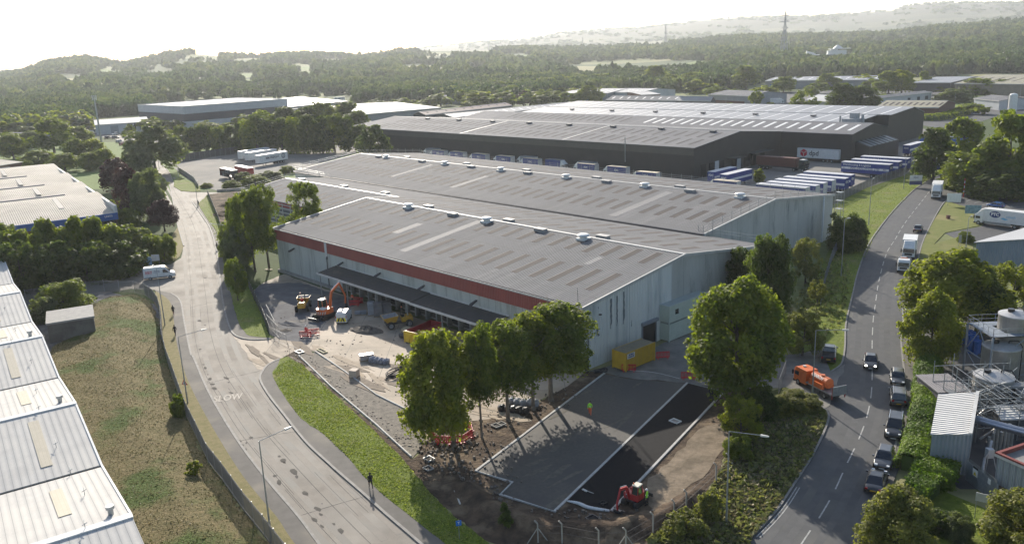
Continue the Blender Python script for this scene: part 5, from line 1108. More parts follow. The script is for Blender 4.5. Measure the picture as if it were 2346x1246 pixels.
boxtruck('grey-roofed blue lorry in the middle of the row along the depot wall', FW2(-54.5,-4.6), AZ2, body=bluef, roofm=mat('grey_box_roof', (.2,.2,.21), rough=.6), L_=9, H=3.6, group=BT)
for k, (s_, t_) in enumerate(((-128,.3-2),(-72,-1.8),(-42,-3.2))):
    boxtruck(['grey-roofed lorry behind the far left end of the blue row','grey-roofed lorry half hidden behind the fifth blue one','grey-roofed lorry behind the blue one by the flue'][k], FW2(s_, t_-0), AZ2+math.pi, body=gry, roofm=MATS.get('grey_box_roof'), L_=9, H=3.5, group='grey lorries standing close to the depot wall')
# trailers on the left pad
tw = dict(side=white, stripe=False)
mm = trailer('white fridge trailer with black capitals and round emblem on the left concrete park', (-98.6,351.2,0), R(57), **tw, s=1.12)
lettering('MM FREIGHT', 1.15, mat('freight_lettering', (.08,.09,.12), rough=.6), mm, (-.6,-1.29,2.7), (R(90),0,0), .03)
b = MB(); b.tube((4.6,-1.262,2.7),(4.6,-1.28,2.7),.95,14); b.tube((4.6,-1.281,2.7),(4.6,-1.29,2.7),.7,14,m=1); b.box(4.5,4.7,-1.3,-1.291,2.0,3.4); b.box(4.1,4.25,-1.3,-1.291,2.2,3.2); b.box(4.95,5.1,-1.3,-1.291,2.2,3.2); b.build('emblem', [MATS['freight_lettering'], white], mm)
trailer('plain white trailer immediately left of the lettered fridge trailer', (-106.5,363.4,0), R(55), **tw, s=1.12, group='plain white trailers on the left park')
trailer('plain white trailer at the back left of the park', (-111.5,370.2,0), R(55), **tw, s=1.12, group='plain white trailers on the left park')
T = trailer('white-roofed trailer with red sides, right of the pair by the hedge', (-99.2,314.8,0), R(-52), side=red, stripe=False, s=.95)
def openbox():
    T = thing('car_transporter_body', 'open dark-framed trailer with white roof beside the red one', 'trailer', (-103.6,310.4,0), R(-52), s=.95)
    b = MB(); b.box(-6.5,6.5,-1.25,1.25,3.9,4.0); b.build('roof', trm, T)
    b = MB(); b.box(-6.5,6.5,-1.2,1.2,1.0,1.15); b.box(-6.5,6.5,-1.2,1.2,2.4,2.5)
    for k in range(6):
        for sy in (-1,1): b.box(-6.5+2.55*k,-6.35+2.55*k,sy*1.2-.06,sy*1.2+.06,.9,3.9)
    b.box(6.3,6.5,-1.2,1.2,1,3.9); b.build('frame', darkmetal, T)
    b = MB(); b.box(-6.52,-6.4,-1.2,1.2,1.0,3.9); b.build('rear_door', brown_paint, T)
    b = MB(); b.box(-5,-2,-1,1,1.15,2.3); b.box(-1,3,-1,1,2.5,3.6); b.build('cargo', mat('cargo_grey', (.3,.3,.3), (.1,.1,.1), 2), T)
    for x in (2.5,3.8):
        for sy in (-1,1): wheel(T, x, sy, .5)
openbox()
for k, (p, q, lab) in enumerate((((327,383),(340,376),'pale open lorry on the road bend beside the weeping tree'),((312,372),(322,366),'white box lorry behind the open lorry on the bend'))):
    c, rz = pgo(p, q); boxtruck(lab, c, R(-45), L_=7, H=3.4, roofm=offwhite, s=1.1)
c = G(2265,240); boxtruck('white-cabbed grey articulated lorry on the estate road before the grey-roofed unit', c, R(35), body=gry, roofm=roof_pale, L_=15, H=4, s=1.1)
c = G(1780,240); boxtruck('white lorry cab and body by the round tree on the estate', c, R(-10), L_=7.5, H=3.4, s=1.2)
c = G(1425,243); boxtruck('yellow-ended lorry body behind the pale roof ridge', c, R(0), body=mat('gold_body', (.5,.33,.06), rough=.6), roofm=mat('grey_box_roof2', (.3,.3,.3)), cabm=MATS['gold_body'], L_=13, H=4, s=1.25)
# ------------------------------------------------------------------ people
def person(label, loc, rz, top, legs, hair=(.03,.02,.015), helmet=None, pose='walk', s=1.0, bare=False, group=None, hood=False):
    T = thing('person', label, 'person', loc, rz, group, s)
    # skeleton facing +x ; z up ; (x, y, z, radius)
    sw = {'walk': .26, 'stand': .05, 'sit': 0}[pose]
    J = {}; E_ = []
    def j(n, x, y, z, r): J[n] = (x, y, z, r)
    def e(a, c): E_.append((a, c))
    sit = pose == 'sit'; hz_ = .92 if not sit else .55
    j('pel',0,0,hz_,.135); j('wa',0,0,hz_+.17,.125); j('ch',.01,0,hz_+.38,.15); j('nb',0,0,hz_+.53,.075); j('nk',.01,0,hz_+.59,.058); j('hd',.03,0,hz_+.70,.098); j('ht',.02,0,hz_+.79,.085)
    for a_, c in (('pel','wa'),('wa','ch'),('ch','nb'),('nb','nk'),('nk','hd'),('hd','ht')): e(a_, c)
    for sy, k in ((-1,'R'),(1,'L')):
        f = sw*(1 if sy > 0 else -1)
        j('hip'+k,0,sy*.1,hz_-.06,.10)
        if sit: j('kn'+k,.42,sy*.14,hz_-.02,.065); j('an'+k,.44,sy*.14,.1,.045); j('to'+k,.58,sy*.14,.05,.04)
        else: j('kn'+k,f*.75+.03,sy*.11,.49,.065); j('an'+k,f*(1.0 if f > 0 else 1.25)-.02,sy*.11,.09 if f >= 0 else .14,.043); j('to'+k,f*(1.0 if f > 0 else 1.25)+.14,sy*.12,.045,.038)
        for a_, c in (('pel','hip'+k),('hip'+k,'kn'+k),('kn'+k,'an'+k),('an'+k,'to'+k)): e(a_, c)
        g = -f*.9; j('sh'+k,0,sy*.185,hz_+.47,.062)
        if sit: j('el'+k,.12,sy*.25,hz_+.22,.046); j('wr'+k,.36,sy*.18,hz_+.25,.032)
        else: j('el'+k,g*.35-.02,sy*.25,hz_+.2,.046); j('wr'+k,g+.05,sy*.25,hz_-.03,.032)
        W_ = J['wr'+k]; d = (g*.3+.02 if not sit else .08); dz = -.07 if not sit else 0
        j('pa'+k,W_[0]+d*.6,W_[1],W_[2]+dz,.028)
        for a_, c in (('ch','sh'+k),('sh'+k,'el'+k),('el'+k,'wr'+k),('wr'+k,'pa'+k)): e(a_, c)
        for q in range(4):
            L_ = (.075,.085,.08,.062)[q]; ox = (-.03,-.01,.01,.03)[q]
            P_ = J['pa'+k]; j(f'f{q}{k}',P_[0]+ox+(.0 if not sit else L_),P_[1],P_[2]-(L_ if not sit else .01),.009); e('pa'+k, f'f{q}{k}')
        P_ = W_; j('th'+k,P_[0]+.055,P_[1]-sy*.02,P_[2]-.05,.010); e('wr'+k, 'th'+k)
    names = list(J); me = bpy.data.meshes.new('body'); me.from_pydata([J[n][:3] for n in names], [(names.index(a_), names.index(c)) for a_, c in E_], [])
    o = bpy.data.objects.new('body', me); COL.objects.link(o)
    md = o.modifiers.new('s', 'SKIN'); sv = me.skin_vertices[0].data
    for i, n in enumerate(names): sv[i].radius = (J[n][3],)*2 if n not in ('ch','wa','pel') else (J[n][3]*.8, J[n][3]*1.15)
    sv[0].use_root = True
    md2 = o.modifiers.new('u', 'SUBSURF'); md2.levels = 2; md2.render_levels = 2
    dg = bpy.context.evaluated_depsgraph_get(); m2 = bpy.data.meshes.new_from_object(o.evaluated_get(dg)); bpy.data.objects.remove(o); bpy.data.meshes.remove(me)
    m2.name = 'body'; m2.materials.clear()
    for m in (top, legs, skin, black): m2.materials.append(m)
    hx = hz_+.62
    for p in m2.polygons:
        c = p.center
        arm = abs(c.y) > .2 and not sit
        if c.z > hx: k = 2
        elif c.z < .1: k = 3
        elif arm and c.z < hz_-.05: k = 2
        elif c.z < hz_+.02 or (sit and c.x > .05 and c.z < hz_+.1): k = 1 if not (bare and c.z < .5) else 2
        else: k = 0
        p.material_index = k; p.use_smooth = True
    bo = bpy.data.objects.new('body', m2); COL.objects.link(bo); bo.parent = T
    b = MB(); cz = hz_+.73
    if helmet:
        b.lathe((.02,0,cz), [(.135,0),(.14,.02),(.12,.09),(.07,.14),(.02,.155)], 14); b.box(.1,.2,-.07,.07,cz,cz+.02); b.build('helmet', helmet, T)
    else:
        m_ = top if hood else mat('dark_hair', hair, rough=.9)
        b.lathe((.0,0,cz-.06), [(.08,-.04),(.112,.02),(.118,.08),(.09,.15),(.03,.18)], 12); b.build('hair' if not hood else 'hood', m_, T)
    b = MB(); b.add([(.128,-.012,hz_+.69),(.128,.012,hz_+.69),(.15,0,hz_+.68),(.12,0,hz_+.73)], [(0,1,2),(0,2,3),(1,3,2)])
    b.build('nose', skin, T)
    if top in (hiviz, hiorange):
        b = MB(); b.lathe((0,0,hz_+.17), [(.155,0),(.157,.05)], 14); b.build('reflective_band', offwhite, T)
    return T
person('walker in black at the kerb of the lower left road, casting a long shadow', G(850,1118,.12), R(112), blackcloth, blackcloth)
person('hooded walker in black jacket and shorts, upper one of the pair on the left pavement', G(398,721,.12), R(100), blackcloth, blackcloth, bare=True, hood=True)
person('walker in black jacket and trousers, lower one of the pair on the left pavement', G(402,768,.12), R(275), blackcloth, blackcloth)
person('walker in dark clothes on the far pavement beside the tall poplars', G(498,573,.12), R(105), blackcloth, blackcloth)
person('walker in dark clothes at the top of the verge beside the lamp post', G(455,472,.12), R(110), blackcloth, greycloth)
person('worker in lime jacket and orange trousers walking away over the new car park surface', G(1352,950,.09), R(80), hiviz, hiorange, helmet=black)
person('worker in white helmet and lime vest standing beside the small red excavator', G(1482,1158,.1), R(150), hiviz, blackcloth, helmet=white, pose='stand')
person('worker in red jacket standing behind the red barrier by the dug channel', G(703,770,.05), R(270), brightred, red, helmet=white, pose='stand')
person('worker in orange sitting behind the red barriers near the dock', G(808,694,.05), R(250), hiorange, greycloth, helmet=white, pose='stand')
# ------------------------------------------------------------------ construction plant
glassg = mat('cab_glass', (.03,.05,.045), rough=.08, spec=.8)
def tracks(T, L_, W_, r, gap, name='track'):
    for sy in (-1,1):
        b = MB(); n = 10; pr = [(L_/2-r+r*math.cos(t), r+r*math.sin(t)) for t in np.linspace(-math.pi/2, math.pi/2, n)]+[(-L_/2+r+r*math.cos(t), r+r*math.sin(t)) for t in np.linspace(math.pi/2, 1.5*math.pi, n)]
        y0, y1 = sorted((sy*gap, sy*(gap+W_))); b.extrude_xz(pr, y0, y1); b.build(name, black, T)
def excavator(label, loc, rz, pm, s, cabroof, boom_pts, blade=True, bucket_w=.6, stripes=False, turn=0.0, name='excavator'):
    T = thing(name, label, 'excavator', loc, rz, None, s)
    tracks(T, 3.0, .45, .38, .62)
    b = MB(); b.box(-1.0,1.0,-.6,.6,.45,.75)
    if blade: b.box(-2.3,-2.2,-1.1,1.1,.1,.55); b.box(-2.2,-.9,-.6,-.5,.35,.45); b.box(-2.2,-.9,.5,.6,.35,.45)
    b.build('undercarriage', darkmetal, T)
    b = MB(); pr = [(1.0*math.cos(t)*1.0-.2, 1.05*math.sin(t)) for t in np.linspace(math.pi/2, 1.5*math.pi, 9)]+[(1.0,-1.0),(1.0,1.0)]
    b.prism(pr, .8, 1.55); b.build('house', pm, T, bevel=.05)
    b = MB(); b.box(-1.0,-.1,-.85,.2,1.55,1.72); b.build('engine_cover', pm if not stripes else white, T, bevel=.05)
    if stripes:
        b = MB()
        for k in range(7):
            t0 = math.pi/2+math.pi*(.12+k*.11); t1 = t0+math.pi*.055
            b.add([(1.02*math.cos(t0)-.2,1.07*math.sin(t0),.85),(1.02*math.cos(t1)-.2,1.07*math.sin(t1),.85),(1.02*math.cos(t1+.12)-.2,1.07*math.sin(t1+.12),1.25),(1.02*math.cos(t0+.12)-.2,1.07*math.sin(t0+.12),1.25)], [(0,3,2,1),(0,1,2,3)])
        b.build('white_stripes', white, T)
    cb_ = MB(); cb_.hexa([(-.15,.1,1.5),(.95,.1,1.5),(.95,.98,1.5),(-.15,.98,1.5),(-.1,.16,2.65),(.75,.16,2.65),(.75,.92,2.65),(-.1,.92,2.65)]); cab = cb_.build('cab', glassg, T)
    b = MB(); b.box(-.18,.85,.1,.98,2.63,2.78); b.build('cab_roof', cabroof, cab, bevel=.04)
    b = MB()
    for (x, y, x2, y2) in ((-.15,.1,-.1,.16),(.95,.1,.75,.16),(.95,.98,.75,.92),(-.15,.98,-.1,.92)): b.tube((x,y,1.5),(x2,y2,2.65),.05,6)
    b.box(-.17,.97,.08,1.0,1.45,1.95 if False else 1.6); b.build('cab_frame', pm, cab)
    b = MB(); b.tube((.6,.2,2.78),(.6,.2,3.0),.07,8); b.build('beacon', orange, cab)
    b = MB(); w = .16
    for (a_, c), ww in zip(zip(boom_pts[:-1], boom_pts[1:]), (.17,.15,.12,.1,.1)):
        a_, c = Vector((a_[0],-.25,a_[1])), Vector((c[0],-.25,c[1])); d = (c-a_).normalized(); n = Vector((-d.z,0,d.x)); y = Vector((0,ww*.7,0))
        b.hexa([a_-n*ww-y,c-n*ww-y,c-n*ww+y,a_-n*ww+y,a_+n*ww-y,c+n*ww-y,c+n*ww+y,a_+n*ww+y])
    b.build('boom', pm, T)
    b = MB(); p, q_ = boom_pts[0], boom_pts[1]; b.tube((p[0]+.35,-.25,p[1]),( (p[0]+q_[0])/2+.35,-.25,(p[1]+q_[1])/2-.1),.06,6); p, q_ = boom_pts[1], boom_pts[2]; b.tube((p[0],-.25,p[1]+.3),(q_[0],-.25,q_[1]+.3),.05,6); b.build('ram', chrome, T)
    e_ = boom_pts[-1]; b = MB(); b.extrude_xz([(e_[0]-.25,e_[1]+.1),(e_[0]+.15,e_[1]+.1),(e_[0]+.1,e_[1]-.35),(e_[0]-.15,e_[1]-.55),(e_[0]-.5,e_[1]-.35)], -.25-bucket_w/2, -.25+bucket_w/2); b.build('bucket', darkmetal, T)
    return T
excavator('orange excavator with white cab roof and striped counterweight reaching toward the dock', G(744,728,.05), R(58), orange, 1.12, white, [(.9,1.1),(1.6,3.6),(3.4,4.5),(4.5,2.3),(4.4,1.0)], stripes=True)
excavator('small red excavator with cream cab roof digging at the lower end of the black tarmac', G(1455,1150,.1), R(228), red, .78, mat('cream_paint', (.60,.56,.46), rough=.5), [(.9,1.0),(1.5,2.6),(2.8,2.9),(3.5,1.3),(3.4,.4)], bucket_w=1.0, name='mini_excavator')
def dumper(label, loc, rz, s=1.0, driver=False, up=False, name='site_dumper'):
    T = thing(name, label, 'dumper', loc, rz, None, s)
    b = MB(); b.box(-2.2,-.5,-.6,.6,.75,1.45); b.box(-2.1,-1.2,-.5,.5,1.45,1.65); b.build('engine_cover', yellow, T, bevel=.06)
    b = MB(); b.box(-2.0,1.8,-.35,.35,.5,.8); b.build('chassis', darkmetal, T)
    h = 1.0
    b = MB(); o_ = [(.0,-1.05,1.95),(2.3,-1.1,1.75),(2.3,1.1,1.75),(0,1.05,1.95)]; i_ = [(.35,-.6,.9),(1.6,-.6,.85),(1.6,.6,.85),(.35,.6,.9)]
    vs = i_+o_; vs2 = [(p[0]*.94+.05, p[1]*.94, p[2]+.06 if k < 4 else p[2]) for k, p in enumerate(vs)]
    b.add(vs, [(0,3,2,1),(0,1,5,4),(1,2,6,5),(2,3,7,6),(3,0,4,7)]); b.add(vs2, [(0,1,2,3),(4,5,1,0),(5,6,2,1),(6,7,3,2),(7,4,0,3)], 1); b.add(o_+vs2[4:], [(0,1,5,4),(1,2,6,5),(2,3,7,6),(3,0,4,7)])
    b.build('skip_body', [yellow, mat('worn_steel', (.3,.3,.31), (.2,.2,.21), 2, .6)], T)
    b = MB()
    for sy in (-1,1): b.tube((-.6,sy*.5,1.4),(-.65,sy*.48,2.85),.045,6); b.tube((-1.1,sy*.5,1.4),(-.95,sy*.48,2.85),.035,6)
    b.tube((-.65,-.48,2.85),(-.65,.48,2.85),.045,6); b.build('roll_bar', black, T)
    b = MB(); b.box(-1.0,-.6,-.25,.25,1.45,1.65); b.build('seat', black, T); b = MB(); b.tube((-.65,.2,2.88),(-.65,.2,3.05),.07,8); b.build('beacon', orange, T)
    for x in (-1.5,1.2):
        for sy in (-1,1): w = wheel(T, x, sy*.92, .55, .42)
    return T
dumper('yellow site dumper with driver in red, tipping skip pointing away, on the crushed stone', G(696,708,.05), R(95), 1.05)
T = person('driver in red jacket seated on the left yellow dumper', G(696,708,.05)+Vector((.05,-1.0,1.05)), R(95), brightred, greycloth, pose='sit', helmet=brightred); T.location = G(696,708,.05)+Vector((math.cos(R(95))*-.85, math.sin(R(95))*-.85, 1.05))
dumper('yellow dumper with raised grey-lined skip facing left in front of the dock', G(912,748,.05), R(200), 1.1)
def roller():
    T = thing('road_roller', 'dusty cream roller engine unit between the dumper and the red skip', 'roller', G(934,768,.05), R(60)); b = MB(); b.box(-1.1,.5,-.45,.45,.7,1.35); b.build('body', mat('dusty_cream', (.33,.28,.18), (.25,.21,.14), 2, .7), T, bevel=.1)
    for x in (-1.2,.9): b = MB(); b.tube((x,-.5,.4),(x,.5,.4),.4,16); b.build('drum', darkmetal, T)
    b = MB(); b.tube((.5,-.35,1),(.5,-.35,2.3),.03,6); b.tube((.5,.35,1),(.5,.35,2.3),.03,6); b.tube((.5,-.35,2.3),(.5,.35,2.3),.03,6); b.build('roll_bar', black, T)
roller()
def rollskip():
    a, c_, d = G(935,784), G(955,792), G(1020,763); rz = math.atan2((d-c_).y, (d-c_).x); T = thing('waste_skip', 'open red roll-off skip with yellow ribbed end in front of the loading dock', 'skip', (c_.x, c_.y, .05), rz)
    L_, W_, H = 6.2, 2.45, 1.85; b = MB(); t = .08
    for m, args in ((0,(t,L_,0,t,.2,H)),(0,(t,L_,W_-t,W_,.2,H)),(0,(L_-t,L_,t,W_-t,.2,H)),(0,(t,L_-t,t,W_-t,.2,.3))): b.box(*args, m)
    b.box(t,L_,-.06,0,H-.12,H); b.box(t,L_,W_,W_+.06,H-.12,H)
    for k in range(7): b.box(.5+.85*k,.62+.85*k,-.05,-.005,.25,H-.12)
    b.build('body', mat('skip_red', (.33,.012,.02), (.26,.01,.02), 2, .5), T)
    b = MB(); b.box(0,t-.01,0,W_,.2,H+.1); b.box(-.09,0,.0,.15,.1,H); b.box(-.09,0,W_-.15,W_,.1,H); b.hexa([(-.09,.8,.2),(0,.8,.2),(0,.95,.2),(-.09,.95,.2),(-.09,1.1,H*.75),(0,1.1,H*.75),(0,1.2,H*.75),(-.09,1.2,H*.75)]); b.hexa([(-.09,W_-.95,.2),(0,W_-.95,.2),(0,W_-.8,.2),(-.09,W_-.8,.2),(-.09,W_-1.2,H*.75),(0,W_-1.2,H*.75),(0,W_-1.1,H*.75),(-.09,W_-1.1,H*.75)]); b.build('end_door', mat('skip_yellow', (.75,.5,.03), (.65,.42,.03), 2, .45), T)
    b = MB(); b.box(0,L_,.3,.5,0,.2); b.box(0,L_,W_-.5,W_-.3,0,.2); b.build('skid', darkmetal, T)
    lettering('MAC', .7, white, T, (3.9,-.07,1.0), (R(90),0,0), .03)
rollskip()
# yellow container and stacked green cabins
def container(name, label, cat, loc, rz, L_, W_, H, m, roofm, stripe=True, parts=None):
    T = thing(name, label, cat, loc, rz)
    b = MB(); b.box(0,L_,0,W_,.15,H); b.build('body', m, T)
    b = MB(); b.box(.05,L_-.05,.05,W_-.05,H+.002,H+.03); b.build('roof', roofm, T)
    b = MB()
    for x in (0,L_-.12):
        for y in (0,W_-.12): b.box(x-.02,x+.14,y-.02,y+.14,0,H+.04)
    b.box(0,L_,-.02,.1,H-.12,H+.035); b.box(0,L_,W_-.1,W_+.02,H-.12,H+.035); b.build('frame', m, T); return T
yc = mat('container_yellow', (.58,.36,.02), (.50,.30,.02), 1.5, .5, stripe=(0,.28,.05))
c1, c2 = G(1434,853), G(1500,826); rz = math.atan2((c2-c1).y, (c2-c1).x)
T = container('storage_container', 'yellow corrugated storage container with grey-brown roof beside the gable wall', 'container', (c1.x,c1.y,.05), rz, 6.05, 2.43, 2.6, yc, mat('dusty_roof', (.26,.22,.14), (.2,.17,.12), 1.5, .8))
b = MB(); b.box(.25,1.75,-.05,-.03,1.75,2.45); b.build('sign_plate', white, T); lettering('MOBILE', .3, navy, T, (1.0,-.06,2.25), (R(90),0,0), .02); lettering('STORAGE', .25, navy, T, (1.0,-.06,1.95), (R(90),0,0), .02)
gc = mat('cabin_green', (.50,.56,.49), (.43,.49,.43), 1, .6, stripe=(0,.3,.015)); groof = mat('cabin_roof_green', (.40,.44,.42), (.34,.38,.36), 1, .75)
c0 = G(1533,785); rzc = math.atan2((G(1600,745)-G(1533,785)).y, (G(1600,745)-G(1533,785)).x)
for k, lab in ((0,'lower pale green site cabin standing behind the big tree'), (1,'upper pale green site cabin with a small dark window, stacked on the lower one')):
    rzz = AZ+R(90); T = container('site_cabin', lab, 'cabin', (c0.x, c0.y, .05+2.75*k), rzz, 9.6, 3.2, 2.65, gc, groof)
    T['group'] = 'stacked site cabins'
    b = MB(); z0 = 1.2
    b.box(1.4,2.2,-.04,-.015,1.2,1.95) if k else b.box(6,7,-.04,-.015,.2,2.1); b.build('window', glass, T)
# barriers: chapter 8 style red plastic
def barrier_mesh():
    b = MB(); b.box(0,1.9,-.02,.02,.85,1.0); b.box(0,1.9,-.02,.02,.12,.32); b.box(0,.1,-.02,.02,.32,.85); b.box(1.8,1.9,-.02,.02,.32,.85)
    for k in range(8): b.box(.2+.2*k,.3+.2*k,-.015,.015,.32,.85)
    b.box(.2,.35,-.3,.3,0,.06); b.box(1.55,1.7,-.3,.3,0,.06); return b
bar0 = barrier_mesh().build('plastic_barrier', brightred); first_bar = [True]
def barrier(x, y, deg, label, z=.05, group=None):
    global bar0
    if first_bar[0]: o = bar0; first_bar[0] = False
    else: o = bar0.copy(); COL.objects.link(o)
    o.location = G(x, y, z); o.rotation_euler.z = R(deg); tag(o, label, 'barrier'); 
    if group: o['group'] = group
    return o
barrier(1424,850,-8,'red plastic barrier in front of the near corner of the yellow container')
barrier(1503,822,5,'red plastic barrier at the far end of the yellow container')
barrier(1560,868,-5,'red plastic barrier half hidden by the big tree crown')
barrier(687,772,-8,'left panel of the red barriers by the dug channel',group='red barriers by the channel'); barrier(704,768,12,'right panel of the red barriers by the dug channel',group='red barriers by the channel')
ring = [(984,1000),(990,985),(1012,974),(1035,970),(1060,974),(1080,985),(1083,1000),(1062,1014),(1036,1017),(1006,1016)]
for i in range(len(ring)):
    a_, c_ = G(*ring[i]), G(*ring[(i+1) % len(ring)]); barrier(ring[i][0], ring[i][1], math.degrees(math.atan2((c_-a_).y, (c_-a_).x)), 'red plastic barrier in the ring round the foot of the leftmost car park tree', .05, 'ring of red barriers round the tree')
for i, (x, y, d) in enumerate(((800,700,-10),(806,692,-20),(816,700,60))): barrier(x, y, d, 'red plastic barrier bunched round the seated worker near the dock', .05, 'red barriers near the dock')
# chain link between container barriers
b = MB(); p = [G(1443,848,.75), G(1500,853,.5), G(1558,867,.75)]; b.path(smoothline(p, 4), .02, 4); tag(b.build('plastic_chain', white), 'white plastic chain between the barriers before the yellow container', 'chain')
# materials heaps
def heap(name, label, x, y, rx, ry, h, m, cat='heap'):
    c = G(x, y); vs = [(0,0,h)]; fs = []; n = 18; rings = 6
    for k in range(1, rings+1):
        f = k/rings
        for i in range(n):
            t = 2*math.pi*i/n; q = random.uniform(.9,1.12); vs.append((rx*f*q*math.cos(t), ry*f*q*math.sin(t), max(-.05, h*(1-f)**.9*random.uniform(.8,1.15)-(.05 if k == rings else 0))))
    for i in range(n): fs.append((0, 1+i, 1+(i+1) % n))
    for k in range(rings-1):
        for i in range(n): a = 1+k*n+i; a2 = 1+k*n+(i+1) % n; fs.append((a, a+n, a2+n, a2))
    me = bpy.data.meshes.new(name); me.from_pydata(vs, [], fs); me.materials.append(m); me.update(); o = bpy.data.objects.new(name, me); COL.objects.link(o); o.location = (c.x, c.y, .04); o.rotation_euler.z = R(-30)
    return tag(o, label, cat)
aggr = mat('aggregate_heap', (.13,.11,.09), (.08,.07,.06), 3, .95, bump=.05, bscale=8)
heap('aggregate_pile', 'low brown aggregate pile on the yard left of the dumper', 841, 758, 3.2, 1.7, .95, aggr); heap('aggregate_pile', 'dark trench spoil on the crushed stone', 664, 743, 2.8, 1.0, .35, rubble_m)
heap('aggregate_pile', 'small dark spoil patch below the trench spoil', 655, 757, 1.3, .9, .25, aggr)
heap('soil_pile', 'large dark soil heap beside the poplars at the top of the site', 548, 470, 7, 5, 2.6, soil); heap('soil_pile', 'lower soil heap nearer the verge', 520, 492, 5, 3.5, 1.2, soil)
blackplastic = mat('black_plastic', (.02,.02,.022), rough=.35)
def pallets(label, x, y, rz, nx, nz, m, w=1.1, h=.55, name='block_pallet', cat='pallet'):
    T = thing(name, label, cat, G(x, y, .05), rz)
    b = MB(); b.box(0,w*nx,0,w,0,.12); b.build('pallet_base', mat('pallet_wood', (.25,.18,.1), rough=.8), T)
    for k in range(nz):
        b = MB()
        for i in range(nx): b.box(.04+w*i,w*(i+1)-.04,.04,w-.04,.12+h*k,.12+h*(k+1)-.03)
        b.build('block_layer', m, T)
    return T
wrap = mat('grey_block', (.30,.31,.34), (.22,.23,.25), 1.5, .5)
pallets('tall wrapped stack of grey blocks by the dock, left of two', 843, 724, R(5), 1, 4, wrap, 1.2, .55); pallets('wide dark stack of pallets by the dock, right of two', 857, 727, R(12), 2, 4, mat('dark_block', (.12,.11,.11), (.2,.2,.21), .8, .7), 1.5, .55)
pallets('low stack of thin grey slabs before the barriers near the dock', 812, 723, R(5), 2, 2, wrap, 1.0, .25)
pallets('small stack of pale blocks alone on the yard left of the pipe coil', 799, 866, R(-20), 1, 2, mat('pale_block', (.5,.42,.34), (.42,.36,.3), 2, .8), 1.15, .5)
T = pallets('opened pallet of wrapped paving on the yard', 826, 829, R(20), 2, 2, mat('film_wrap', (.45,.40,.38), (.3,.28,.28), 1.5, .3), 1.0, .4)
def bags(label, x, y, n, m):
    T = thing('bagged_materials', label, 'bags', G(x, y, .05), R(-15))
    for k in range(n):
        b = MB(); cx0 = .75*k; b.lathe((cx0,random.uniform(-.3,.3),0), [(.45,0),(.55,.25),(.5,.6),(.25,.75),(.08,.82)], 9); o = b.build('bag', m, T)
        for v in o.data.vertices: v.co += Vector((random.uniform(-.06,.06),)*3)
bags('cluster of dark wrapped bags beside the opened pallet', 852, 830, 4, mat('dark_blue_film', (.10,.11,.15), (.3,.31,.35), 4, .3))
bags('black rubble bags among the tree trunks', 1150, 940, 5, blackplastic); bags('grey rubble sacks at the edge of the soil under the trees', 1172, 925, 5, wrap)
def coil(label, x, y, rad, turns, rz=0):
    T = thing('pipe_coil', label, 'pipe coil', G(x, y, .05), rz)
    for k in range(turns):
        b = MB(); a = rad*(1-.07*k); sq = .35+.05*k; n = 26; ph = random.uniform(-.25,.25)
        b.path([Vector((a*math.cos(t), a*sq*math.sin(t)+ph*k*.6, .1+.11*k+.1*math.sin(t*2+k))) for t in np.linspace(0, 2*math.pi, n)], .06, 6); b.build('loop', blackplastic, T)
coil('long heap of black ribbed pipe coils left of the leftmost tree', 915, 857, 2.6, 5, R(55)); coil('black pipe coil by the corner of the warehouse', 1376, 852, 1.1, 3, R(30)); coil('small tyre-like coil of pipe under the leaves', 930, 838, .8, 3)
# manholes, gullies, frames
def frame_pit(label, x, y, w, l, m, hole=True, deg=-50, h=.12, name='manhole_frame'):
    T = thing(name, label, 'manhole', G(x, y, .1), R(deg))
    b = MB(); b.box(-l/2,l/2,-w/2,-w/2+.1,0,h); b.box(-l/2,l/2,w/2-.1,w/2,0,h); b.box(-l/2,-l/2+.1,-w/2+.1,w/2-.1,0,h); b.box(l/2-.1,l/2,-w/2+.1,w/2-.1,0,h); b.build('rim', m, T)
    b = MB(); b.box(-l/2+.1,l/2-.1,-w/2+.1,w/2-.1,.0,.03); b.build('cover' if not hole else 'dark_pit', darkopen if hole else concrete, T)
frame_pit('white manhole cover set in the fresh black tarmac strip', 1547, 965, .9, 1.2, white, False)
frame_pit('white-rimmed open chamber on the black spoil at the yard entrance', 686, 806, .9, 1.4, white); frame_pit('open chamber left of two below the middle tree', 1137, 975, .9, 1.1, concrete); frame_pit('open chamber right of two below the middle tree', 1149, 971, .8, .9, concrete)
frame_pit('square chamber frame in the soil near the end of the gravel strip', 983, 1051, .9, 1.1, offwhite); frame_pit('broken chamber with pale cone debris below the square frame', 981, 1073, .8, 1.0, concrete); frame_pit('dark square chamber below the lower kerb', 1358, 1188, 1.0, 1.1, darkmetal); frame_pit('black lifted drain cover on the fresh tarmac', 1382, 1152, .6, .6, black)
frame_pit('pair of yellowish frames lying on the yard by the entrance', 738, 804, .7, 2.2, mat('yellowish_frame', (.5,.45,.25), rough=.7))
b = MB(); p = smoothline([G(1300,1147,.15), G(1325,1152,.2), G(1350,1162,.15), G(1396,1169,.15)], 5); 
for i, (a_, c_) in enumerate(zip(p[:-1], p[1:])): b.tube(a_, c_, .08+.1*math.sin(i/len(p)*math.pi), 7)
tag(b.build('white_membrane', white), 'crumpled strip of white membrane along the lower end of the black tarmac', 'membrane')
b = MB(); b.box(-.1,.1,-.5,.1,0,.1); b.tube((0,.1,.1),(0,1.0,.2),.03,6); o = b.build('shovel', offwhite); o.location = G(1343,1125,.1); o.rotation_euler.z = R(-140); tag(o, 'pale-bladed shovel lying on the fresh tarmac', 'shovel')
timber = mat('sawn_timber', (.50,.42,.28), rough=.7)
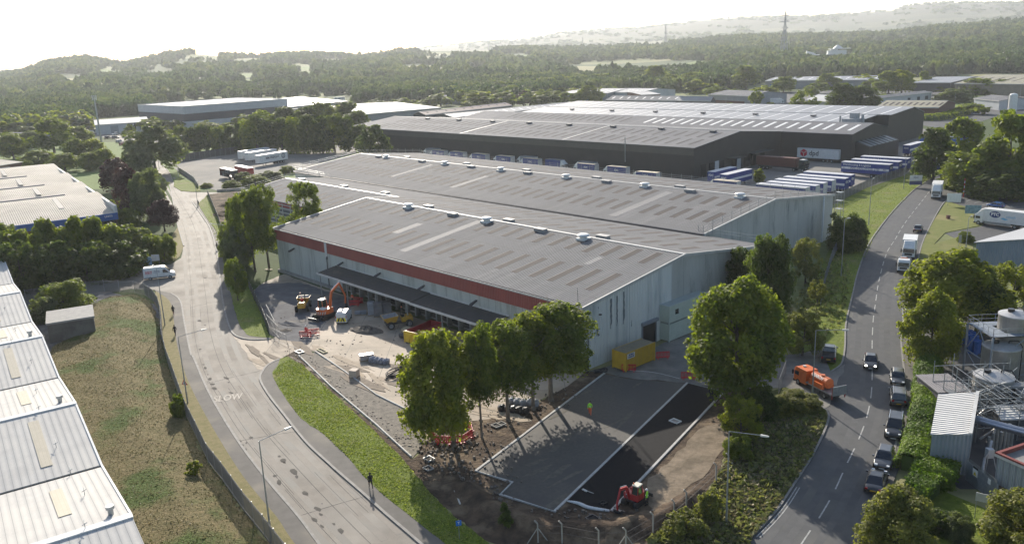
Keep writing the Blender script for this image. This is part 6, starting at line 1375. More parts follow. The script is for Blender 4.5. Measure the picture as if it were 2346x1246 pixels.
def planks(label, x, y, deg, n=1, L_=2.4, m=timber, name='timber_plank', g=None):
    b = MB()
    for k in range(n): b.box(0,L_,.3*k,.3*k+.14,0,.1)
    o = b.build(name, m); o.location = G(x, y, .12); o.rotation_euler.z = R(deg); return tag(o, label, 'planks' if n > 1 else 'plank', g)
planks('three pale planks at the foot of the poplar', 606, 618, -30, 3, 1.6); planks('long pale plank across the soil left of the car park', 1040, 1125, -75, 1, 2.6, offwhite)
planks('white board lying on the grass under the right trees', 1678, 1063, 60, 1, 1.2, offwhite)
# scattered rubble and stones on the soil
b = MB()
for k in range(420):
    if k % 3: x, y = random.uniform(950,1180), random.uniform(1010,1180)
    else: x, y = random.uniform(1180,1560), random.uniform(1165,1220)
    if y > 1010+.75*(x-930) and x < 1200: y = random.uniform(1010, 1010+.6*(x-930)+20)
    c = G(x, y, .05); r = random.uniform(.05,.2); a = random.uniform(0,6); q = [(c.x+r*random.uniform(.6,1.3)*math.cos(a+i*1.57), c.y+r*random.uniform(.6,1.3)*math.sin(a+i*1.57)) for i in range(4)]; b.prism(q, 0, r*random.uniform(.5,1)+.1)
for k in range(160):
    x = random.uniform(1010,1330); y = 1000-(x-1010)*.33+random.uniform(-18,30); c = G(x, y, .05); r = random.uniform(.04,.16); a = random.uniform(0,6); q = [(c.x+r*math.cos(a+i*1.57), c.y+r*math.sin(a+i*1.57)) for i in range(4)]; b.prism(q, 0, r*.8+.08)
tag(b.build('rubble', mat('broken_stone', (.20,.17,.14), (.12,.10,.08), 6, .9)), 'loose broken stones scattered over the dug soil', 'rubble', kind='stuff')
b = MB()
for i in range(5):
    c = G(1000-7*i+random.uniform(-3,3), 1035+12*i); b.box(c.x,c.x+random.uniform(.8,1.8),c.y,c.y+.15,.15,.25)
b = MB(); rr = random.Random(31)
for k in range(620):
    if k % 3 == 0: t = rr.random(); x, y = 690+t*250+rr.uniform(-15,25), 818+t*215+rr.uniform(-6,6)
    else: x, y = rr.uniform(620,1150), rr.uniform(700,930)
    if k % 3 and (y > 800+.42*(x-700)+60 or y < 640+.22*(x-600)+40): continue
    c = G(x, y, .05); r = rr.uniform(.03,.13); a = rr.uniform(0,6); b.prism([(c.x+r*rr.uniform(.6,1.5)*math.cos(a+i*1.57), c.y+r*math.sin(a+i*1.57)) for i in range(4)], 0, .06+r*.7, k % 2)
tag(b.build('yard_debris', [MATS['broken_stone'], mat('pale_rubble', (.45,.38,.30), (.35,.30,.24), 5, .9)]), 'small stones and debris scattered over the yard and gravel strip', 'debris', kind='stuff')
# ------------------------------------------------------------------ lamp posts, poles, signs
def lamppost(label, base, top, headpx, name='street_lamp', m=galv, head_m=None, group='street lamps along the two roads'):
    B_ = G(*base, .1); best = None
    for zi in range(20, 160):
        z = zi*.1; v = B_+Vector((0,0,z))-Vector((0,0,CAMH)); y = CY+FPX*v.dot(DN)/v.dot(FW)
        if best is None or abs(y-top[1]) < best[0]: best = (abs(y-top[1]), z)
    H = best[1]; hd = G(*headpx, H); d = hd-B_; d.z = 0; L_ = min(d.length, 3.5); rz = math.atan2(d.y, d.x)
    T = thing(name, label, 'street lamp', B_, rz, group)
    b = MB(); b.tube((0,0,-.1),(0,0,1.6),.11,8,.10); b.tube((0,0,1.6),(0,0,H),.085,8,.05); b.build('pole', m, T)
    if L_ > .4: b = MB(); b.tube((0,0,H),(L_,0,H+.15),.035,6); b.build('arm', m, T)
    b = MB(); b.hexa([(L_-.1,-.12,H+.05),(L_+.6,-.09,H+.1),(L_+.6,.09,H+.1),(L_-.1,.12,H+.05),(L_-.1,-.1,H+.22),(L_+.6,-.06,H+.2),(L_+.6,.06,H+.2),(L_-.1,.1,H+.22)]); b.build('lamp_head', head_m or offwhite, T)
    return T
lamppost('tall street lamp behind the fence at the bottom left, arm reaching over the road', (621,1228), (591,1009), (655,988))
lamppost('street lamp above the triangular warning sign on the left straw verge', (430,922), (413,772), (463,760))
lamppost('street lamp on the left verge with its base beside the fence, above the two walkers', (378,745), (357,614), (352,612))
lamppost('street lamp standing among the poplars, arm pointing left over the road', (524,593), (514,516), (480,515))
lamppost('street lamp at the left junction with its lamp low over the road', (454,475), (451,418), (451,416)); lamppost('street lamp at the concrete park entrance with glinting lamp', (409,405), (400,361), (385,360))
lamppost('slim street lamp beside the orange tanker lorry, arm over the road', (1860,918), (1868,757), (1932,760)); lamppost('straight street lamp on the right verge below the warehouse gable', (1927,632), (1937,503), (1942,503))
lamppost('tall street lamp on the lower right bank, arm reaching over the corner', (1664,1197), (1677,988), (1745,1003)); lamppost('street lamp on the right verge further up beside the sunlit grass', (1990,515), (1998,412), (2001,411)); lamppost('street lamp near the blue company board at the top of the verge', (2070,432), (2076,360), (2076,358))
lamppost('grey street lamp on the small lawn before the blue-grey shed', (2212,575), (2222,500), (2225,498)); lamppost('thin lamp column beside the far left park hedge', (365,388), (361,345), (350,340)); lamppost('street lamp right of the tree row on the estate road', (1615,248), (1614,212), (1612,212), group='lamps on the far estate')
lamppost('lamp column before the blue-grey unit', (1663,240), (1663,204), (1660,204), group='lamps on the far estate'); lamppost('glinting lamp on the estate before the pale range', (1768,218), (1768,192), (1766,191), group='lamps on the far estate'); lamppost('lamp column right of the lichen-roofed unit', (2187,240), (2189,215), (2189,214), group='lamps on the far estate'); lamppost('lamp column by the estate road at the right edge', (2336,230), (2340,193), (2345,193), group='lamps on the far estate')
def mast():
    c = G(233,330); T = thing('floodlight_mast', 'tall grey mast with cluster head at the far left', 'mast', c, 0); b = MB(); b.tube((0,0,0),(0,0,26),.55,10,.4); b.build('pole', galv, T)
    b = MB()
    for k in range(6): t = k*math.pi/3; b.box(1.1*math.cos(t)-.15,1.1*math.cos(t)+.15,1.1*math.sin(t)-.15,1.1*math.sin(t)+.15,24.2,27); b.tube((0,0,25),(1.1*math.cos(t),1.1*math.sin(t),25),.08,5)
    b.build('antenna_cluster', pale, T)
mast()
def sign(label, px, w, h, ph, m, deg, txt=(), posts=2, name='sign_board', back=None, z0=.1):
    c = G(*px, z0); T = thing(name, label, 'sign', c, R(deg)); b = MB()
    for k in range(posts): x = 0 if posts == 1 else (-w*.4 if k == 0 else w*.4); b.tube((x,.05,0),(x,.05,ph),.035,6)
    b.build('post', galv, T); b = MB(); b.box(-w/2,w/2,-.03,.02,ph-h,ph); b.build('board', m, T)
    for (s_, size, mm, x, z) in txt: lettering(s_, size, mm, T, (x,-.04,z), (R(90),0,0), .01)
    return T
s_ = sign('white sign with black arrow and dark frame left of the parked van', (268,632), 2.6, 1.6, 2.2, white, -5); b = MB(); b.hexa([(-.9,-.05,.9),(-.6,-.05,.8),(-.6,-.035,.8),(-.9,-.035,.9),(.6,-.05,1.8),(.9,-.05,1.7),(.9,-.035,1.7),(.6,-.035,1.8)]); b.build('arrow', black, s_)
sign('blank white board on posts under the thicket', (302,622), 2.0, 1.0, 2.2, offwhite, -5); sign('pale blue board partly behind the white van', (330,620), 4.0, 1.8, 3.0, mat('pale_blue_board', (.25,.38,.52), rough=.6), -5); sign('small white board right of the blue board at the thicket', (359,610), 1.6, 1.4, 2.6, white, 10)
planks('low timber trestle between the arrow sign and the blank board', 285, 628, 5, 1, 2.6)
s_ = thing('warning_sign', 'red-bordered triangular warning sign fixed on the left lamp post', 'sign', G(427,900,1.0)+Vector((0,-.15,1.2)), R(-15))
b = MB(); b.add([(-.45,0,0),(.45,0,0),(0,0,.8)], [(0,1,2)]); b.build('plate', brightred, s_); b = MB(); b.add([(-.28,-.01,.09),(.28,-.01,.09),(0,-.01,.6)], [(0,1,2)]); b.build('face', white, s_); b = MB(); b.box(-.035,.035,-.03,-.02,.14,.42); b.build('symbol', black, s_)
s_ = sign('small round blue arrow sign on a short post at the foot of the grass verge', (1053,1235), .5, .5, 1.9, mat('sign_blue', (.02,.16,.55), rough=.4), 15, posts=1); lettering('T', .35, white, s_, (0,-.045,1.65), (R(90),0,0), .01)
sign('white board with dark blue lower shield at the top of the right verge', (2097,428), 3.4, 1.6, 3.3, white, -8, (('FDC', .7, navy, 0, 2.6),)); s_ = sign('dark blue lower panel beneath the white board on the right verge', (2097,429), 3.4, 1.0, 1.7, blue, -8)
sign('black and white A-board style sign on the corner of the upper lawn', (2184,472), 3.2, 2.2, 3.2, white, -20, (('BAXTERS'[:0] or ' ', .4, navy, 0, 2.4),)); sign('dark teal board on the palings behind the lawn', (2228,495), 3.4, 2.0, 2.6, mat('teal_board', (.08,.16,.18), (.25,.38,.42), 1.5, .6), -20)
sign('small pale sign on post before the blue hatchback', (2294,500), .7, .7, 2.2, mat('mint_sign', (.45,.62,.55), rough=.6), -10, posts=1); sign('framed notice on two posts beside the small lawn', (2244,1190), 1.0, .8, 2.6, offwhite, -35); sign('narrow grey sign on the lawn left of the grey lamp', (2198,565), .5, 1.6, 2.4, galv, -20)
def stripedpost(label, base, top):
    T = thing('height_limit_post', label, 'post', G(*base, .05), 0, 'red and white posts at the car park entrance')
    for k in range(8):
        b = MB(); b.tube((0,0,.62*k),(0,0,.62*(k+1)),.12 if k < 2 else .08,8); b.build('band', brightred if k in (0,1,3,5,7) else white, T)
stripedpost('red and white banded post nearer the road at the car park entrance', (2207,452), 0); stripedpost('red and white banded post in front of the dark trees', (2247,445), 0)
b = MB(); b.box(-.35,.35,-.3,.3,0,.7); b.box(-.4,.4,-.35,.35,.7,.8); o = b.build('litter_box', mat('dark_red_box', (.10,.03,.025), rough=.7)); o.location = G(2172,501,.1); tag(o, 'small dark red box standing on the upper lawn', 'box')
# ------------------------------------------------------------------ fences
def fence(name, label, px, h, m, post=3.0, solid=False, pm=galv, z0=.05, rail=True, group=None):
    line = XY(px); T = thing(name, label, 'fence', line[0], 0, group); o0 = line[0]; pan = MB(); posts = []
    for a_, c_ in zip(line[:-1], line[1:]):
        L_ = (c_-a_).length; n = max(1, round(L_/post))
        for i in range(n): posts.append(a_+(c_-a_)*i/n-o0)
        d = (c_-a_).normalized(); nn = Vector((-d.y, d.x, 0))
        if solid:
            p_, q_ = a_-o0, c_-o0; pan.hexa([p_-nn*.02,q_-nn*.02,q_+nn*.02,p_+nn*.02,p_-nn*.02+Vector((0,0,h)),q_-nn*.02+Vector((0,0,h)),q_+nn*.02+Vector((0,0,h)),p_+nn*.02+Vector((0,0,h))])
        else:
            k = int(L_/.16)
            for i in range(k):
                p_ = a_-o0+d*(i+.5)*.16; w = .035; pan.hexa([p_-d*w-nn*.01,p_+d*w-nn*.01,p_+d*w+nn*.01,p_-d*w+nn*.01,p_-d*w-nn*.01+Vector((0,0,h)),p_+d*w-nn*.01+Vector((0,0,h)),p_+d*w+nn*.01+Vector((0,0,h)),p_-d*w+nn*.01+Vector((0,0,h))])
        if rail:
            for z in (.25, h-.2): pan.tube(a_-o0+Vector((0,0,z)), c_-o0+Vector((0,0,z)), .03, 4)
    posts.append(line[-1]-o0); pan.build('panel', m, T)
    b = MB(); b.tube((0,0,0),(0,0,h+.1),.05,6); p0 = b.build('post', pm, T); p0.location = posts[0]
    for p in posts[1:90]: c = p0.copy(); COL.objects.link(c); c.location = p
    return T
meshm = mat('fence_mesh_grey', (.16,.165,.17), rough=.6, metal=.3)
fence('palisade_fence', 'long grey palisade fence curving round the foot of the left grass bank', [(60,690),(160,676),(240,668),(309,671),(333,677),(352,690),(364,708),(370,730),(373,785),(384,832),(398,870),(427,954),(452,1005),(478,1060),(512,1104),(560,1172),(607,1230),(660,1300)], 2.3, meshm, z0=.1)
fence('palisade_fence', 'grey palisade fence between the sunlit right verge and the trailer yard', [(1905,470),(1960,444),(2010,420),(2070,402),(2090,385),(2110,365)], 2.4, meshm)
fence('palisade_fence', 'weathered palisade fence running down the shaded verge beside the gable', [(1922,565),(1905,600),(1890,650),(1880,700)], 2.2, meshm)
fence('mesh_fence', 'low dark fence edging the yard behind the upper verge', [(476,446),(500,505),(519,560),(545,610),(577,673),(600,722),(618,768)], 1.8, darkmetal, 3)
fence('close_boarded_fence', 'weathered boundary fence below the dark tree row at the concrete park', [(398,374),(470,362),(540,352),(600,346)], 3.2, mat('weathered_boards', (.13,.12,.11), (.09,.085,.08), 1, .9), 3, solid=True)
fence('park_wall', 'grey wall between the junction grass and the concrete park', [(409,392),(425,402),(445,416),(455,432)], 1.6, concrete, 4, solid=True, rail=False)
fence('chain_link_fence', 'thin chain link fence with concrete posts along the bottom of the site', [(1225,1250),(1290,1246),(1370,1240),(1432,1232),(1495,1218),(1545,1190),(1600,1140),(1640,1075),(1668,1030)], 1.9, meshm, 4, rail=True) if False else None
def cposts():
    T = None
    for i, (x, y, tx, ty) in enumerate(((1233,1245,1230,1202),(1288,1246,1287,1213),(1372,1262,1368,1218),(1434,1262,1431,1210),(1496,1225,1494,1190),(1544,1195,1541,1166),(1572,1172,1570,1140),(1640,1108,1637,1072),(1668,1085,1664,1048))):
        o = thing('concrete_fence_post', ['cranked concrete fence post leftmost of the bottom row','second cranked fence post of the bottom row','third cranked fence post of the bottom row','braced cranked fence post at the bottom middle','cranked fence post below the small red excavator','cranked fence post at the start of the overgrown bank','cranked fence post half in the overgrown bank','cranked fence post left of the right-hand lamp','cranked fence post nearest the right-hand lamp'][i], 'fence post', G(x, y, 0), 0, 'concrete fence posts along the bottom of the site')
        b = MB(); b.box(-.06,.06,-.06,.06,0,2.0); b.hexa([(-.06,-.06,2.0),(.06,-.06,2.0),(.06,.06,2.0),(-.06,.06,2.0),(-.3,-.06,2.3),(-.2,-.06,2.35),(-.2,.06,2.35),(-.3,.06,2.3)])
        if i in (0, 3): b.tube((0,0,1.6),(1.0,0,0),.05,4); b.tube((0,0,1.6),(-1.0,0,0),.05,4)
        b.build('post', concrete, o)
cposts()
b = MB()
wl = [G(x, y, 0) for x, y in ((1233,1245),(1288,1246),(1372,1262),(1434,1262),(1496,1225),(1544,1195),(1572,1172),(1640,1108),(1668,1085))]
for z in (.4,1.1,1.8):
    for p_, q_ in zip(wl[:-1], wl[1:]): b.tube(p_+Vector((0,0,z)), q_+Vector((0,0,z)), .012, 3)
tag(b.build('wire_strands', darkmetal), 'slack wire strands strung between the bottom concrete posts', 'wire')
def heras(label, a_, c_, lean=0):
    A_, C_ = G(*a_, .05), G(*c_, .05); L_ = (C_-A_).length; T = thing('temporary_fence_panel', label, 'fence panel', A_, math.atan2((C_-A_).y, (C_-A_).x)); T.rotation_euler.x = R(lean)
    b = MB()
    for p_, q_ in (((0,0,0),(0,0,2)),((L_,0,0),(L_,0,2)),((0,0,2),(L_,0,2)),((0,0,.15),(L_,0,.15))): b.tube(p_, q_, .025, 5)
    b.build('frame', meshm, T); b = MB()
    for k in range(int(L_/.25)): b.tube((.25*k,0,.15),(.25*k,0,2),.006,3)
    for k in range(8): b.tube((0,0,.2+.24*k),(L_,0,.2+.24*k),.006,3)
    b.build('mesh', meshm, T)
heras('tilted mesh fence panel at the site entrance by the grass tip', (612,745), (640,775)); heras('mesh fence panel standing beside the white-rimmed chamber', (664,818), (690,832)); heras('long leaning mesh fence panel at the kerb end', (628,778), (660,795), 5); heras('mesh fence panel left of the dug channel', (612,722), (632,762)); heras('mesh fence panel at the site exit near the orange lorry', (1783,905), (1800,858)); heras('mesh fence panel across the footpath by the lorry exit', (1772,862), (1795,868))
b = MB(); b.box(0,3,0,.6,0,.8); b.box(3.1,6.1,0,.6,0,.8); b.box(6.2,9.2,0,.6,0,.8); o = b.build('concrete_barrier', concrete); o.location = G(497,440,.03); o.rotation_euler.z = R(10); tag(o, 'row of butted concrete barrier blocks closing the yard by the junction', 'barrier')
# ------------------------------------------------------------------ process plant, right edge
steel = mat('stainless_tank', (.34,.33,.31), (.25,.245,.235), .6, .38, metal=.55); tankw = mat('tank_roof_pale', (.46,.46,.46), (.34,.34,.34), .8, .4, metal=.2)
def tank(label, c, r, h, group='steel process tanks', cone=.5, hatch=True, legs=0):
    T = thing('process_tank', label, 'tank', c, 0, group)
    b = MB(); b.lathe((0,0,legs), [(r,0),(r,h)], 28); b.build('shell', steel, T); b = MB(); b.lathe((0,0,legs+h), [(r+.04,-.12),(r+.04,.02),(r*.55,cone*.6),(r*.12,cone)], 28); b.build('tank_roof', tankw, T)
    if hatch: b = MB(); b.tube((-r*.35,.1,legs+h+cone*.4),(-r*.35,.1,legs+h+cone*.4+.5),.38,12); b.tube((r*.3,-.3,legs+h+.1),(r*.3,-.3,legs+h+.7),.07,6); b.path([Vector((r*.3,-.3,legs+h+.7)),Vector((r*.75,-.6,legs+h+.75)),Vector((r*.9,-r*.45,legs+h+.2)),Vector((r*.88,-r*.55,legs))], .08, 6); b.build('pipework', blackplastic if r < 2.3 else galv, T)
    b = MB(); b.tube((0,-r-.02,legs+h*.55),(0,-r-.02,legs+h*.56),.01,3)
    for z in (.3,.75):
        n = 20; b.path([Vector(((r+.03)*math.cos(t),(r+.03)*math.sin(t),legs+h*z)) for t in np.linspace(0,2*math.pi,n)], .03, 4)
    b.build('hoop', steel, T); return T
T1 = G(2312,870); tank('tallest steel tank rising through the high blue platform', (T1.x,T1.y,0), 2.0, 8.6); T2 = G(2272,880); tank('middle steel tank with twin black pipes left of the tallest tank', (T2.x+.4,T2.y-.5,0), 2.1, 5.2); T3 = G(2262,940); tank('foremost steel tank with white cap behind the white-roofed shed', (T3.x+.3,T3.y,0), 2.1, 4.3)
T4 = G(2346,810); tank('pale-domed tank behind the tallest one at the right edge', (T4.x+2,T4.y+1,0), 1.9, 8.0); T5 = G(2350,960); tank('low steel tank at the right edge inside the pipe racks', (T5.x+.5,T5.y,0), 1.8, 3.4)
def platform():
    c = G(2312,870); T = thing('tank_platform', 'high blue-grey steel platform with handrails round the tallest tank', 'platform', (c.x-4.2,c.y-2.6,0), R(0)); z = 6.6
    fm = mat('platform_blue_grey', (.24,.28,.33), (.2,.23,.27), 2, .6); b = MB(); b.box(0,8.5,0,.35,z,z+.1)
    for a_ in ((0,8.5,0,1.2),(0,8.5,4.2,5.6),(0,2.2,1.2,4.2),(6.4,8.5,1.2,4.2)): b.box(a_[0],a_[1],a_[2],a_[3],z+.0,z+.12)
    b.build('deck', fm, T); b = MB()
    for x in (0,8.5):
        for y in (0,5.6): b.box(x-.1,x+.1,y-.1,y+.1,0,z)
    for x0, y0, x1, y1 in ((0,0,8.5,0),(0,0,0,5.6),(8.5,0,8.5,5.6)):
        b.tube((x0,y0,3.2),(x1,y1,3.2),.08,5); b.tube((x0,y0,3.2),((x0+x1)/2,(y0+y1)/2,z),.07,5); b.tube((x1,y1,3.2),((x0+x1)/2,(y0+y1)/2,z),.07,5); b.tube((x0,y0,.4),(x1,y1,3.2),.05,5)
    b.build('frame', fm, T); b = MB()
    for x0, y0, x1, y1 in ((0,0,8.5,0),(0,0,0,5.6),(0,5.6,8.5,5.6),(8.5,0,8.5,5.6)):
        for h in (.55,1.1): b.tube((x0,y0,z+h),(x1,y1,z+h),.03,4)
        for k in range(6): f = k/5; b.tube((x0+(x1-x0)*f,y0+(y1-y0)*f,z),(x0+(x1-x0)*f,y0+(y1-y0)*f,z+1.1),.03,4)
    b.build('handrail', galv, T); b = MB(); b.box(3.5,4.3,4.4,5.0,z+.1,z+1.3); b.build('motor', blueclad, T)
platform()
def rack():
    c = G(2300,985); T = thing('pipe_rack', 'tangle of scaffold tubes, ladders and handrails around the lower tanks', 'pipe rack', (c.x-4.5,c.y-2.5,0), R(0)); rr = random.Random(5); b = MB()
    for x in (0,2.2,4.4,6.6,8.8):
        for y in (0,2.4,4.8,7.2,9.6): 
            if rr.random() < .95: b.tube((x,y,0),(x,y,rr.uniform(3.6,6.6)),.05,5)
    for z in (1.6,3.0,3.9,4.9):
        for y in (0,2.4,4.8,7.2,9.6):
            if rr.random() < .7: b.tube((0,y,z),(8.8,y,z),.04,4)
        for x in (0,2.2,4.4,6.6,8.8):
            if rr.random() < .7: b.tube((x,0,z),(x,9.6,z),.04,4)
    for k in range(60): b.tube((rr.uniform(0,8.8),rr.uniform(0,9.6),rr.uniform(1,5)),(rr.uniform(0,8.8),rr.uniform(0,9.6),rr.uniform(1,5)),.035,4)
    b.build('scaffold_tubes', galv, T); b = MB(); b.box(5,8.8,1,2.2,3.0,3.06); b.box(4,8.8,5,6.2,3.9,3.96); b.box(0,.9,3,7,3.0,3.06); b.build('walkway', steel, T)
    b = MB()
    for k in range(4): b.path([Vector((rr.uniform(0,3),rr.uniform(-1,3),.3)),Vector((rr.uniform(2,5),rr.uniform(0,4),rr.uniform(1,2.6))),Vector((9,rr.uniform(0,5),rr.uniform(1,3)))], .12, 7)
    b.box(5.5,8,-.5,1.5,.2,1.5); b.build('process_pipe', steel, T); b = MB(); b.box(6.2,8.2,3,4,1.2,2.2); b.box(7,8.8,-1,0,1.5,1.9); b.build('red_valve_box', mat('valve_red', (.35,.04,.03), rough=.6), T)
rack()
def bigduct():
    T = thing('insulated_duct', 'large silvery duct running right from behind the white-roofed shed', 'duct', G(2240,985,0), 0); c = G(2240,985,0)
    b = MB(); pts = [G(x, y, 3.2)-c for x, y in ((2236,960),(2280,972),(2330,985),(2390,1000))]; b.path([Vector(p) for p in pts], .42, 12); b.path([Vector(p)+Vector((0,-.7,.1)) for p in pts], .16, 8); b.path([Vector(p)+Vector((0,.8,-.1)) for p in pts], .16, 8); b.build('duct', mat('duct_foil', (.30,.33,.38), rough=.3, metal=.7), T)
    for k in range(7): b = MB(); p = G(2262+9*k,1045-4*k,0)-c; b.tube(p, p+Vector((0,0,2.2+.25*(k % 3))), .16, 8); b.build('riser', galv, T)
    b = MB(); b.path([G(2250,1085,1.0)-c, G(2256,1050,1.6)-c, G(2266,1035,2.2)-c, G(2272,1010,2.8)-c], .14, 8); b.build('bent_pipe', galv, T)
    b = MB(); p = G(2262,1080,0)-c; b.box(p.x-.3,p.x+.3,p.y-.3,p.y+.3,1.6,2.5); b.tube(p+Vector((-.6,-.6,0)),p+Vector((-.3,-.3,1.6)),.04,5); b.tube(p+Vector((.6,-.6,0)),p+Vector((.3,-.3,1.6)),.04,5); b.build('filter_unit', pale, T)
bigduct()
# white roofed shed
p0, p1, p2 = G(2133,993,4.3), G(2227,993,4.6), G(2243,898,4.9); p3 = G(2150,903,4.6)
T = thing('process_shed', 'lean-to shed with bright white corrugated roof beside the hedge', 'shed', (p0.x,p0.y,0), 0); o_ = Vector((p0.x,p0.y,0)); Pq = [Vector((p.x,p.y,0))-o_ for p in (p0,p1,p2,p3)]; Zq = [4.3,4.6,4.9,4.6]
def ringq(k, dz): c = (Pq[0]+Pq[2])/2; return [c+(p-c)*k+Vector((0,0,(z+dz) if dz is not None else -.1)) for p, z in zip(Pq, Zq)]
b = MB(); b.hexa(ringq(.96, None)+ringq(.96, -.1)); b.build('wall', mat('blue_grey_ribbed_wall', (.26,.30,.33), (.22,.26,.29), .5, .6, stripe=(0,.35,.04)), T)
b = MB(); b.hexa(ringq(1.02, -.09)+ringq(1.02, 0)); b.build('roof', mat('white_corrugated', (.56,.56,.55), (.48,.48,.47), .5, .5, stripe=(1,.42,.06), lines=[(1,.42,.25,(.40,.40,.40))]), T)
b = MB(); e1, e2 = ringq(1.02, .02)[1], ringq(1.02, .02)[2]; w_ = (Pq[1]-Pq[0]).normalized()*.35; up = Vector((0,0,.08)); b.hexa([e1-w_,e1,e2,e2-w_,e1-w_+up,e1+up,e2+up,e2-w_+up]); b.build('edge_flashing', offwhite, T)
q0, q1 = G(2150,900,2.8), G(2196,897,2.8)
T = thing('dark_shed', 'small purple-grey shed with ribbed roof between the hedge and the tanks', 'shed', (q0.x,q0.y,0), 0); b = MB(); b.box(0,3.6,0,5,-.1,2.8); b.build('wall', mat('purple_grey_wall', (.12,.11,.14), (.1,.09,.11), 1, .7, stripe=(0,.3,.03)), T); b = MB(); b.box(-.15,3.75,-.2,5.2,2.8,2.95); b.build('roof', mat('dull_sheet_roof', (.22,.21,.22), (.17,.16,.17), .6, .7, stripe=(0,.3,.04)), T)
q0 = G(2285,1045,4.2); q1 = G(2346,1072,4.2)
T = thing('plant_office', 'ribbed metal-clad office with maroon roof edge in the lower right corner', 'office', (q0.x,q0.y,0), math.atan2((q1-q0).y, (q1-q0).x)); b = MB(); b.box(0,16,0,9,1.5,4.15); b.build('clad_wall', mat('ribbed_grey_white', (.40,.43,.45), (.33,.36,.38), .5, .55, stripe=(0,.3,.05), lines=[(0,.6,.25,(.27,.29,.31))]), T)
b = MB(); b.box(0.1,16,.1,8.9,-.1,1.5); b.build('brick_plinth', mat('brown_brick', (.18,.13,.11), (.13,.10,.085), 3, .85), T); b = MB(); b.box(0,16,0,9,4.15,4.22,0); b.box(-.15,16,-.15,.15,4.2,4.62,1); b.box(-.15,.15,.15,9,4.2,4.62,1); b.box(-.18,16,-.18,-.15,4.2,4.45,2); b.build('flat_roof', [mat('chipped_felt', (.25,.24,.23), (.18,.17,.165), 1, .9), mat('maroon_trim', (.20,.045,.035), rough=.6), offwhite], T); b = MB(); b.box(4.5,6.8,-.05,-.01,2.2,3.3); b.build('window', glass, T)
q0, q1, q2 = G(2212,1100,0), G(2238,1124,0), G(2282,1156,0)
T = thing('site_gate', 'grey palisade gate with yellow triangle notice beside the metal-clad office', 'gate', q0, math.atan2((q2-q0).y, (q2-q0).x)); Lg = (q2-q0).length
b = MB(); b.box(0,Lg,-.03,.03,.1,2.1); b.build('gate_leaf', mat('gate_grey', (.26,.29,.34), (.22,.25,.29), 2, .6, stripe=(0,.2,.03)), T); b = MB()
for k in range(int(Lg/.18)): b.box(.18*k,.18*k+.08,-.05,-.03,.1,2.45)
b.build('palings', galv, T); b = MB(); b.box(1.0,1.7,-.08,-.05,1.2,1.9); b.box(3.2,3.6,-.08,-.05,1.5,2.0); b.build('notice', white, T); b = MB(); b.add([(1.12,-.09,1.28),(1.58,-.09,1.28),(1.35,-.09,1.72)], [(0,1,2)]); b.build('hazard_triangle', mat('hazard_yellow', (.85,.65,.02), rough=.5), T); b = MB(); b.box(1.33,1.37,-.1,-.095,1.4,1.58); b.box(1.0,1.7,-.075,-.05,1.92,2.12); b.build('hazard_mark', black, T)
q0 = G(2345,1040,0)
T = thing('corrugated_lean_to', 'small striped lean-to roof at the right edge below the pipe rack', 'shed', G(2318,1010,0), 0); b = MB(); b.hexa([(-1.4,0,2.4),(3,0,2.4),(3,2.5,2.9),(-.9,2.5,2.9),(-1.4,0,2.5),(3,0,2.5),(3,2.5,3.0),(-.9,2.5,3.0)]); b.build('roof', MATS['white_corrugated'], T); b = MB(); b.box(-.8,3,.2,2.4,-.1,2.38); b.build('wall', slate, T)
for k, (x, y, lab) in enumerate(((2216,790,'blue drum stack nearest the dark trees'),(2226,800,'blue drum stack below the platform'),(2235,812,'blue bins under the platform edge'))):
    T = thing('drum_stack', lab, 'drums', G(x, y, 0), R(20*k))
    for i in range(2):
        for j in range(2): b = MB(); b.lathe((.7*i,.7*j,0), [(.3,0),(.32,.3),(.3,.6),(.32,.9),(.28,.95)], 12); b.lathe((.7*i,.7*j,.97), [(.3,0),(.32,.3),(.3,.6),(.32,.9),(.28,.95)], 12); b.build('drum', blueclad, T)
T = thing('storage_silo', 'white upright storage silo at the estate road near the right edge', 'silo', G(2318,258,0), 0); b = MB(); b.lathe((0,0,0), [(2.1,0),(2.1,9),(1.6,9.7),(.4,10.1)], 18); b.build('shell', white, T); b = MB(); b.tube((-2.7,0,0),(-2.7,0,9),.15,6); b.tube((-2.7,0,9),(-1.6,0,9.4),.15,6); b.build('pipe', galv, T)
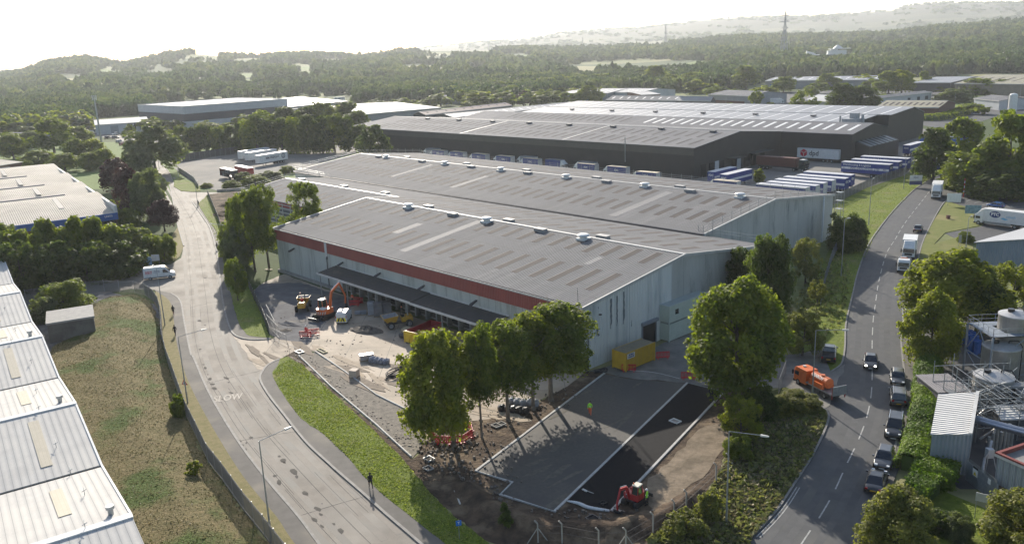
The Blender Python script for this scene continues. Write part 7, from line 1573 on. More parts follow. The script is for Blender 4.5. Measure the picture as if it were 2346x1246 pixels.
# power pylons on the far land
def pylon(label, x, y, H, r):
    a = ray_az(x); z = ter(x, r); T = thing('pylon', label, 'pylon', (r*math.cos(a), r*math.sin(a), z), R(30), 'pylons on the horizon'); b = MB(); w = H*.07; t = H*.0055
    for sx_ in (-1,1):
        for sy in (-1,1): b.tube((sx_*w,sy*w,0),(sx_*w*.25,sy*w*.25,H*.62),t*1.4,4); b.tube((sx_*w*.25,sy*w*.25,H*.62),(0,0,H),t*1.2,4)
    zz = [0,.18,.34,.48,.62]
    for i in range(4):
        w0 = w*(1-.75*zz[i]/.62); w1 = w*(1-.75*zz[i+1]/.62)
        for (ax_, ay_), (bx_, by_) in (((-1,-1),(1,-1)),((1,-1),(1,1)),((1,1),(-1,1)),((-1,1),(-1,-1))): b.tube((ax_*w0,ay_*w0,zz[i]*H),(bx_*w1,by_*w1,zz[i+1]*H),t,3); b.tube((bx_*w0,by_*w0,zz[i]*H),(ax_*w1,ay_*w1,zz[i+1]*H),t,3)
    b.build('tower', mat('pylon_steel', (.30,.31,.33), rough=.6), T); b = MB()
    for z_, l_ in ((.64,.10),(.77,.13),(.9,.09)): b.tube((-H*l_,0,z_*H),(H*l_,0,z_*H),t*1.6,4); b.tube((-H*l_,0,z_*H),(0,0,(z_+.06)*H),t,3); b.tube((H*l_,0,z_*H),(0,0,(z_+.06)*H),t,3)
    b.build('crossarm', MATS['pylon_steel'], T)
pylon('nearest and tallest pylon standing above the right-hand forest', 1797, 90, 76, 1500); pylon('pylon on the skyline left of the tallest one', 1525, 70, 62, 2500); pylon('pylon on the skyline above the middle woods', 1335, 90, 55, 3000); pylon('thin pylon above the meadow right of the skyline pair', 1230, 90, 45, 3000)
pylon('right pylon of the faint skyline pair', 1148, 90, 48, 3200); pylon('middle pylon of the faint skyline group', 1136, 90, 44, 3400); pylon('left pylon of the faint skyline group', 1120, 90, 48, 3200); pylon('faint lone pylon furthest left on the skyline', 1060, 90, 42, 3400)
# ------------------------------------------------------------------ foliage
def leafmat(name, c1, c2, tr=.5, hue=.018, **k):
    return mat(name, c1, c2, .9, .62, .35, transl=tr, attr='tint', hue=hue, **k)
LB = leafmat('bright_leaves', (.17,.20,.025), (.20,.21,.035), .58); LM = leafmat('mid_green_leaves', (.125,.165,.024), (.155,.18,.032), .55); LD = leafmat('dark_leaves', (.065,.098,.022), (.085,.11,.026))
LO = leafmat('olive_leaves', (.15,.165,.04), (.18,.18,.05)); LP = leafmat('purple_leaves', (.055,.022,.025), (.075,.03,.03), .2); LH = leafmat('hedge_leaves', (.115,.185,.02), (.14,.205,.026), .45, tcol=(1.1,1.25,.6)); LS = leafmat('silver_green_leaves', (.11,.135,.07), (.14,.16,.09))
LF = leafmat('woodland_leaves', (.045,.075,.028), (.072,.105,.038), .4, .035, c3=(.115,.14,.042), s3=.007, w3=(.45,.6), tcol=(1.0,1.15,.8))
bark = mat('bark', (.12,.10,.08), (.07,.06,.05), 3, .9, bump=.03); bark_l = mat('pale_bark', (.22,.18,.14), (.14,.115,.09), 3, .9, bump=.03)
def quads_mesh(name, C, Nn, size, m, tint, elong=1.5, droop=0.0):
    n = len(C); rng = np.random.default_rng(len(C))
    t = rng.normal(size=(n,3)); t -= (t*Nn).sum(1)[:,None]*Nn; t /= np.linalg.norm(t, axis=1)[:,None]+1e-9
    if droop: t[:,2] -= droop; t /= np.linalg.norm(t, axis=1)[:,None]
    b_ = np.cross(Nn, t); b_ /= np.linalg.norm(b_, axis=1)[:,None]+1e-9
    s = size[:,None]; a = t*s*elong*.5; c = b_*s*.5
    V = np.empty((n,4,3)); V[:,0] = C-a; V[:,1] = C-c*1.0+a*.1; V[:,2] = C+a; V[:,3] = C+c*1.0+a*.1
    V = V.reshape(-1,3); me = bpy.data.meshes.new(name); me.vertices.add(4*n); me.vertices.foreach_set('co', V.ravel().astype(np.float32))
    me.loops.add(4*n); me.loops.foreach_set('vertex_index', np.arange(4*n, dtype=np.int32)); me.polygons.add(n); me.polygons.foreach_set('loop_start', np.arange(0,4*n,4, dtype=np.int32)); me.polygons.foreach_set('loop_total', np.full(n,4,dtype=np.int32))
    me.update(calc_edges=True); at = me.attributes.new('tint', 'FLOAT', 'FACE'); at.data.foreach_set('value', tint.astype(np.float32)); me.materials.append(m); return me
def crown_points(rng, kind, nlobe, nleaf):
    # unit crown: x,y within 1, z 0..1 ; returns centres, normals, tint
    L_ = []
    for _ in range(nlobe*20):
        if len(L_) >= nlobe: break
        if kind == 'round': z = rng.uniform(.12,.93); rad = (math.sin(math.pi*min(1,(z+.12)/1.12)**.85))**.75
        elif kind == 'tall': z = rng.uniform(.05,.95); rad = .85*(1-abs(z-.45)/.62)**.45 if abs(z-.45) < .6 else .1
        elif kind == 'bush': z = rng.uniform(.0,.85); rad = math.sqrt(max(0,1-(z*1.02)**2.2))
        elif kind == 'cone': z = rng.uniform(.03,.95); rad = 1-z*.92
        elif kind == 'airy': z = rng.uniform(.1,.95); rad = (math.sin(math.pi*(z*.85+.1)))**.6
        a = rng.uniform(0,2*math.pi); q = rad*rng.uniform(.25,1)**.5
        lr = rng.uniform(.20,.36)*(1.0 if kind != 'airy' else .75)*(1.1-.35*z)
        L_.append((q*(1-lr*.5)*math.cos(a), q*(1-lr*.5)*math.sin(a), z, lr, rng.uniform(0,1)))
    big = list(L_)
    if nlobe > 20:
        for k in range(int(nlobe*1.1)):      # small sprays that break up the outline
            l = big[rng.integers(len(big))]; d = rng.normal(size=3); d[2] = abs(d[2])*.8+.1; d /= np.linalg.norm(d); q = l[3]*rng.uniform(.95,1.4)
            L_.append((l[0]+d[0]*q, l[1]+d[1]*q, l[2]+d[2]*q*.5, rng.uniform(.06,.12), rng.uniform(0,1)))
    C = []; Nn = []; T_ = []
    w = np.array([l[3]**2 for l in L_]); w /= w.sum(); cnt = rng.multinomial(nleaf, w)
    for l, k in zip(L_, cnt):
        d = rng.normal(size=(k,3)); d /= np.linalg.norm(d, axis=1)[:,None]; low = d[:,2] < -.25; d[low,2] *= rng.choice([1,-1], size=low.sum(), p=[.35,.65])
        r = l[3]*rng.uniform(.55,1.12,size=(k,1)); zz = .62 if kind != 'cone' else .5
        P_ = np.array(l[:3])+d*r*np.array([1,1,zz]); C.append(P_); nn = d+rng.normal(size=(k,3))*.55+np.array([0,0,.25]); nn /= np.linalg.norm(nn,axis=1)[:,None]; Nn.append(nn); T_.append(np.clip(l[4]*.6+rng.uniform(0,.4,size=k),0,1))
    C = np.concatenate(C); Nn = np.concatenate(Nn); T_ = np.concatenate(T_); return C, Nn, T_, L_
PROTO = {}
def proto(kind, lod, var):
    key = (kind, lod, var)
    if key in PROTO: return PROTO[key]
    rng = np.random.default_rng(hash((len(kind)*7+ord(kind[0]), lod, var)) % 99991)
    nl, nf, ls = {0:(56,25000,.052),1:(44,6500,.095),2:(26,1300,.19),3:(16,480,.30)}[lod]
    if kind == 'airy': nf = int(nf*.75); ls *= .85
    C, Nn, T_, L_ = crown_points(rng, kind, nl, nf)
    # crown mesh in units: width radius 1 -> scaled 4, height 1 -> scaled 8 ; stored at real proportion 4:8
    C2 = C*np.array([4,4,8.]); size = ls*4*rng.uniform(.6,1.35,size=len(C2))
    me = quads_mesh('crown', C2, Nn, size, LM, T_, 1.5, .35 if kind == 'tall' else .1)
    # trunk with limbs, same units, from z=-3 (base) to crown
    b = MB(); top = Vector((0,0,5.2)); lean = Vector((rng.uniform(-.25,.25), rng.uniform(-.25,.25), 0))
    z0 = -3.0 if kind not in ('bush',) else -.2
    pts = [Vector((0,0,z0)), lean*.5+Vector((0,0,0)), lean+Vector((0,0,2.5)), lean*1.6+top]; rad = [.26,.19,.13,.04]
    b.tube(pts[0]+Vector((0,0,-.4)), pts[0]+Vector((0,0,.35)), .38, 9, .25)
    for i in range(3): b.tube(pts[i], pts[i+1], rad[i], 8, rad[i+1])
    if lod < 3:
        for l in sorted(L_, key=lambda q: -q[3])[:(16 if lod < 2 else 7)]:
            e = Vector((l[0]*4*.8, l[1]*4*.8, l[2]*8)); f = max(.05, min(.8, (e.z-1.2)/6)); s = pts[1].lerp(pts[3], f) if e.z > .8 else pts[1]
            mid = s.lerp(e, .5)+Vector((0,0,-.15)); b.tube(s, mid, .085, 5, .055); b.tube(mid, e, .055, 5, .02)
    tm = bpy.data.meshes.new('trunk'); tm.from_pydata(b.v, [], b.f); tm.materials.append(bark); tm.polygons.foreach_set('use_smooth', [True]*len(b.f)); tm.update()
    PROTO[key] = (me, tm); return PROTO[key]
def solve_h(B_, ytop):
    lo, hi = .2, 60.
    for _ in range(40):
        z = (lo+hi)/2; v = Vector((B_.x, B_.y, z-CAMH)); y = CY+FPX*v.dot(DN)/v.dot(FW)
        if y > ytop: lo = z
        else: hi = z
    return (lo+hi)/2
NT = 0
def tree(label, x, ybase, ytop, wpx, kind='round', lm=LM, lod=1, dx=0, name='broadleaf_tree', cat='tree', group=None, trunk=.27, bk=bark, wob=0, z0=0):
    global NT
    NT += 1; B_ = G(x, ybase, z0); H = solve_h(B_, ytop)-z0; depth = (B_+Vector((0,0,H*.6))-Vector((0,0,CAMH))).dot(FW); W_ = wpx*depth/FPX
    T = thing(name, label, cat, B_, random.uniform(0,6.28), group)
    me, tm = proto(kind, lod, NT % 3 if lod else NT % 4)
    tf = 0 if kind == 'bush' else trunk
    ch = H*(1-tf*.85)     # crown height
    sz = ch/8.6; sw = W_/2/3.55
    c = bpy.data.objects.new('crown', me); COL.objects.link(c); c.parent = T; c.location = (0,0,H-ch); c.scale = (sw,sw,sz); T.rotation_euler.z = 0 if dx else T.rotation_euler.z; c.location.x = dx*depth/FPX; c.material_slots[0].link = 'OBJECT'; c.material_slots[0].material = lm
    t = bpy.data.objects.new('trunk', tm); COL.objects.link(t); t.parent = T; t.location = (0,0,H-ch); k = (H-ch)/3.0 if kind != 'bush' else .3
    t.scale = (max(.5, sw*.9), max(.5, sw*.9), sz if kind == 'bush' else max(sz*.75, k)); t.material_slots[0].link = 'OBJECT'; t.material_slots[0].material = bk
    if kind != 'bush': t.location.z = 3.0*t.scale[2]
    return T
# car park row
tree('leftmost and broadest of the car park row trees, inside the ring of red barriers', 1040, 1022, 750, 180, 'round', LB, 0, dx=-24, trunk=.17, bk=bark_l); tree('leaning tree second from the left in the car park row', 1104, 1002, 742, 95, 'tall', LM, 0, trunk=.42, bk=bark_l)
tree('middle tree of the car park row with a dark crown', 1164, 963, 722, 150, 'round', LM, 0, trunk=.36, bk=bark_l); tree('forked tree fourth from the left in the car park row', 1222, 939, 712, 135, 'round', LB, 0, trunk=.40, bk=bark_l); tree('rightmost tree of the car park row at the warehouse corner', 1262, 918, 692, 180, 'round', LM, 0, dx=22, trunk=.38, bk=bark_l)
tree('large full-crowned sycamore in front of the green cabins', 1688, 925, 632, 222, 'round', LM, 0, dx=-6, trunk=.14)
tree('tall pointed tree against the grey gable with a light left edge', 1758, 745, 535, 120, 'tall', LD, 0, trunk=.1); tree('dark spreading tree left of the tall pointed one at the gable', 1700, 720, 568, 95, 'round', LD, 0, trunk=.1)
tree('sparse olive-leaved tree by the grey gable wall', 1845, 650, 543, 72, 'airy', LO, 0, trunk=.15); tree('dark spreading bush at the far corner of the rear gable', 1938, 575, 478, 84, 'bush', LD, 0, name='shrub', cat='shrub')
tree('yellowish bushy tree on the verge left of the pick-up truck', 1838, 815, 705, 92, 'airy', LO, 0, trunk=.1); tree('small dark shrub above the yellowish bushy tree', 1872, 700, 640, 40, 'airy', LO, 1, name='shrub', cat='shrub')
tree('light green young tree beside the sandy track', 1698, 1015, 905, 88, 'airy', LB, 0, trunk=.1); tree('dark dense shrub at the foot of the big sycamore', 1742, 960, 870, 75, 'bush', LD, 0, name='shrub', cat='shrub'); tree('low shrub at the foot of the light green young tree', 1690, 1050, 985, 60, 'bush', LM, 0, name='shrub', cat='shrub')
tree('weedy mound of shrubs beside the lorry exit', 1830, 935, 895, 95, 'bush', LO, 0, name='shrub', cat='shrub'); tree('rough grassy shrub left of the weedy mound', 1790, 950, 905, 60, 'bush', LO, 1, name='shrub', cat='shrub')
tree('bramble clump at the bottom of the overgrown bank', 1570, 1230, 1170, 90, 'bush', LO, 1, name='shrub', cat='shrub'); tree('small dark conifer-like shrub at the bottom of the site soil', 1158, 1215, 1150, 36, 'cone', LD, 1, name='shrub', cat='shrub'); tree('low bramble by the right bottom lamp post', 1625, 1185, 1120, 60, 'bush', LO, 1, name='shrub', cat='shrub')
# poplars left of the warehouse
tree('tallest poplar-like tree with a bare lower trunk at the warehouse end', 617, 617, 418, 84, 'airy', LM, 0, trunk=.28); tree('second tall tree, left of the bare-trunked one', 585, 622, 425, 86, 'airy', LM, 0, trunk=.22); tree('slender tree left of the tall pair by the warehouse', 558, 610, 455, 70, 'tall', LM, 0, trunk=.12)
tree('weeping pale tree beside the street lamp in the poplar group', 548, 630, 520, 62, 'airy', LS, 0, trunk=.1); tree('wide low tree in front of the poplar group', 535, 585, 500, 60, 'bush', LM, 0); tree('slim young tree leaning over the pavement below the poplars', 546, 690, 585, 48, 'airy', LM, 0, trunk=.1)
tree('isolated tall tree standing in the notch behind the front eave', 710, 578, 408, 84, 'airy', LM, 0, trunk=.2)
# thicket left
TH = [(20,640,528,90),(70,640,522,85),(118,635,500,70),(150,632,520,85),(190,625,492,70),(228,620,496,72),(262,612,512,85),(300,608,518,95),(332,596,522,76),(55,665,540,100),(130,655,545,105),(205,645,545,105),(278,628,545,110),(10,600,510,90),(345,600,562,44)]
LBL = ['thicket tree at the left edge under the blue fascia','second thicket tree from the left edge','third thicket tree, level with the blue fascia','fourth thicket tree with two pale tips','pointed thicket tree left of the factory door','pointed thicket tree in front of the factory door','thicket tree below the factory window','broad pale thicket tree at the right end','rounded thicket tree nearest the left road','low dark thicket tree at the left end of the front line','low dark thicket tree left of the centre of the front line','low dark thicket tree behind the arrow sign','low dark thicket tree behind the white van','tree at the far left edge behind the front line','small tree beside the small white board']
for (x, yb, yt, w), lab in zip(TH, LBL): tree(lab, x, yb, yt, w, 'round' if w < 100 else 'bush', LM if w < 100 else LD, 1, trunk=.08, group='trees of the left thicket')
tree('rounded bush at the road bend beside the thicket', 378, 598, 530, 52, 'bush', LM, 0, name='shrub', cat='shrub'); tree('dark rounded tree over the hut on the grass bank', 150, 712, 635, 108, 'bush', LM, 0); tree('shrub left of the hut on the grass bank', 105, 735, 672, 60, 'bush', LS, 1, name='shrub', cat='shrub')
tree('small shrub against the palisade fence', 410, 950, 897, 32, 'bush', LM, 1, name='shrub', cat='shrub', z0=.3); tree('yellow-green weed tuft on the grass bank', 445, 1082, 1055, 34, 'bush', LB, 2, name='shrub', cat='shrub', z0=.4)
# purple and pale trees along the upper left road
tree('purple-leaved tree nearest the left road', 378, 530, 456, 66, 'round', LP, 0, trunk=.18); tree('purple-leaved tree behind the birch', 302, 500, 380, 62, 'round', LP, 1, trunk=.1); tree('purple-leaved tree furthest up the left road', 268, 440, 362, 66, 'round', LP, 1, trunk=.1); tree('second purple crown in the upper purple pair', 292, 455, 372, 50, 'round', LP, 1, trunk=.1)
tree('drooping birch-like tree between the purple trees', 345, 505, 388, 84, 'tall', LS, 0, trunk=.08); tree('small silver willow at the road bend', 352, 455, 385, 60, 'airy', LS, 1, trunk=.1); tree('low bright shrub in the garden by the factory end', 290, 520, 470, 62, 'bush', LM, 1, name='shrub', cat='shrub'); tree('small yellowish shrub at the factory corner', 268, 480, 455, 30, 'bush', LB, 2, name='shrub', cat='shrub')
tree('tall pale willow behind the bend of the left road', 358, 400, 282, 116, 'round', LS, 1, trunk=.08); tree('dark tree left of the pale willow, above the purple trees', 300, 405, 352, 50, 'round', LD, 1, trunk=.1)
for x, yb, yt, w, lm, lab in ((125,350,270,88,LM,'big rounded tree left of the mast'),(180,335,290,62,LM,'rounded tree between the big one and the mast'),(32,365,308,70,LM,'rounded tree at the far left below the low grey roof'),(215,372,318,66,LB,'light-topped tree below the mast'),(175,375,318,60,LM,'tree left of the light-topped one'),(90,385,345,80,LM,'low tree above the cream roofs'),(240,385,340,60,LM,'tree right of the light-topped one'),(150,392,352,70,LM,'low hedge-like tree behind the four-span factory'),(205,392,350,60,LM,'low tree at the right end of the hedge-like row'),(75,340,300,50,LS,'pale tree beside the low grey roof'),(300,312,285,26,LM,'small street tree in the far left yard'),(10,400,372,60,LM,'tree at the left edge behind the cream roofs'),(60,395,368,40,LM,'small tree in front of the cream-roofed unit')):
    tree(lab, x, yb, yt, w, 'round', lm, 1, trunk=.1)
# dark row behind the trailers
RW = [(415,352,285,50),(445,352,290,45),(475,350,287,46),(505,350,292,44),(535,350,285,46),(562,350,280,42),(590,352,262,58),(620,352,272,54),(648,352,268,54),(680,352,270,54),(708,352,262,52),(740,352,266,56),(768,350,262,54),(800,348,268,56),(830,345,285,50),(610,320,250,60),(655,315,245,66),(700,310,242,64),(745,305,235,72),(790,300,234,76),(820,310,250,60)]
for i, (x, yb, yt, w) in enumerate(RW):
    tree('dark tree in the dense row behind the concrete trailer park' if i < 15 else 'dark tree in the taller second row behind the trailer park', x, yb, yt+random.uniform(-3,3), w*1.15, 'tall' if i % 2 else 'round', (LD, LM)[i % 3 == 0], 1, trunk=.06, group='front row of dark trees behind the trailer park' if i < 15 else 'second row of dark trees behind the trailer park')
tree('dark cone-shaped tree at the left corner of the dark depot', 853, 362, 280, 76, 'bush', LD, 1, trunk=.05)
for x, yb, yt, w, lm, lab in ((585,425,400,60,LM,'low bushes at the right of the concrete park'),(560,415,392,44,LS,'low bush behind the red trailer'),(620,412,390,55,LS,'bushes along the stripped roof edge'),(660,398,378,36,LM,'dark small bush at the roof edge corner'),(530,430,412,40,LM,'low bush above the junction barrier blocks'),(475,430,418,26,LB,'small shrub on the junction verge')): tree(lab, x, yb, yt, w, 'bush', lm, 1, name='shrub', cat='shrub')
# right of the depot
for x, yb, yt, w, k, lm, lab in ((2138,412,292,92,'round',LD,'large dark round tree at the right end of the trailer yard'),(2200,385,268,100,'round',LM,'tree behind the large dark round one'),(2245,440,335,150,'round',LM,'spreading tree above the car park posts'),(2310,440,255,130,'tall',LM,'tall tree at the right edge above the car park'),(2290,455,385,120,'bush',LD,'dark undergrowth behind the car park bays'),(2345,430,370,90,'bush',LM,'bush at the right edge behind the car park'),(2190,430,375,70,'bush',LM,'bush left of the car park entrance'),
    (1738,418,388,30,'tall',LB,'young bright sapling between the parked trailers'),(1360,385,374,38,'bush',LB,'yellow-green bush on the rear roof edge')): tree(lab, x, yb, yt, w, k, lm, 1, trunk=.08)
# right roadside
tree('large bright sycamore over the right road behind the queued lorries', 2165, 755, 572, 210, 'round', LB, 0, trunk=.1); tree('dark tree filling behind the large bright sycamore', 2235, 760, 615, 110, 'round', LD, 0, trunk=.08); tree('smaller bright sycamore in front, beside the kerb and hedge', 2130, 835, 668, 118, 'round', LB, 0, trunk=.08)
tree('open-branched sycamore at the right edge above the tanks', 2310, 745, 595, 120, 'airy', LB, 0, trunk=.3); tree('round clipped shrub beside the grey lamp on the lawn', 2212, 556, 528, 34, 'bush', LM, 1, name='shrub', cat='shrub')
tree('feathery yellow-green tree at the bottom right beside the road', 2055, 1285, 1120, 170, 'round', LO, 0, trunk=.06); tree('bright yellow-green tree in the bottom right corner', 2345, 1290, 1120, 190, 'round', LO, 0, trunk=.08); tree('cream-flowered round shrub on the small lawn', 2195, 1235, 1172, 62, 'bush', LS, 0, name='shrub', cat='shrub'); tree('dark low shrub beside the round clipped hedge', 2150, 1215, 1165, 80, 'bush', LD, 1, name='shrub', cat='shrub')
# estate trees
for x, yb, yt, w, k, lm, lab in ((1930,258,190,76,'round',LD,'big dark estate tree left half of the pair behind the depot roof'),(1975,256,196,70,'round',LD,'right half of the big dark estate tree pair'),(1840,262,203,58,'airy',LM,'pale open tree between the two blue-grey units'),(1895,205,168,55,'round',LM,'rounded estate tree in front of the long pale range'),(2035,215,162,66,'round',LM,'tall estate tree right of centre of the long range'),(2065,215,160,62,'round',LB,'lighter half of the tall estate tree pair'),(2115,205,163,30,'tall',LM,'narrow estate tree before the veranda unit'),
    (1732,245,205,30,'round',LM,'small round tree in the parked car yard'),(1795,212,175,60,'round',LM,'rounded tree before the blue door panel'),(1710,205,150,66,'round',LM,'large estate tree beside the pale range'),(1650,208,182,34,'cone',LM,'light conical tree behind the blue-grey unit'),(2190,235,200,80,'bush',LS,'pale spreading bush by the parked articulated lorry'),(2260,215,175,110,'bush',LM,'large bush in front of the tan hall'),(2160,210,198,34,'bush',LM,'small bush right of the white office range'),
    (1350,240,195,60,'round',LM,'tall round tree left of the dark terrace'),(1200,245,208,40,'round',LP,'purple tree among the estate trees'),(1090,243,208,56,'round',LM,'green tree left of the purple one'),(1060,240,205,40,'round',LM,'tree above the arched white hall'),(1140,243,215,50,'round',LB,'light green tree beside the purple one'),(1240,240,205,48,'round',LM,'tree right of the purple one'),(1300,240,210,46,'round',LM,'tree before the pale range'),(955,262,236,46,'round',LM,'small tree at the right end of the arched hall'),(880,272,250,36,'tall',LM,'small dark tree before the arched hall'),(1018,232,200,40,'round',LM,'rounded tree behind the arched hall'),(1270,222,192,50,'round',LM,'tree behind the pale range'),(1170,228,195,56,'round',LM,'tree group above the purple tree'),(1000,205,185,40,'round',LM,'tree above the low pale range'),(1395,215,192,44,'round',LM,'tree left of the rear range'),(1590,205,165,70,'round',LM,'dark tree group behind the flat brick store'),(1540,205,170,60,'round',LM,'light tree group left of the brick store'),(1500,200,150,66,'round',LM,'tree in front of the green field'),(2100,262,246,120,'bush',LM,'rounded end of the long clipped hedge')):
    tree(lab, x, yb, yt, w, k, lm, 1 if w > 50 else 2, trunk=.1)
EST = [(15,345,300),(60,322,288),(110,330,290),(165,318,288),(185,322,296),(350,300,268),(395,300,272),(430,290,268),(470,300,276),(520,302,280),(560,290,262),(600,275,250),(640,262,238),(680,258,234),(1050,232,206),(1120,232,204),(1215,228,200),(1265,232,205),(1320,226,200),(1445,205,180),(1405,200,178),(1560,195,168),(1615,190,160),(1675,180,152),(1700,188,160),(1745,172,148),(1800,168,142),(1850,165,140),(1910,166,140),(1960,168,142),(2010,166,140),(2070,165,140),(2130,166,142),(2180,160,136),(2230,160,128),(2290,160,122),(2330,162,118),(1680,230,205),(1750,222,196),(1870,215,188),(2000,205,180),(2080,205,182),(2215,208,186),(2300,210,184),(2235,262,236),(2150,262,250),(1430,196,172),(1350,205,182),(1100,246,208),(1160,246,210),(1215,244,206),(1255,246,214),(1010,244,214),(1040,226,196),(1085,224,192),(1140,218,186),(1195,212,182),(1245,206,176),(1290,200,172),(1330,198,168),(1375,194,166),(1470,190,160),(1520,190,160),(1600,214,180),(1655,196,164),(1640,222,196),(1820,200,172),(1920,196,166),(1980,200,170),(2030,240,214),(905,250,228),(860,250,226),(930,246,222),(1075,250,232),(985,246,224)]
for i, (x, yb, yt) in enumerate(EST): tree('full green tree standing among the estate buildings and the wood edge', x, yb, yt, (yb-yt)*1.9+8, 'round' if i % 3 else 'bush', (LM, LD, LM, LB, LM)[i % 5], 2, trunk=.05, group='unremarkable green trees among the estate buildings')
# hedges
def hedge(label, px, w, h, lm, n=9000, ls=.22, name='hedge'):
    line = smoothline(XY(px), 6); rng = np.random.default_rng(len(label)); T = thing(name, label, 'hedge', line[0]); o0 = line[0]
    seg = [(line[i+1]-line[i]).length for i in range(len(line)-1)]; tot = sum(seg); C = []; Nn = []; T_ = []
    for _ in range(n):
        d = rng.uniform(0, tot); i = 0
        while d > seg[i] and i < len(seg)-1: d -= seg[i]; i += 1
        p = line[i].lerp(line[i+1], min(1, d/seg[i])); dr = (line[i+1]-line[i]).normalized(); nr = Vector((-dr.y, dr.x, 0)); q_j = Vector(rng.normal(size=3)*.07); a = rng.uniform(-.15, math.pi+.15) if rng.uniform() < .45 else rng.uniform(.6, 2.54); wv = 1+.05*math.sin(p.x*1.7)+.04*math.sin(p.y*2.3)
        ca, sa = math.cos(a), math.sin(a); f = abs(ca)**.8*(1 if ca > 0 else -1); g = max(0, sa)**.4
        q = p+nr*f*w/2*wv+Vector((0,0,g*h*(.96+.05*math.sin(p.x+p.y*1.3)))); 
        if g < .9: q.z = rng.uniform(.0, 1)*g*h*wv if rng.uniform() < .5 else q.z
        nn = Vector((nr.x*ca, nr.y*ca, sa))+Vector(rng.normal(size=3)*.4); q = q+q_j*(3 if rng.uniform() < .06 else 1); C.append(tuple(q-o0)); Nn.append(tuple(nn.normalized())); T_.append(min(1,max(0,.5+.35*math.sin(p.x*.9)+rng.uniform(-.25,.25))))
    me = quads_mesh('foliage', np.array(C), np.array(Nn), ls*rng.uniform(.6,1.3,size=n), lm, np.array(T_)); o = bpy.data.objects.new('foliage', me); COL.objects.link(o); o.parent = T
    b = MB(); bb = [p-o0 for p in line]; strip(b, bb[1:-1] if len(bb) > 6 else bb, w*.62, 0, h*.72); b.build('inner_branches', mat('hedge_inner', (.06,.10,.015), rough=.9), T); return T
hedge('bright green laurel hedge running along the kerb beside the parked cars', [(2128,838),(2122,900),(2118,960),(2108,1010),(2100,1050),(2085,1085)], 3.0, 2.3, LH, 48000, .17)
hedge('bright clipped hedge turning toward the site gate', [(2100,1085),(2140,1096),(2190,1108)], 3.2, 1.9, LH, 26000, .17); hedge('round-ended clipped hedge nearest the bottom right tree', [(2082,1128),(2112,1136),(2142,1146)], 4.2, 1.9, LH, 26000, .17)
hedge('long clipped hedge in front of the lichen-roofed unit', [(2075,270),(2120,276),(2160,273),(2200,262),(2215,250)], 9, 3.0, LM, 4000, .7); hedge('low hedge before the black-clad unit', [(1540,246),(1600,248),(1680,243)], 3, 1.8, LM, 1500, .6); hedge('scrub edge along the park behind the red trailer', [(560,425),(600,418),(640,405)], 3, 2, LS, 3000, .35)
T = [bpy.data.objects.new('x', None)] and None
c = G(1763,247,0); hedge('cube-shaped clipped hedge by the white estate car', [(1758,248),(1770,248)], 6, 3.5, LD, 700, .6)
# grass and weeds: tufts on verges and bank (uncountable)
def tufts(name, polys, n, lm, ls, label, hgt=(.15,.4), zf=None):
    rng = np.random.default_rng(n); C = []; 
    for poly, k in polys:
        P_ = [p.to_2d() for p in XY(poly)]; xs = [p.x for p in P_]; ys = [p.y for p in P_]; c_ = 0; tries = 0
        while c_ < k and tries < k*12:
            tries += 1; x = rng.uniform(min(xs), max(xs)); y = rng.uniform(min(ys), max(ys)); ins = False; j = len(P_)-1
            for i in range(len(P_)):
                if (P_[i].y > y) != (P_[j].y > y) and x < (P_[j].x-P_[i].x)*(y-P_[i].y)/(P_[j].y-P_[i].y)+P_[i].x: ins = not ins
                j = i
            if ins and (math.sin(x*.8+1.3*math.sin(y*.5))+math.sin(y*.9+x*.3)+rng.uniform(-2.5,2.5)) > -1.8: C.append((x, y, .10+(zf(x,y) if zf else 0))); c_ += 1
    C = np.array(C); m_ = len(C); h = rng.uniform(*hgt, size=m_); C[:,2] += h*.35
    Nn = rng.normal(size=(m_,3)); Nn[:,2] = np.abs(Nn[:,2])*.8; Nn /= np.linalg.norm(Nn,axis=1)[:,None]
    me = quads_mesh(name, C, Nn, h*1.3, lm, np.clip(rng.uniform(0,1,size=m_),0,1), 1.7); o = bpy.data.objects.new(name, me); COL.objects.link(o); return tag(o, label, 'grass', kind='stuff')
LG = leafmat('grass_blades', (.21,.27,.045), (.25,.28,.065), .45, tcol=(1.1,1.15,.7)); LGd = leafmat('dull_grass_blades', (.21,.175,.105), (.15,.145,.065), .35, tcol=(.9,.9,.7))
VL = [(660,825),(690,835),(760,900),(860,990),(930,1062),(985,1130),(1040,1185),(1120,1246),(1019,1246),(934,1179),(882,1138),(831,1090),(800,1052),(744,998),(682,951),(635,882),(626,858),(640,838)]
tufts('verge_grass', [(VL,18000),([(480,446),(500,505),(519,560),(560,640),(600,724),(618,770),(573,771),(539,714),(522,632),(512,591),(474,502)],5000),([(1640,1330),(1758,1193),(1860,1046),(1895,955),(1870,920),(1790,905),(1700,1000),(1660,1060),(1620,1160),(1550,1230)],9000),([(1938,741),(1966,622),(2020,516),(2092,437),(2150,400),(2075,402),(1930,470),(1900,600),(1850,720),(1840,790)],9000)], 1, LG, .2, 'rough green grass growing along the road verges', (.05,.135))
tufts('bank_grass', [(BANK,26000)], 2, LGd, .2, 'dry brown and green grass thatch on the left bank', (.04,.10), lambda x,y: 1.15)
tufts('scrub_grass', [([(1640,1330),(1758,1193),(1860,1046),(1895,955),(1870,920),(1790,905),(1700,1000),(1660,1060),(1600,1180),(1550,1260)],2600),([(1480,1240),(1560,1185),(1640,1120),(1655,1180),(1560,1260)],900),([(1850,640),(1930,570),(1950,640),(1925,760),(1840,790),(1800,720)],900)], 5, leafmat('weed_leaves', (.18,.20,.06), (.21,.21,.08), .4, tcol=(1.0,1.05,.7)), .2, 'taller scrubby weeds on the overgrown right bank', (.18,.45))
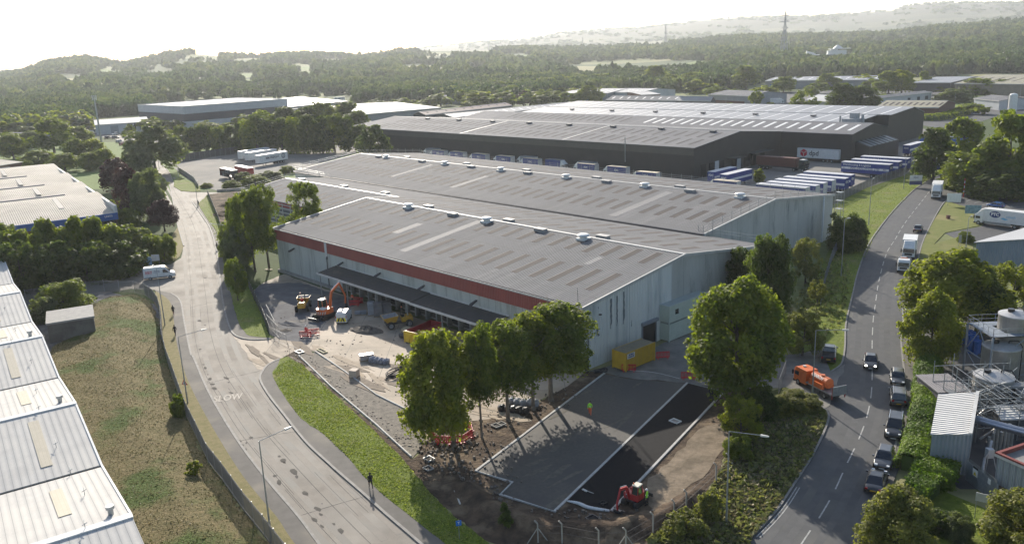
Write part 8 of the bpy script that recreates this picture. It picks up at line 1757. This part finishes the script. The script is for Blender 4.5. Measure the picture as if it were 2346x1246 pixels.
tufts('dry_stalks', [([(1640,1330),(1758,1193),(1860,1046),(1895,955),(1870,920),(1790,905),(1700,1000),(1660,1060),(1600,1180),(1550,1260)],5000)], 6, leafmat('straw_blades', (.26,.225,.13), (.21,.185,.10), .3, tcol=(.85,.85,.7)), .2, 'dry straw-coloured stalks among the verge grass', (.12,.3))
def drop_bank():
    o = bpy.data.objects['bank_grass']; me = o.data; n = len(me.vertices); co = np.empty(n*3, np.float32); me.vertices.foreach_get('co', co); co = co.reshape(-1,4,3)
    bmesh_ = bank.data; bv = np.empty(len(bmesh_.vertices)*3, np.float32); bmesh_.vertices.foreach_get('co', bv); bv = bv.reshape(-1,3)
    c = co.mean(1); x0, x1, y0, y1 = bv[:,0].min(), bv[:,0].max(), bv[:,1].min(), bv[:,1].max(); N_ = 90; g = bv[:,2].reshape(N_+1, N_+1)
    i = np.clip(np.round((c[:,0]-x0)/(x1-x0)*N_).astype(int),0,N_); j = np.clip(np.round((c[:,1]-y0)/(y1-y0)*N_).astype(int),0,N_); co[:,:,2] += (np.maximum(g[i,j],0)-1.29)[:,None]+.02
    me.vertices.foreach_set('co', co.ravel()); me.update()
drop_bank()
# ------------------------------------------------------------------ woodland
BOUND = [(-400,335),(0,318),(90,314),(196,300),(212,270),(340,263),(350,240),(640,227),(800,216),(822,236),(1020,234),(1045,238),(1160,236),(1290,222),(1392,212),(1470,209),(1520,212),(1620,212),(1660,206),(1745,190),(1760,178),(2180,176),(2200,170),(2420,168),(2700,168)]
HOLES = [(1480,147,170,9.5),(1345,160,36,8),(1595,148,60,8),(965,154,72,4.5),(165,177,52,7),(250,169,36,5),(370,166,46,7),(560,172,40,4),(690,152,36,5),(470,128,46,3),(590,122,40,3),(760,140,50,4),(1180,128,50,4),(440,146,60,3),(570,138,50,3),(640,150,40,3),(1090,119,60,3.5),(1010,116,60,2.5),(1780,66,70,2.5),(1900,60,90,3),(1990,62,70,2.5),(1480,101,60,2.5),(1640,70,60,2.5),(1990,40,60,3),(2150,38,90,3),(2270,34,60,2),(1910,134,58,7),(1092,160,30,5),(1000,135,60,3),(1350,84,40,2),(1700,52,70,3),(1550,66,70,3),(700,168,30,3)]
def project(X, Y, Z):
    v = Vector((X, Y, Z-CAMH)); d = v.dot(FW); return CX+FPX*v.dot(RT)/d, CY+FPX*v.dot(DN)/d
TEMPL = {}
def templ(lodk):
    if lodk in TEMPL: return TEMPL[lodk]
    out = []; nl, nf, ls = {0:(14,95,.50),1:(8,34,.85),2:(5,12,1.3)}[lodk]
    for v in range(6):
        rng = np.random.default_rng(100*lodk+v); C, Nn, T_, _ = crown_points(rng, 'bush' if v % 3 else 'round', nl, nf)
        n = len(C); t = rng.normal(size=(n,3)); t -= (t*Nn).sum(1)[:,None]*Nn; t /= np.linalg.norm(t,axis=1)[:,None]; b_ = np.cross(Nn, t); s = ls*rng.uniform(.7,1.3,size=(n,1)); a = t*s*.55; c = b_*s*.55
        sc = np.array([1,1,1.]); V = np.stack([C-a, C-c, C+a, C+c], 1); out.append((V, T_*.5))
    TEMPL[lodk] = out; return out
def wood(name, label, pts, lodk, m):
    tm = templ(lodk); Vs = []; Ts = []; rng = np.random.default_rng(lodk+5)
    for i, (X, Y, Z, rad, h) in enumerate(pts):
        V, T_ = tm[i % 6]; an = rng.uniform(0,6.28); ca, sa = math.cos(an), math.sin(an); Rm = np.array([[ca,sa,0],[-sa,ca,0],[0,0,1]]); Vs.append((V@Rm)*np.array([rad,rad,h*.85])+np.array([X,Y,Z+h*.08])); Ts.append(T_*.45+rng.uniform(-.1,.95))
    V = np.concatenate(Vs).reshape(-1,3); T_ = np.clip(np.concatenate(Ts),0,1); n = len(V)//4
    me = bpy.data.meshes.new(name); me.vertices.add(4*n); me.vertices.foreach_set('co', V.ravel().astype(np.float32)); me.loops.add(4*n); me.loops.foreach_set('vertex_index', np.arange(4*n, dtype=np.int32)); me.polygons.add(n); me.polygons.foreach_set('loop_start', np.arange(0,4*n,4, dtype=np.int32)); me.polygons.foreach_set('loop_total', np.full(n,4,dtype=np.int32)); me.update(calc_edges=True)
    at = me.attributes.new('tint', 'FLOAT', 'FACE'); at.data.foreach_set('value', T_.astype(np.float32)); me.materials.append(m); o = bpy.data.objects.new(name, me); COL.objects.link(o); return tag(o, label, 'woodland', kind='stuff')
rg = random.Random(11); near_, mid_, far_ = [], [], []
def try_pt(xc, r):
    a = ray_az(xc); X, Y = r*math.cos(a), r*math.sin(a); Z = ter(xc, r); px, py = project(X, Y, Z)
    if py > interp(BOUND, px): return None
    for hx, hy, hw, hh in HOLES:
        if ((px-hx)/hw)**2+((py-hy-hh*.35-2)/(hh*1.5+4))**2 < rg.uniform(.55,1.25): return None
    return X, Y, Z, px, py
for _ in range(30000):
    r = math.sqrt(rg.uniform(300**2, 1250**2)); xc = rg.uniform(-120, 2480); p = try_pt(xc, r)
    if p: s = rg.uniform(3.2,6.2) if rg.random() < .8 else rg.uniform(6.5,9);
    if p and xc < 1500 and r > 850 and math.sin(p[0]/120.+1)*math.sin(p[1]/90.) > .62 and rg.random() < .85: p = None
    if p: near_.append((p[0],p[1],p[2],s*1.15,rg.uniform(8,12.5)+(2.5 if xc > 1600 else 0),r))
near_ = [q for i, q in enumerate(near_) if i % 2 == 0 or q[5] < 900]
for _ in range(26000):
    r = math.sqrt(rg.uniform(1250**2, 2700**2)); xc = rg.uniform(-120, 2480); p = try_pt(xc, r)
    if p:
        open_ = math.sin(p[0]/170.)*math.sin(p[1]/210.+p[0]/400.)
        if (r > 1700 or xc < 1500) and open_ > .38 and rg.random() < .88: continue
        mid_.append((p[0],p[1],p[2],rg.uniform(6,10),rg.uniform(9,14)))
for _ in range(15000):
    r = math.sqrt(rg.uniform(2700**2, 6600**2)); xc = rg.uniform(-120, 2480); p = try_pt(xc, r)
    if p:
        if r > 4600 and rg.random() < .75: continue
        if math.sin(p[0]/230.)*math.sin(p[1]/310.) > -.1 and rg.random() < .75: continue
        far_.append((p[0],p[1],p[2],rg.uniform(10,20),rg.uniform(8,12)))
near_.sort(key=lambda q: q[5]); ind, near_ = near_[:230], near_[230:]
for i, (X, Y, Z, s, h, r) in enumerate(ind):
    me, tm = proto('bush' if i % 3 else 'round', 3 if r > 450 else 2, i % 3); T = thing('woodland_tree', 'full green tree on the near edge of the distant woods', 'tree', (X, Y, Z), rg.uniform(0,6), 'trees on the near edge of the distant woods')
    c = bpy.data.objects.new('crown', me); COL.objects.link(c); c.parent = T; c.scale = (s*1.15/4.2,s*1.15/4.2,h/8.6); c.location.z = h*.08; c.material_slots[0].link = 'OBJECT'; c.material_slots[0].material = (LM, LF, LD, LB)[i % 4]
    t = bpy.data.objects.new('trunk', tm); COL.objects.link(t); t.parent = T; t.scale = (.8,.8,.5); t.location.z = 1.0
wood('near_woodland', 'dense mixed woodland beyond the estate', [q[:5] for q in near_], 0, LF); wood('middle_woodland', 'continuous woods rising to the hills', mid_, 1, LF); wood('far_woodland', 'hedgerow trees and copses on the far hills', far_, 2, LF)
print('TREES', len(ind), len(near_), len(mid_), len(far_))
# ------------------------------------------------------------------ haze
b = MB(); b.box(-8600, 8600, -8600, 8600, -40, 420)
hm = bpy.data.materials.new('air_haze'); hm.use_nodes = True; nt = hm.node_tree
for n in list(nt.nodes):
    if n.type != 'OUTPUT_MATERIAL': nt.nodes.remove(n)
pv = nt.nodes.new('ShaderNodeVolumePrincipled'); pv.inputs['Color'].default_value = (.90,.95,1.0,1); pv.inputs['Density'].default_value = HAZE_DENSITY; pv.inputs['Anisotropy'].default_value = .35
nt.links.new(pv.outputs[0], [n for n in nt.nodes if n.type == 'OUTPUT_MATERIAL'][0].inputs['Volume'])
tag(b.build('haze', hm), 'thin pale haze filling the air over the valley', 'haze', kind='stuff')
